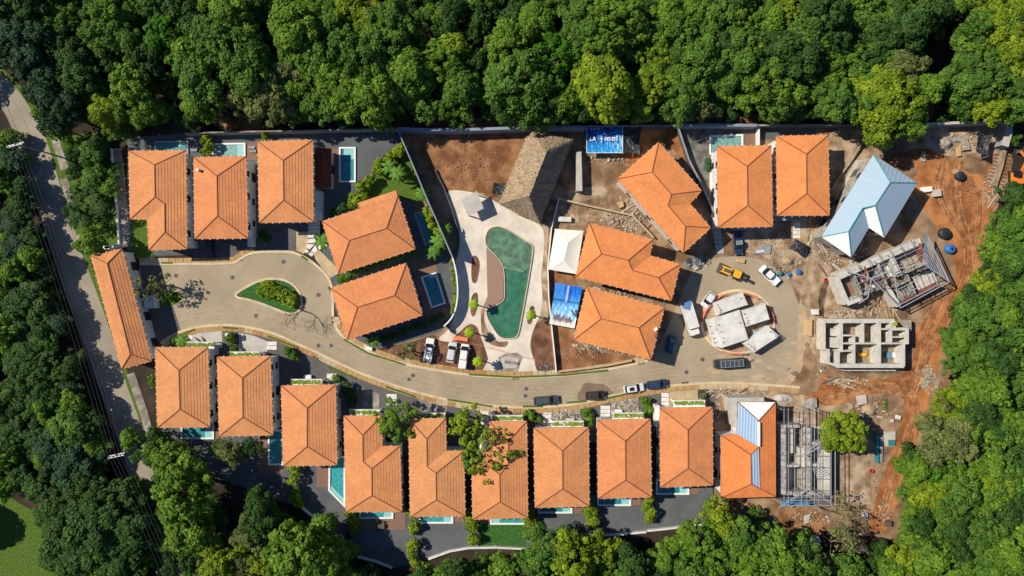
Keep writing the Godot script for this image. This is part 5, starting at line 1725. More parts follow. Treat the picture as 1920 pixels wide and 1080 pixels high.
	for i in 11:
		var x := 1886.0 - i * 1.95
		var y := 276.0 + i * 6.6
		var tb := MB.new()
		line([x - 17, y - 2, x - 4, y + 1], 0.28, 0.0, 0.35, tb)
		build("tie_beam", tb, mats.grey_timber, fd)
		var rb := MB.new()
		line([x + 6, y + 3, x + 15, y + 5], 0.2, 0.0, 0.2, rb)
		build("peg", rb, mats.dark_soil, fd)
	var pr := thing("plank", "long weathered pole leaning beside the easternmost finished villa", "timber")
	var pb := MB.new()
	pb.bar(P(1558, 357, 0.4), P(1620, 262, 1.2), 0.28)
	build("beam", pb, mats.grey_timber, pr)
	# planks, poles and offcuts, one by one
	var spots := [[1570, 430, 60, 22, 26, "on the ground west of the metal roof"], [1540, 462, 34, 14, 16, "between the black plastic and the metal roof"], [1560, 505, 40, 16, 10, "along the steel frame's north-west side"], [1736, 715, 12, 20, 10, "in the board heap south-east of the shell"], [1570, 716, 34, 8, 10, "at the foot of the concrete shell"], [1368, 738, 44, 8, 12, "in front of the half tiled villa"], [1205, 400, 34, 34, 14, "along the turned L-shaped villa's west wall"], [1130, 645, 46, 10, 12, "along the lower edge of the tarpaulin-side villa"], [1860, 360, 12, 18, 8, "at the trench's south end"], [1150, 545, 60, 9, 10, "in the gap between two middle villas"], [1620, 800, 20, 24, 8, "inside the dirt loop"], [1660, 585, 40, 8, 10, "under the steel frame's south edge"]]
	var ways := ["longest", "palest", "northernmost", "southernmost", "westernmost", "easternmost"]
	for s in spots:
		var turn := rng.randf() * PI
		for i in s[4]:
			var L := rng.randf_range(1.4, 4.6)
			var a: float = turn + rng.randf_range(-0.5, 0.5)
			var p := P(s[0] + rng.randf_range(-s[2], s[2]), s[1] + rng.randf_range(-s[3], s[3]))
			var mb := MB.new()
			var w := rng.randf_range(0.14, 0.34)
			mb.box(Vector3(0, 0.1, 0), Vector3(w, 0.08, L))
			var o := build("plank", mb, mats[["timber", "grey_timber", "pale_concrete", "iron"][rng.randi() % 4]], self, p + Vector3(0, rng.randf() * 0.1 + 0.02 * (i % 5), 0))
			o.rotation = Vector3(rng.randf_range(-0.03, 0.03), a, 0)
			tag(o, "loose builders' plank lying %s" % s[5], "plank", "planks " + s[5])
	# rubble and heaps
	var stone := [Color(0.46, 0.40, 0.32), Color(0.36, 0.28, 0.2), Color(0.52, 0.48, 0.42), Color(0.26, 0.19, 0.13), Color(0.40, 0.31, 0.22)]
	for k in [[1570, 470, 55, 40, 420, "pale rubble between the kerb and the metal roof"], [1590, 590, 45, 10, 160, "rubble strip north of the concrete shell"], [1588, 716, 40, 10, 180, "rubble strip south of the concrete shell"], [1380, 736, 60, 9, 220, "rubble in front of the half tiled villa"], [1195, 395, 40, 45, 320, "rubble along the turned L-shaped villa"], [1165, 415, 40, 12, 160, "rubble behind the marquee-side villa"], [1640, 575, 50, 12, 200, "rubble along the steel frame's south edge"], [1855, 350, 14, 30, 120, "rubble along the north-east trench"], [1740, 710, 14, 28, 140, "rubble on the verge south-east of the shell"], [1130, 648, 55, 9, 200, "rubble below the tarpaulin-side villa"], [1160, 552, 75, 6, 200, "rubble in the gap between the middle villas"], [1320, 490, 14, 12, 90, "rubble heap beside the yellow loader's bucket"], [1335, 770, 18, 18, 160, "rubble between the last finished villa and the half tiled one"], [1520, 970, 40, 16, 160, "rubble at the frame building's south foot"], [1470, 500, 40, 22, 200, "rubble scattered over the builders' yard"], [1540, 670, 8, 36, 110, "rubble strip west of the concrete shell"], [1640, 770, 40, 26, 150, "stones scattered inside the dirt loop"], [1660, 960, 16, 20, 70, "pale stones at the track's south end"], [1800, 270, 40, 22, 120, "stones scattered round the corner yard's stacks"], [1140, 300, 40, 10, 90, "stones below the blue printed sheet"]]:
		rubble(k[5], k[0], k[1], k[2], k[3], k[4], stone, 0.42)
	for k in [[880, 310, 70, 50, 420, "small clods strewn over the brown plot"], [1120, 400, 80, 20, 320, "small clods strewn over the sandy plot"], [1800, 360, 50, 60, 420, "clods strewn over the north-east track"], [1740, 600, 20, 90, 260, "clods along the dirt track east of the shell"], [1640, 750, 60, 30, 320, "clods strewn round the dirt loop"], [1450, 450, 60, 20, 260, "clods strewn over the front of the builders' yard"], [1100, 665, 50, 20, 220, "clods strewn over the red plot"], [1650, 900, 16, 70, 200, "clods along the southern dirt track"]]:
		rubble(k[5], k[0], k[1], k[2], k[3], k[4], [Color(0.36, 0.22, 0.13), Color(0.33, 0.18, 0.09), Color(0.42, 0.28, 0.17), Color(0.27, 0.16, 0.1)], 0.24, "clods")
	rubble("dark grey sacks heaped at the marquee-side villa's east corner", 1302, 492, 16, 13, 90, [Color(0.08, 0.085, 0.1), Color(0.2, 0.21, 0.24), Color(0.45, 0.45, 0.44)], 0.9, "sack_heap")
	rubble("crazy paving of pale and dark stones before the villa just east of the turf", 1061, 780, 24, 12, 170, [Color(0.5, 0.45, 0.38), Color(0.2, 0.17, 0.14), Color(0.38, 0.33, 0.27)], 0.5, "stone_paving")
	rubble("crazy paving of pale and dark stones beside the silver SUV's kerb", 1172, 762, 24, 10, 170, [Color(0.5, 0.45, 0.38), Color(0.2, 0.17, 0.14), Color(0.38, 0.33, 0.27)], 0.5, "stone_paving")
	mound("brown earth heap inside the loop of the dirt track", "earth_heap", 1632, 770, 18, 14, 1.2, mats.pale_soil)
	mound("dark grey gravel heap below the easternmost corner wall", "gravel_heap", 1770, 270, 22, 15, 1.4, mats.grey_timber)
	mound("pale sand heap in the builders' yard", "sand_heap", 1478, 490, 14, 9, 0.9, mats.pale_soil)
	mound("low sand heap on the sandy plot", "sand_heap", 1100, 374, 34, 10, 0.6, mats.pale_soil)
	mound("brown earth heap beside the metal roof's north corner", "earth_heap", 1690, 300, 26, 16, 1.2, mats.red_soil)
	mound("pale gravel heap east of the half tiled villa", "gravel_heap", 1466, 748, 18, 9, 0.6, mats.pale_concrete)

func container(label: String, pts: Array, h: float) -> void:
	var pl := poly(pts, h + 0.18)
	var mid := (pl[0] + pl[1] + pl[2] + pl[3]) / 4.0
	var o := thing("site_container", label, "container", Vector3(mid.x, 0.18, mid.y), "")
	var q := PackedVector2Array()
	for p in pl:
		q.append(p - mid)
	var mb := MB.new()
	mb.prism(q, 0.12, h - 0.06)
	build("body", mb, mats.box_white, o)
	var rf := MB.new()
	var d := (q[1] - q[0])
	var e := (q[3] - q[0])
	var n := int(d.length() / 0.35)
	for i in n:   # corrugated lid
		var a := q[0] + d * i / n
		var b := q[0] + d * (i + 0.55) / n
		rf.prism(PackedVector2Array([a, b, b + e, a + e]), h - 0.06, h)
	build("roof_sheet", rf, mats.box_white, o)
	for i in 4:
		var cb := MB.new()
		cb.box(Vector3(q[i].x * 0.985, h / 2, q[i].y * 0.985), Vector3(0.16, h + 0.04, 0.16), turned(Vector3(d.x, 0, d.y)))
		build("corner_post", cb, mats.white_paint, o)
	var db := MB.new()
	var m := q[1].lerp(q[2], 0.5)
	var nn := d.normalized()
	db.box(Vector3(m.x + nn.x * 0.03, h * 0.48, m.y + nn.y * 0.03), Vector3(0.9, h * 0.8, 0.06), turned(Vector3(nn.x, 0, nn.y)))
	build("door", db, mats.grey_wall, o)
	for i in 5:
		var sb := MB.new()
		var p: Vector2 = q[0] + d * [0.08, 0.1, 0.09, 0.12, 0.9][i] + e * [0.25, 0.5, 0.85, 0.7, 0.4][i]
		sb.box(Vector3(p.x, h + 0.03, p.y), Vector3(0.4, 0.04, 0.28))
		build("roof_block", sb, mats.floor_screed, o)

func shell_house() -> void:
	var o := thing("concrete_shell", "roofless grey concrete shell of a house with open rooms", "building", P(1620, 645))
	marks.append(["the concrete shell", o.position])
	var h := 3.4
	var segs := [[1545, 602, 1677, 602, .9], [1677, 602, 1677, 618, .6], [1672, 617, 1703, 617, .6], [1702, 617, 1702, 645, .5], [1578, 644, 1702, 644, .35], [1694, 645, 1694, 687, .7], [1571, 686, 1695, 686, .9], [1552, 681, 1572, 686, .6], [1553, 656, 1553, 682, .7], [1545.5, 602, 1545.5, 656, .6], [1545, 655, 1556, 657, .5], [1578, 602, 1578, 660, .6], [1572, 658, 1572, 686, .6], [1619, 605, 1619, 644, .4], [1648.5, 602, 1648.5, 686, .8], [1602, 629, 1602, 686, .4], [1671.5, 604, 1671.5, 644, .35], [1578, 629, 1602, 629, .35], [1648, 617, 1672, 617, .35], [1578, 658, 1602, 658, .35], [1672, 632, 1692, 632, .3]]
	for s in segs:
		var mb := MB.new()
		line([s[0], s[1], s[2], s[3]], s[4], 0.2, h + rng.randf_range(-0.03, 0.03), mb, Color.WHITE, h)
		var w := build("wall", mb, mats.shell, o)
		w.position = -o.position
	var fb := MB.new()
	fb.prism(poly([1546, 603, 1702, 603, 1702, 645, 1694, 686, 1571, 686, 1553, 680, 1553, 656, 1546, 655], h), 0.02, 0.3)
	build("floor_slab", fb, mats.floor_screed, o).position = -o.position
	for k in [[1559, 616, 1571, 630, 2.2, "parapet"], [1561, 633, 1573, 652, 3.1, "stair_block"], [1556, 660, 1566, 668, 1.4, "stair_block"], [1560, 672, 1570, 678, 0.9, "stair_block"]]:
		var sb := MB.new()
		sb.prism(poly([k[0], k[1], k[2], k[1], k[2], k[3], k[0], k[3]], k[4]), 0.3, k[4])
		build(k[5], sb, mats.shell, o).position = -o.position
	var yb := boxes("mortar_tray", "yellow mortar tray on the floor of the shell's middle room", "tray", [1609, 662, 1625, 662, 1625, 668, 1609, 668], 0.5, 0.3, mats.yellow_paint)
	boxes("mixing_tub", "blue grey mixing tub on the floor of the shell's south-east room", "tub", [1661, 661, 1673, 661, 1673, 672, 1661, 672], 0.4, 0.3, mats.blue_steel)
	boxes("sack_stack", "pale sacks stacked beside the blue grey tub in the shell", "sacks", [1674, 661, 1681, 662, 1680, 671, 1674, 670], 0.5, 0.3, mats.canvas)
	boxes("board_platform", "pink brown board platform on the shell's north-east corner", "boards", [1694, 600, 1709, 600, 1709, 621, 1700, 621], 2.0, 0.02, mats.grey_timber)
	boxes("sand_bag", "green yellow sack on the shell's north-east wall", "sack", [1676, 604, 1682, 604, 1683, 610, 1676, 610], 0.4, 3.4, mats.leaf_7)
	var sc := thing("scaffold", "low scaffold of pale poles along the shell's south wall", "scaffold")
	for i in 8:
		var x := 1570.0 + i * 14
		var pb := MB.new()
		pb.tube([P(x, 692), P(x, 692) + Vector3(0, 2.6, 0)], 0.05, 0.05, 6)
		build("pole", pb, mats.steel, sc)
	for y in [1.3, 2.5]:
		var rb := MB.new()
		var a := P(1570, 692)
		var b := P(1668, 692)
		rb.bar(a + Vector3(0, y, 0), b + Vector3(0, y, 0), 0.09)
		build("rail", rb, mats.white_paint, sc)

func bars(called: String, o: Node3D, list: Array, w: float, m: Material) -> void:   # each bar its own mesh: [from, to]
	for k in list:
		var mb := MB.new()
		mb.bar(k[0], k[1], w)
		build(called, mb, m, o)

func steel_house() -> void:
	var o := thing("steel_frame_house", "half built house with block walls under an open steel roof frame", "building", P(1660, 510))
	marks.append(["the steel frame house", o.position])
	var org := Vector2(1567, 518)
	var u := Vector2(0.922, -0.389)
	var v := Vector2(0.389, 0.922)
	var L := func(a: float, b: float, h: float) -> Vector3:
		var q: Vector2 = org + u * a + v * b
		return P(q.x, q.y, h) - o.position
	var fl := MB.new()
	var pl := PackedVector2Array()
	for k in [[0, 0], [176, 0], [178, 92], [84, 98], [82, 60], [0, 56]]:
		var p: Vector3 = L.call(k[0], k[1], 0.3)
		pl.append(Vector2(p.x, p.z))
	fl.prism(pl, 0.02, 0.3)
	build("floor_slab", fl, mats.floor_screed, o)
	var h := 3.3
	for s in [[0, 0, 176, 0, 0.3, "block"], [4, 2, 172, 2, 1.6, "shell"], [0, 0, 0, 56, 1.2, "shell"], [0, 56, 30, 57, 0.9, "shell"], [34, 8, 34, 52, .35, "block"], [8, 8, 34, 8, .5, "block"], [8, 50, 34, 50, .5, "block"], [56, 4, 56, 34, .4, "red_oxide"], [82, 6, 82, 60, .4, "block"], [110, 4, 112, 46, 1.1, "shell"], [112, 46, 168, 44, .45, "block"], [168, 4, 172, 50, .5, "red_oxide"], [56, 34, 82, 36, .4, "red_oxide"], [36, 52, 82, 54, .4, "block"], [84, 60, 88, 98, .9, "shell"], [88, 97, 176, 90, .3, "red_oxide"], [126, 50, 128, 94, .35, "block"], [150, 52, 176, 54, .35, "block"], [96, 62, 126, 60, .3, "block"]]:
		var a: Vector3 = L.call(s[0], s[1], h)
		var b: Vector3 = L.call(s[2], s[3], h)
		var mb := MB.new()
		var d := (b - a).normalized()
		var hh: float = h + rng.randf_range(-0.5, 0.1)
		mb.box(Vector3((a.x + b.x) / 2, hh / 2 + 0.1, (a.z + b.z) / 2), Vector3(s[4], hh, Vector2(a.x - b.x, a.z - b.z).length()), turned(d))
		build("wall", mb, mats[s[5]], o)
	for k in [[8, 10, 32, 48, 0.9, "decking"], [116, 8, 166, 42, 0.6, "grey_timber"], [62, 28, 80, 34, 2.6, "blue_steel"], [132, 58, 172, 86, 1.0, "shell"], [90, 64, 124, 92, 0.8, "floor_screed"], [38, 8, 54, 30, 0.7, "canvas"], [84, 8, 106, 40, 1.2, "shell"], [58, 38, 80, 54, 0.9, "canvas"]]:
		var mb := MB.new()
		var pp := PackedVector2Array()
		for c in [[k[0], k[1]], [k[2], k[1]], [k[2], k[3]], [k[0], k[3]]]:
			var p: Vector3 = L.call(c[0], c[1], k[4])
			pp.append(Vector2(p.x, p.z))
		mb.prism(pp, 0.3, k[4])
		build("room_floor", mb, mats[k[5]], o)
	# steel: posts, rafters to the ridge, purlins and the open hip at the east end
	var st := []
	for k in [[20, 6], [48, 4], [76, 2], [104, 0], [132, -2], [160, -4], [40, 54], [84, 58], [88, 98], [120, 94], [150, 92], [178, 90]]:
		st.append([L.call(k[0], k[1], 0.3), L.call(k[0], k[1], 4.6)])
		bars("post", o, [[L.call(k[0], k[1], 0.3), L.call(k[0], k[1], 4.6)]], 0.14, mats.steel)
	bars("rafter", o, [[L.call(20, -4, 4.7), L.call(60, 30, 5.8)], [L.call(60, 30, 5.8), L.call(40, 60, 4.7)], [L.call(60, 30, 5.8), L.call(88, 100, 4.7)], [L.call(60, 30, 5.8), L.call(104, 30, 6.0)], [L.call(104, 30, 6.0), L.call(160, 42, 6.2)], [L.call(104, 30, 6.0), L.call(88, 100, 4.7)], [L.call(160, 42, 6.2), L.call(188, -8, 4.6)], [L.call(160, 42, 6.2), L.call(192, 92, 4.6)], [L.call(40, 60, 4.7), L.call(20, 64, 4.6)], [L.call(36, 54, 4.6), L.call(58, 18, 5.4)]], 0.17, mats.steel)
	for i in 7:
		var a := 24.0 + i * 22
		bars("rafter", o, [[L.call(a, -8, 4.5), L.call(a + 2, 34, 5.7)], [L.call(a + 2, 34, 5.7), L.call(a + 4, 64 if a < 80 else 96, 4.5)]], 0.1, mats.iron)
	for i in 4:
		bars("purlin", o, [[L.call(22, 4 + i * 13, 4.8 + i * 0.3), L.call(166 + i * 2, i * 13, 4.9 + i * 0.3)]], 0.09, mats.steel)
	for i in 3:
		bars("purlin", o, [[L.call(86 + i * 6, 96 - i * 14, 4.7 + i * 0.4), L.call(184 - i * 4, 88 - i * 12, 4.7 + i * 0.4)]], 0.13, mats.steel)
	bars("eave_beam", o, [[L.call(88, 102, 4.6), L.call(192, 92, 4.6)], [L.call(188, -8, 4.6), L.call(192, 92, 4.6)]], 0.16, mats.steel)
	bars("blue_beam", o, [[L.call(188, -8, 4.6), L.call(164, 34, 6.1)], [L.call(188, -8, 4.65), L.call(170, 26, 5.6)]], 0.2, mats.blue_steel)
	for i in 8:
		var t := (i + 0.5) / 8.0
		bars("purlin", o, [[(L.call(188, -8, 4.6) as Vector3).lerp(L.call(162, 40, 6.2), t), (L.call(192, 92, 4.6) as Vector3).lerp(L.call(162, 44, 6.2), t)]], 0.12, mats.steel)
	for i in 6:
		bars("jack_rafter", o, [[L.call(92 + i * 6, 66 + i, 5.2), L.call(98 + i * 5, 92 - i, 4.7)]], 0.1, mats.steel)

func frame_house() -> void:
	var o := thing("frame_house", "narrow half built house under a grid of steel bars beside the half tiled villa", "building", P(1510, 860))
	marks.append(["the frame house", o.position])
	var L := func(x: float, y: float, h: float) -> Vector3:
		return P(x, y, h) - o.position
	var h := 4.6
	var box := func(called: String, x0: float, y0: float, x1: float, y1: float, b0: float, b1: float, m: String) -> void:
		var mb := MB.new()
		var pp := PackedVector2Array()
		for c in [[x0, y0], [x1, y0], [x1, y1], [x0, y1]]:
			var p: Vector3 = L.call(c[0], c[1], b1)
			pp.append(Vector2(p.x, p.z))
		mb.prism(pp, b0, b1)
		build(called, mb, mats[m], o)
	box.call("floor_slab", 1462, 800, 1556, 930, 0.02, 0.3, "shell")
	box.call("floor_slab", 1468, 766, 1530, 800, 0.02, 0.35, "pale_soil")
	for k in [[1462, 797, 1474, 927, 0.3, h], [1474, 797, 1500, 802, .3, h - 0.3], [1482, 804, 1487, 850, .3, h - 1], [1498, 840, 1512, 876, .3, h - 0.8], [1474, 872, 1500, 876, .3, h - .4], [1510, 802, 1521, 922, .3, h - .2], [1498, 880, 1511, 922, .3, 1.2], [1488, 880, 1498, 922, .3, .6], [1540, 832, 1556, 922, .3, h - .6], [1525, 830, 1554, 836, .3, h], [1474, 922, 1556, 928, .3, h - .3], [1520, 870, 1542, 874, .3, h - .8], [1528, 876, 1534, 920, .3, 1.0]]:
		box.call("wall", k[0], k[1], k[2], k[3], k[4], k[5], "shell" if rng.randf() < 0.6 else "block")
	box.call("loose_board", 1486, 806, 1492, 848, 0.3, 2.0, "red_soil")
	box.call("loose_board", 1534, 812, 1543, 828, 0.02, 1.0, "timber")
	box.call("roof_sheet", 1470, 940, 1518, 948, 0.02, 2.2, "blue_steel")
	for i in 9:
		var y := 768.0 + i * 21.5
		bars("cross_bar", o, [[L.call(1466, y, 5.6), L.call(1512 if i < 3 else 1554, y + 1, 5.7)]], 0.07, mats.iron)
	var xs := [1470, 1478, 1490, 1503, 1513, 1521, 1527, 1534]
	for i in xs.size():
		bars("long_bar", o, [[L.call(xs[i], 764, 5.8), L.call(xs[i], 950 - (i % 3) * 6, 5.8)]], 0.085, mats.steel)
	for x in [1558, 1566]:
		bars("long_bar", o, [[L.call(x, 836, 5.6), L.call(x, 948, 5.6)]], 0.12, mats.steel)
	bars("hip_bar", o, [[L.call(1505, 852, 6.0), L.call(1540, 828, 5.6)], [L.call(1508, 856, 6.0), L.call(1544, 832, 5.6)], [L.call(1540, 828, 5.6), L.call(1560, 842, 5.5)], [L.call(1512, 918, 6.0), L.call(1460, 952, 5.0)], [L.call(1516, 918, 6.0), L.call(1566, 948, 5.0)]], 0.17, mats.steel)
	for i in 4:
		bars("eave_bar", o, [[L.call(1466 + i * 3, 948 - i * 5, 5.0 + i * 0.2), L.call(1562 - i * 3, 948 - i * 5, 5.0 + i * 0.2)]], 0.12, mats.blue_steel if i % 2 else mats.steel)
	for k in [[1466, 768], [1512, 768], [1466, 850], [1466, 946], [1558, 838], [1566, 946], [1534, 770]]:
		bars("post", o, [[L.call(k[0], k[1], 5.6) * Vector3(1, 0, 1) + Vector3(0, 0.02, 0), L.call(k[0], k[1], 5.6)]], 0.14, mats.steel)
	for i in 6:
		bars("rafter", o, [[L.call(1524 + i * 1.5, 880 + i * 3, 5.3), L.call(1536 + i * 3, 868 + i * 4, 5.0)]], 0.08, mats.white_paint)
	rubble("bricks and offcuts strewn in the frame house's north room", 1500, 783, 26, 16, 160, [Color(0.5, 0.42, 0.35), Color(0.3, 0.14, 0.1), Color(0.6, 0.57, 0.52), Color(0.2, 0.18, 0.2)], 0.6)

func loader() -> void:
	var a := P(1344, 501)
	var b := P(1404, 526)
	var o := thing("backhoe_loader", "yellow backhoe loader parked by the north kerb of the roundabout", "loader", (a + b) / 2)
	o.basis = turned(a - b)
	var ch := MB.new()
	ch.box(Vector3(0, 0.85, 0.7), Vector3(1.0, 0.7, 4.2))
	build("chassis", ch, mats.yellow_paint, o)
	var hd := MB.new()
	hd.loft([rrect(1.1, 0.7, 2.6, 0.8, 0.2), rrect(1.5, 0.8, 2.5, 0.65, 0.2)])
	build("bonnet", hd, mats.iron, o)
	var cb := MB.new()
	cb.loft([rrect(1.1, -1.15, 0.65, 1.5, 0.2), rrect(2.5, -1.0, 0.5, 1.4, 0.2)])
	build("cab", cb, mats.car_glass, o)
	var rf := MB.new()
	rf.loft([rrect(2.5, -1.1, 0.6, 1.75, 0.25), rrect(2.68, -1.05, 0.55, 1.7, 0.3)])
	build("cab_roof", rf, mats.yellow_paint, o)
	for s in [-1, 1]:
		for k in [[-0.7, 0.72, 2.0], [2.0, 0.5, 1.4]]:
			var w := node("wheel", texs.wheel, mats.tyre, o, Vector3(s * 0.95, k[1], k[0]))
			w.scale = Vector3(k[2] * 0.85, k[2], k[2])
			node("rim", texs.rim, mats.yellow_paint, w)
		var ar := MB.new()
		ar.bar(Vector3(s * 0.62, 1.35, 0.9), Vector3(s * 0.62, 0.95, 3.1), 0.2, 0.3)
		build("loader_arm", ar, mats.yellow_paint, o)
		var sg := MB.new()
		sg.box(Vector3(s * 1.0, 0.4, -1.6), Vector3(0.25, 0.9, 0.3))
		build("stabiliser", sg, mats.iron, o)
	var bk := MB.new()
	bk.box(Vector3(0, 0.35, 3.35), Vector3(2.3, 0.08, 0.9))
	bk.box(Vector3(0, 0.65, 2.95), Vector3(2.3, 0.7, 0.1))
	for s in [-1, 1]:
		bk.box(Vector3(s * 1.12, 0.6, 3.3), Vector3(0.08, 0.55, 0.8))
	build("front_bucket", bk, mats.iron, o)
	var bm := MB.new()
	bm.bar(Vector3(0, 1.1, -1.5), Vector3(0.15, 2.3, -2.5), 0.3, 0.35)
	build("boom", bm, mats.iron, o)
	var dp := MB.new()
	dp.bar(Vector3(0.15, 2.3, -2.5), Vector3(0.25, 1.0, -4.1), 0.22, 0.25)
	build("dipper", dp, mats.iron, o)
	var rb := MB.new()
	rb.box(Vector3(0.25, 0.75, -4.15), Vector3(0.6, 0.6, 0.4))
	build("rear_bucket", rb, mats.iron, o)

func truck() -> void:
	var a := P(1300, 629)
	var b := P(1281, 566)
	var o := thing("box_truck", "white box truck with a blue sheet folded over its tail, beside the villa", "truck", (a + b) / 2)
	o.basis = turned(a - b)
	var L := a.distance_to(b)
	var bx := MB.new()
	bx.loft([rrect(0.95, -L / 2, L / 2 - 1.9, 2.35, 0.08), rrect(2.95, -L / 2, L / 2 - 1.9, 2.35, 0.08)])
	build("box_body", bx, mats.box_white, o)
	var cf := MB.new()
	cf.loft([rrect(0.5, L / 2 - 1.75, L / 2, 2.15, 0.2), rrect(1.3, L / 2 - 1.75, L / 2, 2.15, 0.25), rrect(2.3, L / 2 - 1.7, L / 2 - 0.35, 2.0, 0.25)])
	build("cab", cf, mats.box_white, o)
	var wb := MB.new()
	wb.quad(Vector3(-0.9, 1.35, L / 2 + 0.02), Vector3(0.9, 1.35, L / 2 + 0.02), Vector3(0.85, 2.2, L / 2 - 0.3), Vector3(-0.85, 2.2, L / 2 - 0.3), Color.WHITE, Vector3.BACK)
	build("windscreen", wb, mats.car_glass, o)
	var ch := MB.new()
	ch.box(Vector3(0, 0.75, 0), Vector3(0.9, 0.3, L - 0.4))
	build("chassis", ch, mats.iron, o)
	var tb := MB.new()
	tb.tri(Vector3(-1.19, 3.0, -L / 2 - 0.02), Vector3(1.19, 3.0, -L / 2 - 0.02), Vector3(0.2, 3.02, -L / 2 + 2.0), Color.WHITE, Vector3.UP)
	tb.tri(Vector3(-1.19, 3.0, -L / 2 - 0.02), Vector3(-1.19, 3.0, -L / 2 + 1.1), Vector3(0.2, 3.02, -L / 2 + 2.0), Color.WHITE, Vector3.UP)
	tb.quad(Vector3(-1.19, 3.0, -L / 2 - 0.02), Vector3(1.19, 3.0, -L / 2 - 0.02), Vector3(1.19, 2.2, -L / 2 - 0.04), Vector3(-1.19, 2.4, -L / 2 - 0.04), Color.WHITE)
	build("blue_sheet", tb, mats.blue_steel, o)
	for s in [-1, 1]:
		for z in [L / 2 - 0.9, -L / 2 + 1.4]:
			var w := node("wheel", texs.wheel, mats.tyre, o, Vector3(s * 0.95, 0.42, z))
			w.scale = Vector3.ONE * 1.25
			node("rim", texs.rim, mats.rim, w)
		var mr := MB.new()
		mr.box(Vector3(s * 1.25, 1.8, L / 2 - 0.4), Vector3(0.25, 0.35, 0.12))
		build("mirror", mr, mats.iron, o)
		var hl := MB.new()
		hl.box(Vector3(s * 0.8, 0.8, L / 2 + 0.01), Vector3(0.35, 0.2, 0.08))
		build("headlight", hl, mats.lamp_clear, o)

func excavator() -> void:
	var c := P(1900, 335)
	var o := thing("excavator", "orange excavator with a long boom half hidden under the eastern trees", "excavator", c)
	for s in [-1, 1]:
		var tb := MB.new()
		tb.loft([rrect(0.0, -1.7, 1.7, 0.5, 0.2), rrect(0.7, -1.6, 1.6, 0.5, 0.2)])
		var t := build("track", tb, mats.tyre, o)
		t.position = Vector3(s * 1.0, 0, 0)
	var bd := MB.new()
	bd.loft([rrect(0.75, -1.4, 1.5, 2.3, 0.3), rrect(1.9, -1.3, 1.4, 2.1, 0.3)])
	build("house", bd, mats.orange_paint, o)
	var cb := MB.new()
	cb.loft([rrect(1.0, -1.5, 0.1, 1.0, 0.15), rrect(2.7, -1.35, 0.0, 0.9, 0.15)])
	var k := build("cab", cb, mats.car_glass, o)
	k.position = Vector3(-0.6, 0, 0)
	var b1 := MB.new()
	b1.bar(Vector3(0.3, 1.8, -0.8), Vector3(0.5, 3.6, -3.6), 0.5, 0.6)
	build("boom", b1, mats.orange_paint, o)
	var b2 := MB.new()
	b2.bar(Vector3(0.5, 3.6, -3.6), Vector3(0.7, 1.3, -5.9), 0.35, 0.4)
	build("stick", b2, mats.orange_paint, o)
	var b3 := MB.new()
	b3.box(Vector3(0.7, 0.9, -5.9), Vector3(0.9, 0.9, 0.7))
	build("bucket", b3, mats.iron, o)

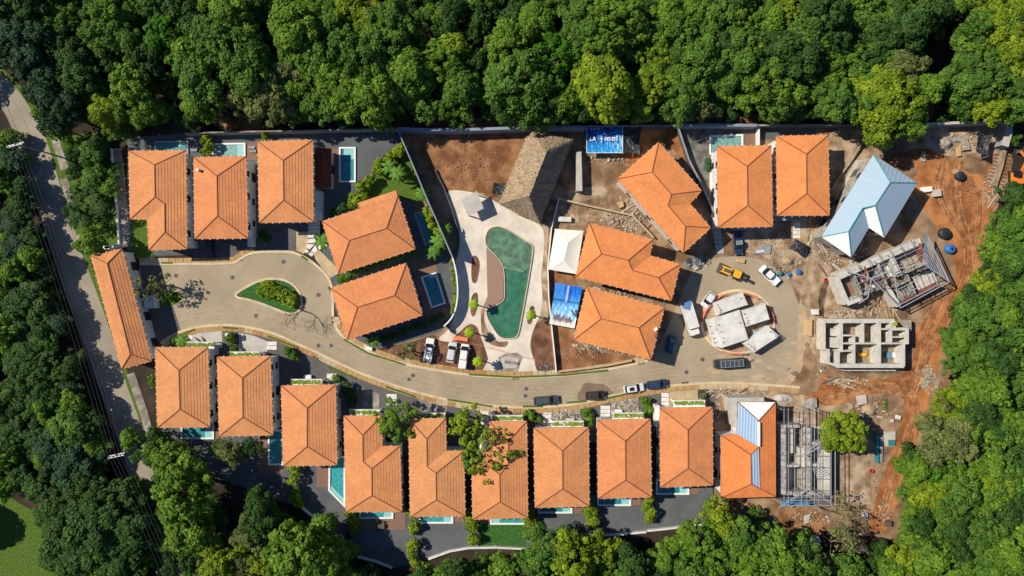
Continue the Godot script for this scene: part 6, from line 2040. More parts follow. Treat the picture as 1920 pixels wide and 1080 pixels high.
func cars() -> void:
	var white := lin(0.80, 0.80, 0.80)
	var silver := lin(0.58, 0.60, 0.62)
	var pale := lin(0.68, 0.70, 0.72)
	var slate := lin(0.055, 0.07, 0.085)
	var navy := lin(0.018, 0.04, 0.10)
	var black := lin(0.02, 0.022, 0.026)
	vehicle("white pickup with a brown load in its bed, parked beside the villa's hedge", "pickup", [807.5, 634], [801, 678], white, "pickup", {"load": "brown_load", "hood": 0.27})
	vehicle("silver hatchback parked between the two white pickups on the brown lot", "car", [850, 641], [843, 680], silver, "car", {"hood": 0.24, "h": 1.55})
	vehicle("white pickup with a closed white canopy, next to the young palm", "pickup", [873, 645], [866.5, 691], white, "pickup", {"canopy": true, "hood": 0.13, "h": 1.9})
	vehicle("white pickup with an open grey bed, nosing toward the yellow loader", "pickup", [1428, 501], [1458, 531], white, "pickup", {"load": "grey_load", "hood": 0.2, "h": 1.75, "w": 2.0})
	vehicle("silver SUV parked on the north-west rim of the round island", "car", [1319, 575], [1338, 549], pale, "SUV", {"hood": 0.28, "h": 1.7})
	vehicle("long dark minibus standing alone on the wide paved turning area", "minibus", [1398, 678.5], [1338, 683], slate, "minibus", {"rack": "steel", "h": 2.2, "w": 2.1})
	vehicle("dark slate pickup parked by the kerb left of the wet patch", "pickup", [1047.5, 748.5], [1001, 752.5], slate, "pickup", {"load": "dark_plastic", "hood": 0.24, "h": 1.75})
	vehicle("black off-road car with a roof rack standing on the wet patch", "car", [1135, 740], [1098, 743], black, "off-road car", {"rack": "iron", "h": 1.8, "hood": 0.24})
	vehicle("silver SUV with a dark sunroof, parked behind the blue one", "car", [1208, 725], [1169.5, 731], pale, "SUV", {"sunroof": true, "h": 1.65})
	vehicle("dark blue SUV at the kerb ahead of the silver one", "car", [1252, 718], [1213, 723.5], navy, "SUV", {"h": 1.65})
	vehicle("dark blue pickup with a pale roof rack, nosing out of the grey-yard villa", "pickup", [1386, 478], [1381.5, 433], navy, "pickup", {"rack": "steel", "h": 1.8})
	vehicle("black car in deep shade before the vented villa, its windscreen catching the sky", "car", [392, 486], [392, 450], black, "car", {"h": 1.6})
	vehicle("dark blue car in the villa shadow beside the white box truck", "car", [1263, 628], [1254, 662], lin(0.03, 0.09, 0.17), "car", {"h": 1.55})
	vehicle("white car with only its bonnet clear of the third bottom villa", "car", [576, 703], [576, 738], white, "car", {"h": 1.55})
	vehicle("white car nosing out under the planter behind the silver SUV", "car", [1160, 768], [1160, 803], white, "car", {"h": 1.5})
	vehicle("grey car under the planter just east of the artificial turf's villa", "car", [1070, 785], [1070, 820], silver, "car", {"h": 1.5})
	vehicle("silver car half covered by the thin branching tree", "car", [899, 838], [918, 842], silver, "car", {"h": 1.5, "w": 2.0})
	# open doors on the black off-road car
	var jp := thing("motor_scooter", "black scooter standing in the plaza's shaded corner by the curved wall", "scooter", P(845, 618))
	var sb := MB.new()
	sb.loft([rrect(0.45, -0.9, 0.6, 0.45, 0.15), rrect(0.85, -0.8, 0.2, 0.35, 0.12)])
	build("body", sb, mats.dark_plastic, jp)
	for z in [-0.65, 0.75]:
		var w := node("wheel", texs.wheel, mats.tyre, jp, Vector3(0, 0.28, z))
		w.scale = Vector3(0.5, 0.8, 0.8)
	var hb := MB.new()
	hb.bar(Vector3(-0.35, 1.05, 0.55), Vector3(0.35, 1.05, 0.55), 0.06)
	hb.bar(Vector3(0, 0.4, 0.75), Vector3(0, 1.05, 0.55), 0.08)
	build("handlebar", hb, mats.iron, jp)
	jp.rotation.y = 0.7
	jp.scale = Vector3.ONE * 1.3

# Every crown of the forest that can be told apart: x, y, radius (survey units, at crown height) and leaf tone.
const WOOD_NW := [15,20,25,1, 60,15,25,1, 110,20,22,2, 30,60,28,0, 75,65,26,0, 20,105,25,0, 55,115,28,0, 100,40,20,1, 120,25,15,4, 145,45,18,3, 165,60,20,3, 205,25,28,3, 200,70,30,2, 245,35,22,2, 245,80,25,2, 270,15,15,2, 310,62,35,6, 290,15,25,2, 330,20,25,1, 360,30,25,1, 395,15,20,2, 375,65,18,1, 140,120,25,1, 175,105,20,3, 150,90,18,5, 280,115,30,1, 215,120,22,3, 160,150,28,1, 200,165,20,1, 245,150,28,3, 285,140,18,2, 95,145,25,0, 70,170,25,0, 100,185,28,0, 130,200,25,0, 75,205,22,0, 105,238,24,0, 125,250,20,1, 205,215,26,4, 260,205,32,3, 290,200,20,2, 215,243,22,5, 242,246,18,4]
const WOOD_N := [395,75,35,2, 360,120,28,3, 425,40,35,3, 460,70,28,3, 440,100,40,2, 385,150,40,2, 370,200,28,3, 395,195,22,3, 355,228,17,3, 480,120,35,2, 470,150,35,2, 450,186,28,5, 500,185,33,5, 530,200,28,5, 478,208,22,5, 550,60,38,3, 590,30,25,3, 570,105,30,3, 600,120,28,2, 530,140,30,5, 600,165,30,3, 625,150,28,3, 560,180,22,2, 590,200,25,2, 620,205,25,2, 510,15,20,3, 620,40,30,2, 655,20,30,4, 690,40,25,4, 640,80,30,2, 700,70,28,3, 740,45,35,2, 790,50,22,3, 840,30,25,4, 890,20,22,2, 900,45,25,1, 660,100,25,2, 690,110,25,4, 730,90,35,2, 635,170,32,3, 690,130,40,2, 760,140,38,3, 720,165,30,2, 850,90,28,4, 830,115,35,3, 865,165,34,2, 660,185,33,3, 710,185,38,3, 715,218,24,3, 760,190,18,2, 640,212,20,3]
const WOOD_MID := [960,30,25,1, 1000,40,30,3, 960,80,35,3, 990,55,28,3, 935,105,28,3, 1035,115,34,6, 1045,90,20,6, 900,120,20,2, 975,160,45,2, 930,165,28,2, 1000,195,38,2, 1030,160,30,2, 915,207,18,2, 960,215,24,3, 1012,218,24,3, 1090,50,35,2, 1130,30,38,3, 1160,45,40,3, 1180,25,25,3, 1080,80,30,2, 1120,105,35,3, 1150,90,28,3, 1130,165,45,4, 1090,170,25,2, 1060,200,28,3, 1108,200,26,3, 1165,170,30,2, 1190,110,22,2, 1235,110,30,4, 1225,165,35,4, 1200,196,26,3, 1235,210,22,3, 1215,20,20,1, 1255,25,28,3, 1300,20,30,3, 1280,65,32,2, 1325,70,30,2, 1345,25,28,2, 1390,35,30,3, 1440,25,25,2, 1460,40,30,4, 1500,25,22,3, 1540,40,40,1, 1500,75,35,2, 1560,80,30,1, 1590,30,30,2, 1620,20,28,2, 1640,50,30,2, 1660,70,35,1, 1695,60,36,1, 1680,20,25,3]
const WOOD_NE := [1230,75,30,3, 1260,110,30,2, 1310,120,35,2, 1350,110,28,2, 1380,105,35,2, 1430,95,25,4, 1460,65,25,4, 1480,110,38,1, 1430,120,30,1, 1545,115,30,3, 1590,110,30,3, 1640,95,25,2, 1680,105,25,2, 1265,160,30,3, 1300,165,30,2, 1350,150,30,2, 1400,145,25,2, 1440,165,38,3, 1470,175,30,3, 1500,160,20,2, 1540,165,25,3, 1555,130,30,3, 1620,150,28,2, 1600,170,25,4, 1690,130,30,5, 1650,130,25,3, 1650,178,40,4, 1610,195,30,2, 1680,190,35,4, 1718,190,22,2, 1560,193,33,2, 1530,208,22,3, 1648,222,38,4, 1690,230,30,3, 1640,245,26,4, 1280,190,26,2, 1310,198,26,5, 1350,185,22,2, 1400,190,22,1, 1450,203,26,2, 1480,208,20,2, 1500,190,22,3, 1850,20,25,4, 1890,30,30,4, 1830,45,22,2, 1860,55,30,4, 1900,70,30,4, 1850,85,28,4, 1810,75,22,2, 1880,100,30,4, 1800,110,22,3, 1830,120,30,2, 1770,60,12,3, 1870,130,28,3, 1900,130,28,4, 1775,155,26,2, 1800,165,28,2, 1840,160,35,2, 1885,170,35,2, 1850,195,30,4, 1900,200,28,2, 1790,203,22,5, 1820,208,20,3, 1914,256,13,1]
const WOOD_E := [1905,370,26,1, 1910,430,28,2, 1880,425,24,2, 1866,465,25,3, 1900,480,30,2, 1882,512,28,1, 1852,530,26,4, 1830,562,22,4, 1862,575,28,2, 1900,550,28,2, 1803,562,14,3, 1830,600,28,2, 1870,620,35,2, 1905,610,28,3, 1785,640,18,3, 1812,640,28,2, 1840,660,30,2, 1795,682,24,2, 1880,680,30,1, 1910,660,25,2, 1830,702,25,2, 1795,760,30,4, 1830,740,30,3, 1870,720,30,3, 1905,740,30,2, 1775,825,40,5, 1745,815,20,3, 1810,800,30,3, 1850,790,30,2, 1890,800,35,3, 1718,860,20,3, 1745,880,28,6, 1780,880,30,3, 1740,920,28,4, 1770,930,30,4, 1705,925,22,5, 1715,948,20,5, 1800,910,30,3, 1840,870,30,3, 1870,910,35,4, 1900,890,30,3, 1900,950,30,2, 1830,950,30,2, 1790,970,32,2, 1722,990,24,3, 1760,1000,30,2, 1702,1008,22,3, 1830,1010,32,2, 1870,1000,30,2, 1905,1010,28,1, 1740,1040,30,4, 1790,1050,30,3, 1692,1050,24,4, 1840,1060,30,2, 1890,1060,30,2, 1770,1076,22,4]
const WOOD_S := [1340,955,26,4, 1362,985,26,4, 1380,1005,30,2, 1310,1005,30,3, 1350,1040,30,3, 1265,1018,20,2, 1240,1045,23,3, 1290,1062,28,2, 1420,972,20,5, 1430,1010,28,2, 1400,1040,30,3, 1460,1040,35,3, 1480,1070,30,3, 1440,1070,25,2, 1525,1055,24,5, 1652,1040,18,3, 1640,1065,22,2, 1590,1065,25,2, 1025,1020,35,2, 1062,1012,18,2, 1010,1060,30,2, 1075,1050,45,4, 1130,1035,30,4, 1100,1022,22,3, 1170,1046,20,5, 1160,1072,25,2, 1215,1072,18,2, 980,1048,22,2, 950,1062,26,3, 915,1067,22,3, 860,1056,22,2, 900,1052,16,2, 870,1075,20,2, 838,1070,16,1, 335,870,34,3, 352,920,44,3, 345,965,38,3, 360,1000,38,3, 378,905,24,2, 310,850,26,3, 282,858,21,1, 300,815,20,1, 285,825,22,1, 432,850,25,5, 412,838,18,5, 472,838,18,5, 490,940,25,1, 490,980,28,1, 470,1000,30,5, 440,1012,22,5, 522,985,18,1, 420,1052,33,4, 460,1052,30,5, 398,1062,25,5, 500,1052,25,4, 560,1040,50,3, 530,1050,33,3, 600,1050,40,3, 582,1012,28,3, 630,1060,28,1, 555,1003,25,3, 655,1030,20,1, 358,1045,22,0, 312,1066,14,2]
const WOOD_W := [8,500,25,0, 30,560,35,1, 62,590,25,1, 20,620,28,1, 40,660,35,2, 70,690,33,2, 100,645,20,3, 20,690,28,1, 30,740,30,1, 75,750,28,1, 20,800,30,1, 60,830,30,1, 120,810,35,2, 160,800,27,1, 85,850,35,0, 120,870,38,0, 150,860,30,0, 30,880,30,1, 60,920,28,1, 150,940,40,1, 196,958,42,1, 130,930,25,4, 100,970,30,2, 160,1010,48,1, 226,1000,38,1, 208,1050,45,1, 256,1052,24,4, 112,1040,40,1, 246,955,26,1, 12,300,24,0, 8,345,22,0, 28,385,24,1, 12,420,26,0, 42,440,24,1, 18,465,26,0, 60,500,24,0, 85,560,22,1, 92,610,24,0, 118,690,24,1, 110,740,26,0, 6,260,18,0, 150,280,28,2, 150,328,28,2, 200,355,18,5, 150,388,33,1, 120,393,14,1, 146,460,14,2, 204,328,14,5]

func vegetation() -> void:
	var kinds := [[], [], []]
	var size := [[2.3, 6.0, 24, 0.85, 120.0, 0.33], [3.5, 9.4, 44, 1.05, 108.0, 0.37], [4.9, 12.2, 64, 1.2, 96.0, 0.41]]
	for k in 3:
		for j in 5:
			var s: Array = size[k]
			kinds[k].append(tree_parts(s[0], s[1], s[2], s[3] * [1.0, 0.85, 1.12, 0.95, 0.9][j], s[4], s[5] * [1.0, 0.82, 1.1, 0.9, 0.95][j], [0.0, 0.12, 0.05, 0.22, 0.1][j]))
	var all := []
	for w in [WOOD_NW, WOOD_N, WOOD_MID, WOOD_NE, WOOD_E, WOOD_S, WOOD_W]:
		for i in range(0, w.size(), 4):
			all.append([float(w[i]), float(w[i + 1]), float(w[i + 2]), int(w[i + 3])])
	all.sort_custom(func(a, b): return a[2] * 1000 + a[0] * 0.01 > b[2] * 1000 + b[0] * 0.01)
	for k in [["the public road's north bend", -90.0, -40.0], ["the wide gravel yard", P(690, 300).x, P(690, 300).z], ["the corner yard", P(1820, 260).x, P(1820, 260).z], ["the blue water tank", P(1778, 467).x, P(1778, 467).z], ["the dirt loop", P(1640, 790).x, P(1640, 790).z], ["the lower utility pole", P(240, 805).x, P(240, 805).z], ["the upper utility pole", P(80, 285).x, P(80, 285).z], ["the forest path", P(1740, 180).x, P(1740, 180).z]]:
		marks.append([k[0], Vector3(k[1], 0, k[2])])
	var tone_words := ["blue green", "deep green", "mid green", "fresh green", "yellow green", "olive grey", "vivid green", "lime"]
	var kept := all.slice(0, 290)
	# a label for each: its colour and its rank from the nearest landmark on one side of it
	var groups := {}
	for t in kept:
		var p := P(t[0], t[1], 6.0)
		p.y = 0
		var best := 1e9
		var bm: Array = marks[0]
		for m in marks:
			if m[0] and p.distance_to(m[1]) < best:
				best = p.distance_to(m[1])
				bm = m
		var d: Vector3 = p - bm[1]
		var oct := int(round(atan2(d.z, d.x) / (PI / 4) + 8)) % 8
		var side: String = ["east", "south-east", "south", "south-west", "west", "north-west", "north", "north-east"][oct]
		var key := "%s tree %%s %s of %s" % [tone_words[t[3]], side, bm[0]]
		if not groups.has(key):
			groups[key] = []
		groups[key].append([best, t])
	var ranks := ["nearest", "second nearest", "third nearest", "fourth nearest", "fifth nearest", "sixth nearest", "seventh nearest", "eighth nearest", "ninth nearest", "tenth nearest", "eleventh nearest", "twelfth nearest", "thirteenth nearest"]
	for key in groups:
		var g: Array = groups[key]
		g.sort_custom(func(a, b): return a[0] < b[0])
		for i in g.size():
			var t: Array = g[i][1]
			var r: float = t[2] / S * 1.17
			var k := 0 if r < 2.9 else 1 if r < 4.2 else 2
			var s: float = r / size[k][0]
			var v: int = rng.randi() % 5
			if t[3] == 5:
				v = 3
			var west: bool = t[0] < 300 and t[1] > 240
			var label: String = key % ("standing" if g.size() == 1 else ranks[mini(i, 12)])
			plant("forest_tree", label, "tree", kinds[k][v], t[0], t[1], size[k][1] * s * 0.62, s * rng.randf_range(0.97, 1.06), mats["leaf_%d" % (1 if west and t[3] == 2 and t[0] < 105 else t[3])], "trees of the surrounding forest").scale *= Vector3(rng.randf_range(0.86, 1.18), (0.5 if west and t[0] > 105 and t[1] < 475 else 0.62 if west else 0.8 if t[0] > 1680 and t[1] > 300 else 1.0) * rng.randf_range(0.88, 1.06), rng.randf_range(0.86, 1.18))  # western mid greens drop a tone, dimmer light put into leaf colour
	# the smallest crowns and the undergrowth between the trunks
	var under := []
	for t in all.slice(290):
		under.append([P(t[0], t[1], 4.0), t[2] / S / 2.3])
	var zones := [[0, 0, 1920, 225], [-60, 240, 60, 1080], [1885, 360, 1960, 700], [1790, 560, 1960, 1100], [-60, 480, 120, 1080], [100, 660, 260, 1080], [300, 950, 640, 1100], [660, 1068, 1000, 1110], [980, 1035, 1460, 1110], [1690, 860, 1900, 1100], [-60, -40, 1980, 20], [1400, 1000, 1700, 1100], [110, 250, 210, 460]]
	for z in zones:
		var n := int((z[2] - z[0]) * (z[3] - z[1]) / (760.0 if z[0] < 600 else 420.0))
		for i in n:
			var x := rng.randf_range(z[0], z[2])
			var y := rng.randf_range(z[1], z[3])
			if (x > 1715 and x < 1775 and y > 60 and y < 250) or (x < 250 and x > 40 + (y - 240) * 0.27 and x < 130 + (y - 240) * 0.30 and y > 100) or (x < 150 and y > 90 and y < 260 and x - 20 < (y - 100) * 0.6) or (x > 425 and x < 490 and y > 205) or (x < 90 and y > 915) or (x > 1500 and x < 1690 and y < 1050 and y > 900):
				continue
			under.append([P(x, y, 1.5), rng.randf_range(0.4, 1.25) * (1.0 if x < 560 else 1.25)])
	for k in 3:
		var mm := MultiMesh.new()
		mm.transform_format = MultiMesh.TRANSFORM_3D
		mm.mesh = kinds[0][k][1]
		var mine := []
		for i in range(k, under.size(), 3):
			mine.append(under[i])
		mm.instance_count = mine.size()
		for i in mine.size():
			var p: Vector3 = mine[i][0]
			var s: float = mine[i][1]
			mm.set_instance_transform(i, Transform3D(Basis(Vector3.UP, rng.randf() * TAU).scaled(Vector3(s, s * 0.9, s)), Vector3(p.x, rng.randf_range(-1.6, 1.8 if p.x < -48.0 else 3.2) * s, p.z)))
		var o := MultiMeshInstance3D.new()
		o.name = numbered("undergrowth")
		o.multimesh = mm
		o.material_override = mats[["leaf_1", "leaf_2", "leaf_3"][k]]
		add_child(o)
		tag(o, ["deep green undergrowth filling the gaps between forest trees", "mid green undergrowth of the forest floor", "fresh green undergrowth of the forest floor"][k], "undergrowth", "", "stuff")
	# the forest goes on past the frame
	for k in 3:
		var far := []
		for z in [[-420, -420, 2340, -45], [-420, 1125, 2340, 1500], [-420, -45, -95, 1125], [2005, -45, 2340, 1125]]:
			for i in int((z[2] - z[0]) * (z[3] - z[1]) / 4200.0):
				var x := rng.randf_range(z[0], z[2])
				var y := rng.randf_range(z[1], z[3])
				if absf(x - 960.0 - (-1100.0 if y < 300 else -600.0)) < 70.0 and absf(y - 540.0) > 480.0:
					continue
				far.append(Transform3D(Basis(Vector3.UP, rng.randf() * TAU).scaled(Vector3.ONE * rng.randf_range(0.7, 1.15)), P(x, y)))
		var mm := MultiMesh.new()
		mm.transform_format = MultiMesh.TRANSFORM_3D
		mm.mesh = kinds[2][k][1]
		mm.instance_count = far.size()
		for i in far.size():
			mm.set_instance_transform(i, far[i])
		var o := MultiMeshInstance3D.new()
		o.name = numbered("forest")
		o.multimesh = mm
		o.material_override = mats[["leaf_2", "leaf_3", "leaf_1"][k]]
		add_child(o)
		tag(o, ["mid green forest stretching on all sides past the estate", "fresh green forest stretching on all sides past the estate", "deep green forest stretching on all sides past the estate"][k], "forest", "", "stuff")
	# trees inside the estate
	var mid: Array = kinds[1]
	plant("garden_tree", "round leafy tree whose shadow falls on the shaded L-shaped villa", "tree", tree_parts(5.0, 9.0, 44, 1.05, 80.0, 0.42, 0.2), 742, 792, 8.4, 1.0, mats.leaf_3)
	plant("garden_tree", "bright green tree between two villas below the road, next to a thin spreading one", "tree", tree_parts(4.3, 9.0, 34, 1.05, 66.0, 0.46, 0.25), 874, 795, 8.4, 1.0, mats.leaf_4)
	plant("garden_tree", "sparse tree spreading bare twigs over the turf villa's roof", "tree", tree_parts(6.6, 10.5, 90, 0.8, 46.0, 0.42, 0.22), 918, 848, 8.5, 1.0, mats.leaf_4)
	plant("garden_tree", "sparse dark tree in the gap between the two shaded villas", "tree", tree_parts(2.9, 8.6, 26, 0.8, 55.0, 0.42, 0.25), 880, 862, 8.0, 1.0, mats.leaf_2)
	plant("garden_tree", "round bright green tree beside the frame house on the dirt", "tree", tree_parts(5.2, 8.6, 56, 1.15, 90.0, 0.44, 0.08), 1587, 816, 6.4, 1.0, mats.leaf_4)
	plant("garden_tree", "thin olive tree at the kerb beside the white pickup with brown load", "tree", tree_parts(2.5, 6.0, 16, 0.85, 46.0, 0.36, 0.2), 764, 660, 4.6, 1.0, mats.leaf_5)
	plant("garden_tree", "loose olive tree beside the gatehouse wall, casting a branching shadow", "tree", tree_parts(3.6, 7.6, 36, 0.6, 60.0, 0.33, 0.3), 272, 542, 6.0, 1.0, mats.leaf_5)
	plant("garden_tree", "second loose olive tree at the gate island, farther from the gatehouse", "tree", tree_parts(3.2, 7.0, 32, 0.55, 60.0, 0.32, 0.3), 298, 536, 5.4, 1.0, mats.leaf_5)
	plant("bare_tree", "leafless branching tree at the teardrop island's pointed kerb end", "tree", twig_tree(4.0, 9.0, 0, 0.3), 563, 583, 2.0, 1.0, mats.leaf_5)
	plant("bare_tree", "half bare grey tree over the wrecked sheets south of the frame house", "tree", twig_tree(4.2, 9.5, 2, 0.3), 1560, 968, 7.0, 1.2, mats.leaf_5)
	plant("bare_tree", "half bare brownish tree nearest the dirt track's south end", "tree", twig_tree(4.4, 9.0, 2, 0.3), 1622, 995, 7.0, 1.1, mats.leaf_8)
	plant("bare_tree", "half bare tree with bleached twigs south of the frame house, lowest of three", "tree", twig_tree(4.2, 8.5, 4, 0.32), 1572, 1028, 7.0, 1.3, mats.leaf_5)
	plant("bare_tree", "leafless grey tree rising among the northern crowns above the annexed villa", "tree", twig_tree(4.2, 11.5, 0, 0.3), 548, 30, 9.0, 1.0, mats.leaf_5)
	# palms and other single plants
	var palm := palm_parts(4.2, 9, 2.2)
	for k in [[745, 325, "tall palm on the green lawn close to the black retaining wall", 1.0], [792, 362, "palm at the lawn's lower corner beside the retaining wall", 0.8], [729, 312, "palm at the edge of the banana hedge above the lawn", 0.9], [823, 452, "palm over the slanted pool's outer corner", 1.0], [812, 472, "palm at the foot of the slanted dark pool", 0.9], [834, 430, "palm against the retaining wall above the slanted pool", 0.8], [700, 640, "palm at the planted corner under the roadside turned villa", 0.7], [604, 453, "broad leafed palm by the fan of stepping slabs", 0.9], [340, 640, "palm at the gatehouse end of the bottom row's planting", 0.8]]:
		plant("palm_tree", k[2], "palm", palm, k[0], k[1], 4.2 * k[3], k[3], mats.leaf_2, "palms of the villa gardens")
	var young := palm_parts(4.6, 9, 1.25)
	for k in [[888, 571, "young palm in the lower bean-shaped bed of the plaza"], [880, 624, "young palm in the triangular bed above the orange mesh"], [896, 679, "young palm beside the canopied white pickup"], [996, 591, "young palm in the narrow bed east of the green pool"]]:
		plant("palm_tree", k[2], "palm", young, k[0], k[1], 4.6, 1.0, mats.leaf_7, "young palms of the plaza")
	# hedges and beds
	for k in [["banana hedge running slantwise from the gravel yard's corner past the upright pool", [752, 272, 725, 300, 695, 330, 672, 360, 655, 388], 2.6, 3.0, 7], ["dark planting strip below the upright pool's deck", [640, 390, 622, 412, 612, 425], 2.4, 2.0, 1], ["leafy hedge between slanted dark pool and black wall", [800, 395, 812, 418, 822, 442, 832, 468], 2.2, 2.4, 7], ["slim hedge inside the curved white wall", [846, 486, 851, 515, 853, 548, 850, 575, 845, 592], 1.3, 2.2, 4], ["dark hedge in the gap between the two turned villas", [640, 519, 690, 502, 740, 484, 790, 470], 2.0, 1.6, 2], ["dark hedge below the roadside turned villa", [690, 640, 740, 628, 790, 606, 838, 594], 1.8, 1.6, 1], ["bushy planting at the roadside villa's kerb corner", [634, 524, 650, 519, 668, 514], 1.8, 1.4, 3], ["hedge between the third bottom villa's yard and the gravel yard", [546, 868, 548, 895, 550, 930, 556, 955], 2.7, 2.6, 4], ["hedge at the lower corner of the five-sided pool", [656, 962, 660, 985, 664, 1002], 2.7, 2.6, 4], ["hedge between the decked villa's yard and the next gravel yard", [771, 962, 772, 995, 773, 1030, 775, 1060], 2.7, 2.6, 4], ["hedge on the west side of the artificial turf", [884, 966, 885, 995, 888, 1028], 2.7, 2.6, 4], ["hedge on the east side of the artificial turf", [992, 968, 994, 990, 996, 1004], 2.7, 2.6, 4], ["hedge between the two gravel yards just east of the turf", [1107, 946, 1110, 970, 1109, 992], 2.7, 2.6, 4], ["hedge before the last finished villa's yard", [1216, 934, 1218, 960, 1217, 990], 2.7, 2.6, 4], ["tall bush between the pale and the shaded pools of the top row", [384, 256, 385, 272, 384, 292], 2.3, 2.6, 4], ["bush peeping over the annexed villa's back eave", [492, 250, 495, 258], 1.6, 2.2, 4], ["clipped bush between the two pale driveways of the bottom row", [428, 630, 431, 645, 433, 660], 2.0, 2.0, 3], ["bushes at the second bottom villa's kerb side", [540, 660, 548, 668, 556, 676], 2.0, 1.8, 2], ["dark bushes between the third and decked villas' fronts", [648, 725, 655, 745, 660, 765], 2.2, 2.0, 1], ["bright bushes at the front of the villa just east of the turf", [990, 775, 1000, 782, 1012, 788], 1.8, 1.8, 3], ["bushes between the villas with grey and white bonnets", [1100, 775, 1104, 785, 1106, 795], 2.0, 2.0, 3], ["bright bush row left of the last finished villa's front", [1212, 750, 1216, 762, 1220, 775], 2.1, 2.0, 3], ["small bush beside the rubble east of the last finished villa", [1320, 743, 1324, 748], 1.6, 1.4, 5], ["bush at the white grating below the second bottom villa's eave", [625, 710, 632, 714], 1.6, 1.4, 3], ["bushes at the top of the driveway before the gatehouse", [322, 640, 334, 634], 1.6, 1.4, 2], ["low bushes over the dark yard before the annexed villa", [490, 435, 500, 455], 2.2, 1.8, 1], ["bright bush at the fan of stepping slabs", [598, 448, 606, 450], 1.9, 1.6, 3], ["tall bush beside the annex deck", [680, 345, 690, 352], 1.8, 1.6, 3]]:
		hedge(k[0], k[1], k[2], k[3], mats["leaf_%d" % k[4]], 125.0, 0.36 if k[4] != 7 else 0.62, "hedge" if k[0].contains("hedge") else "bush", "hedge" if k[0].contains("hedge") else "bush")
	hedge("yellow green shrub bed filling the middle of the teardrop island", [490, 543, 505, 545, 520, 548, 535, 556, 548, 566], 3.4, 1.1, mats.leaf_7, 60.0, 0.4, "shrub_bed", "shrubs")
	hedge("darker shrubs at the blunt end of the teardrop island", [530, 545, 545, 556, 555, 572], 2.4, 1.2, mats.leaf_2, 60.0, 0.4, "shrub_bed", "shrubs")
	hedge("small green shrubs on the gate island", [312, 558, 326, 557], 1.8, 0.9, mats.leaf_3, 60.0, 0.36, "shrub_bed", "shrubs")
	hedge("small green weeds on the sand inside the dirt loop", [1661, 752, 1660, 760, 1659, 768], 0.8, 0.5, mats.leaf_3, 90.0, 0.3, "shrub_bed", "shrubs")
	hedge("dark planted strip beside the gatehouse's lower end", [283, 708, 287, 730], 1.6, 1.2, mats.leaf_3, 60.0, 0.36, "shrub_bed", "shrubs")
	# grass strips between kerb and walk
	for k in [[303, 493, 324, 493], [565, 480, 578, 488], [616, 538, 620, 545], [340, 628, 366, 617], [418, 614, 446, 616], [502, 630, 560, 652], [614, 687, 668, 709], [724, 725, 780, 744], [839, 749, 924, 762], [980, 762, 1018, 762], [1062, 755, 1100, 752], [1140, 746, 1190, 735], [645, 636, 690, 662], [690, 662, 760, 684], [880, 702, 965, 707], [965, 707, 1060, 703], [1060, 703, 1140, 694]]:
		var mb := MB.new()
		line(k, 0.4, 0.0, 0.19, mb)
		tag(build("grass_strip", mb, mats.lawn), "narrow green strip of grass between kerb and footway", "", "", "structure")

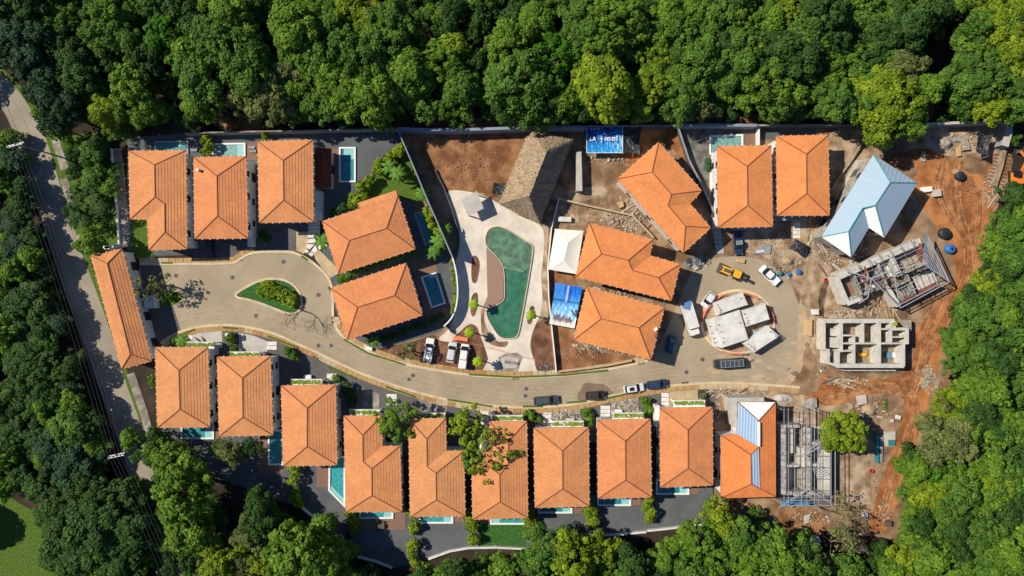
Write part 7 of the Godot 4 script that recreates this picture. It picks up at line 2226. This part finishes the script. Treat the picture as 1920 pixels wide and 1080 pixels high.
func details() -> void:
	# manholes and drains in the paving
	for k in [[532, 491, "upper bend"], [436, 520, "straight before the teardrop's tip"], [330, 517, "stretch by the gatehouse shadow"], [597, 553, "bend beside the island's blunt end"], [480, 592, "stretch under the teardrop"], [597, 648, "lower bend, nearer the bottom row"], [621, 648, "lower bend, nearer the turned villa"], [774, 704, "stretch above the decked villa, upper of two"], [767, 711, "stretch above the decked villa, lower of two"], [987, 729, "stretch by the slate pickup, upper of two"], [985, 742, "stretch by the slate pickup, lower of two"], [1287, 698, "turning area below the villa shadow"], [1317, 674, "turning area by the round island's foot"], [1390, 512, "turning area between loader and white pickup"]]:
		var o := thing("manhole_cover", "round dark manhole cover in the estate road's " + k[2], "manhole cover", P(k[0], k[1]) + Vector3(0, 0.03, 0), "manhole covers of the estate road")
		var mb := MB.new()
		mb.lathe(Vector3.ZERO, [[0.55, 0.0], [0.55, 0.02], [0.46, 0.025], [0.01, 0.025]], 18)
		build("frame", mb, mats.concrete, o)
		var lb := MB.new()
		lb.lathe(Vector3(0, 0.02, 0), [[0.44, 0.0], [0.44, 0.015], [0.01, 0.02]], 18)
		build("lid", lb, mats.iron, o)
	for k in [[570, 562, 78, "teardrop's blunt end"], [540, 589, 12, "teardrop's lower kerb"], [624, 600, 85, "turned villa's kerb"], [592, 671, 30, "kerb above the third bottom villa"], [1202, 681, -12, "kerb below the tarpaulin-side villa"], [1284, 718, -6, "kerb ahead of the blue SUV"], [967, 709, -3, "kerb under the name stone"], [1399, 664, 5, "round island's south kerb"]]:
		var o := thing("drain_grate", "pair of dark drain grates at the " + k[3], "drain grate", P(k[0], k[1]) + Vector3(0, 0.15, 0))
		o.rotation_degrees.y = -k[2]
		for s in [-1, 1]:
			var mb := MB.new()
			for i in 4:
				mb.box(Vector3(s * 0.42, 0.0, -0.2 + i * 0.13), Vector3(0.6, 0.05, 0.07))
			mb.box(Vector3(s * 0.42, -0.03, 0), Vector3(0.62, 0.03, 0.55))
			build("grate", mb, mats.iron, o)
	# utility poles and their lines along the public road
	var tops := []
	for k in [[27, 269, 0.25, "at the upper end of the public road"], [217, 853, 0.22, "beside the lower stretch of the public road"]]:
		var t := P(k[0], k[1], 12.5)
		var o := thing("utility_pole", "utility pole with white crossarms %s" % k[3], "utility pole", Vector3(t.x, 0, t.z))
		var mb := MB.new()
		mb.tube([Vector3.ZERO, Vector3(0, 12.5, 0)], 0.2, 0.12, 8)
		build("shaft", mb, mats.pole, o)
		for i in 2:
			var ab := MB.new()
			ab.bar(Vector3(-1.6, 12.0 + i * 0.35, k[2] * 1.6 + i * 0.4), Vector3(1.6, 12.0 + i * 0.35, -k[2] * 1.6 + i * 0.4), 0.16)
			build("crossarm", ab, mats.white_paint, o)
		for i in 5:
			var ib := MB.new()
			ib.lathe(Vector3(-1.5 + i * 0.75, 12.4, (0.375 * i - 0.75) * -k[2] * 2.0 + 0.2), [[0.06, 0.0], [0.12, 0.1], [0.12, 0.2], [0.04, 0.3]], 8)
			build("insulator", ib, mats.white_paint, o)
		var sb := MB.new()
		sb.lathe(Vector3(0.3, 10.6, 0.2), [[0.3, 0.0], [0.32, 0.2], [0.32, 0.9], [0.2, 1.0]], 12)
		build("transformer", sb, mats.grey_wall, o)
		tops.append(t)
	for i in 5:
		var w := thing("power_line", "overhead conductor along the public road, %s of five" % ["outermost towards the forest", "second from the forest", "middle one", "second from the estate", "outermost towards the estate"][i], "cable", Vector3.ZERO, "conductors along the public road")
		var x := -1.5 + i * 0.75
		var pts := []
		var chain := [tops[0] + Vector3(-18, 0, -38), tops[0], tops[1], tops[1] + Vector3(18, 0, 42)]
		for s in 3:
			for j in 9:
				var t := j / 8.0
				var p: Vector3 = (chain[s] as Vector3).lerp(chain[s + 1], t)
				p.y -= 4.0 * 0.9 * t * (1 - t) * (1.0 + 0.1 * i)
				pts.append(p + Vector3(x, 0.05, -x * 0.25))
		var mb := MB.new()
		mb.tube(pts, 0.035, 0.035, 4)
		build("wire", mb, mats.cable, w)
	# garden furniture
	var tb := thing("garden_table", "dark table with chairs on the brown deck behind the L-shaped villa", "table", P(714, 985))
	var m1 := MB.new()
	m1.box(Vector3(0, 0.72, 0), Vector3(1.9, 0.06, 1.0))
	build("table_top", m1, mats.iron, tb)
	for sx in [-1, 1]:
		for sz in [-1, 1]:
			var lb := MB.new()
			lb.box(Vector3(sx * 0.85, 0.35, sz * 0.4), Vector3(0.08, 0.7, 0.08))
			build("leg", lb, mats.iron, tb)
	for i in 4:
		var c := thing("garden_chair", "dark garden chair at the deck table, on its %s side" % ["north-west", "north-east", "south-west", "south-east"][i], "chair", P(714 + [-5, 5, -5, 5][i], 985 + [-6.5, -6.5, 6.5, 6.5][i]), "chairs round the deck table")
		c.rotation.y = 0.0 if i < 2 else PI
		var s1 := MB.new()
		s1.box(Vector3(0, 0.45, 0), Vector3(0.5, 0.06, 0.5))
		build("seat", s1, mats.iron, c)
		var s2 := MB.new()
		s2.box(Vector3(0, 0.72, -0.24), Vector3(0.5, 0.5, 0.06))
		build("backrest", s2, mats.iron, c)
		for sx in [-1, 1]:
			for sz in [-1, 1]:
				var lb := MB.new()
				lb.box(Vector3(sx * 0.22, 0.21, sz * 0.22), Vector3(0.05, 0.42, 0.05))
				build("leg", lb, mats.iron, c)
	for k in [[472, 277, "grey pool lounger beside the annexed villa's deck, upper of two"], [474, 284, "grey pool lounger beside the annexed villa's deck, lower of two"], [364, 282, "white lounger by the bush behind the shaded pool"]]:
		var c := thing("pool_lounger", k[2], "lounger", P(k[0], k[1]) + Vector3(0, 0.06, 0))
		var s1 := MB.new()
		s1.box(Vector3(0, 0.32, 0), Vector3(1.3, 0.1, 0.62))
		build("mattress", s1, mats.grey_wall, c)
		var s2 := MB.new()
		s2.box(Vector3(0.75, 0.5, 0), Vector3(0.5, 0.08, 0.62), Basis(Vector3.BACK, 0.7))
		build("backrest", s2, mats.grey_wall, c)
		for sx in [-1, 1]:
			for sz in [-1, 1]:
				var lb := MB.new()
				lb.box(Vector3(sx * 0.55, 0.14, sz * 0.25), Vector3(0.06, 0.28, 0.06))
				build("leg", lb, mats.white_paint, c)
	for k in [[1327, 303, "upper of two dark plants in the grey yard"], [1327, 314, "lower of two dark plants in the grey yard"]]:
		plant("potted_plant", k[2], "plant", palm_parts(1.0, 9, 0.9), k[0], k[1], 0.5, 1.0, mats.leaf_0)
	# white flat yard strip by the grey-yard villa and blocks of the side walls
	sheet("white_path", [1331, 300, 1344, 290, 1344, 425, 1336, 425, 1330, 380], 4, mats.white_slab)
	for k in [["roof_tile_stack", "loose roof tiles and a white bag on the tarpaulin-side villa's east slope", [1226, 618, 1231, 613, 1234, 617, 1229, 622], 0.35, 6.9, "canvas"], ["roof_tile_stack", "pile of spare tiles at the tarpaulin-side villa's east eave", [1226, 628, 1233, 622, 1232, 632, 1227, 634], 0.25, 6.7, "tile_loose"], ["plant_room", "small white block against the gatehouse's inner wall", [269, 556, 287, 553, 290, 578, 271, 579], 2.2, 0.02, "white_wall"], ["carport_roof", "grey blue flat canopy before the easternmost finished villa", [1452, 405, 1510, 404, 1511, 413, 1452, 414], 0.2, 2.8, "grey_wall"], ["carport_roof", "narrow grey canopy before the grey-yard villa", [1370, 428, 1430, 426, 1430, 431, 1370, 432], 0.2, 2.8, "grey_wall"], ["bin_store", "white bin enclosure at the kerb before the bush of two pale driveways", [422, 625, 434, 625, 434, 630, 422, 630], 1.0, 0.02, "white_paint"], ["bin_store", "white block at the kerb over the palm corner", [686, 648, 698, 652, 697, 658, 685, 655], 0.8, 0.02, "white_paint"], ["bin_store", "white block beside the dark bushes of the third bottom villa", [646, 720, 660, 720, 660, 726, 646, 726], 1.0, 0.02, "white_paint"], ["bin_store", "white block between the grey bonnet's bushes", [1098, 768, 1108, 768, 1108, 773, 1098, 773], 1.0, 0.02, "white_paint"], ["stair_block", "white stepped block east of the annexed villa", [592, 358, 602, 358, 602, 412, 592, 412], 2.4, 0.02, "white_wall"], ["stair_block", "white stepped block between the vented and annexed villas", [464, 440, 473, 440, 473, 462, 464, 462], 2.0, 0.02, "white_wall"], ["side_porch", "white porch wall at the last finished villa's front corner", [1228, 760, 1237, 760, 1237, 800, 1229, 800], 3.0, 0.02, "white_wall"], ["garage_front", "pale grey framed parapet before the half tiled villa", [1366, 746, 1432, 745, 1433, 753, 1382, 754, 1382, 800, 1376, 800], 4.5, 0.02, "pale_concrete"]]:
		var m: Material = mats.get(k[5], mats.eave_board)
		boxes(k[0], k[1], "tiles" if k[0] == "roof_tile_stack" else "outbuilding", k[2], k[3], k[4], m)
	# scaffold beside the half tiled villa
	var sc := thing("scaffold", "pipe scaffold between the last finished villa and the half tiled one", "scaffold")
	for i in 4:
		for j in 2:
			var p := P(1366 + j * 8, 762 + i * 14)
			var pb := MB.new()
			pb.tube([p, p + Vector3(0, 4.4, 0)], 0.05, 0.05, 6)
			build("pole", pb, mats.steel, sc)
	for i in 4:
		for y in [2.0, 4.2]:
			var rb := MB.new()
			rb.bar(P(1366, 762 + i * 14) + Vector3(0, y, 0), P(1374, 762 + i * 14) + Vector3(0, y, 0), 0.09)
			build("rail", rb, mats.steel, sc)
	for y in [2.1, 4.3]:
		var bb := MB.new()
		bb.box(P(1370, 783) + Vector3(0, y, 0), Vector3(0.6, 0.05, 5.2))
		build("walk_board", bb, mats.grey_timber, sc)
	# cord of warning tape over the plaza
	var tape := thing("warning_tape", "thin pink warning tape drawn across the plaza's foot", "tape")
	var mb2 := MB.new()
	mb2.tube([P(884, 643) + Vector3(0, 0.9, 0), P(930, 655) + Vector3(0, 0.7, 0), P(975, 668) + Vector3(0, 0.8, 0), P(1005, 673) + Vector3(0, 0.9, 0)], 0.05, 0.05, 5)
	build("strip", mb2, mats.orange_mesh, tape)
	# fallen sheets under the bare trees
	for k in [["greenhouse_roof", "broken pale green roof sheets lying under the bare trees", [1504, 1018, 1532, 1004, 1541, 1016, 1513, 1030], 0.5, 0.3, "zinc"], ["greenhouse_roof", "single pale sheet leaning near the wrecked green sheets", [1508, 968, 1520, 963, 1516, 980, 1508, 982], 0.2, 0.3, "pale_concrete"], ["stack", "white block beside the hard standing's south-east corner", [1620, 962, 1627, 962, 1627, 971, 1619, 971], 0.6, 0.02, "box_white"], ["stack", "dark bin beside pale stones at the track's south end", [1661, 978, 1672, 978, 1672, 988, 1661, 988], 0.9, 0.02, "iron"]]:
		boxes(k[0], k[1], "sheet" if k[0] != "stack" else "stack", k[2], k[3], k[4], mats[k[5]])
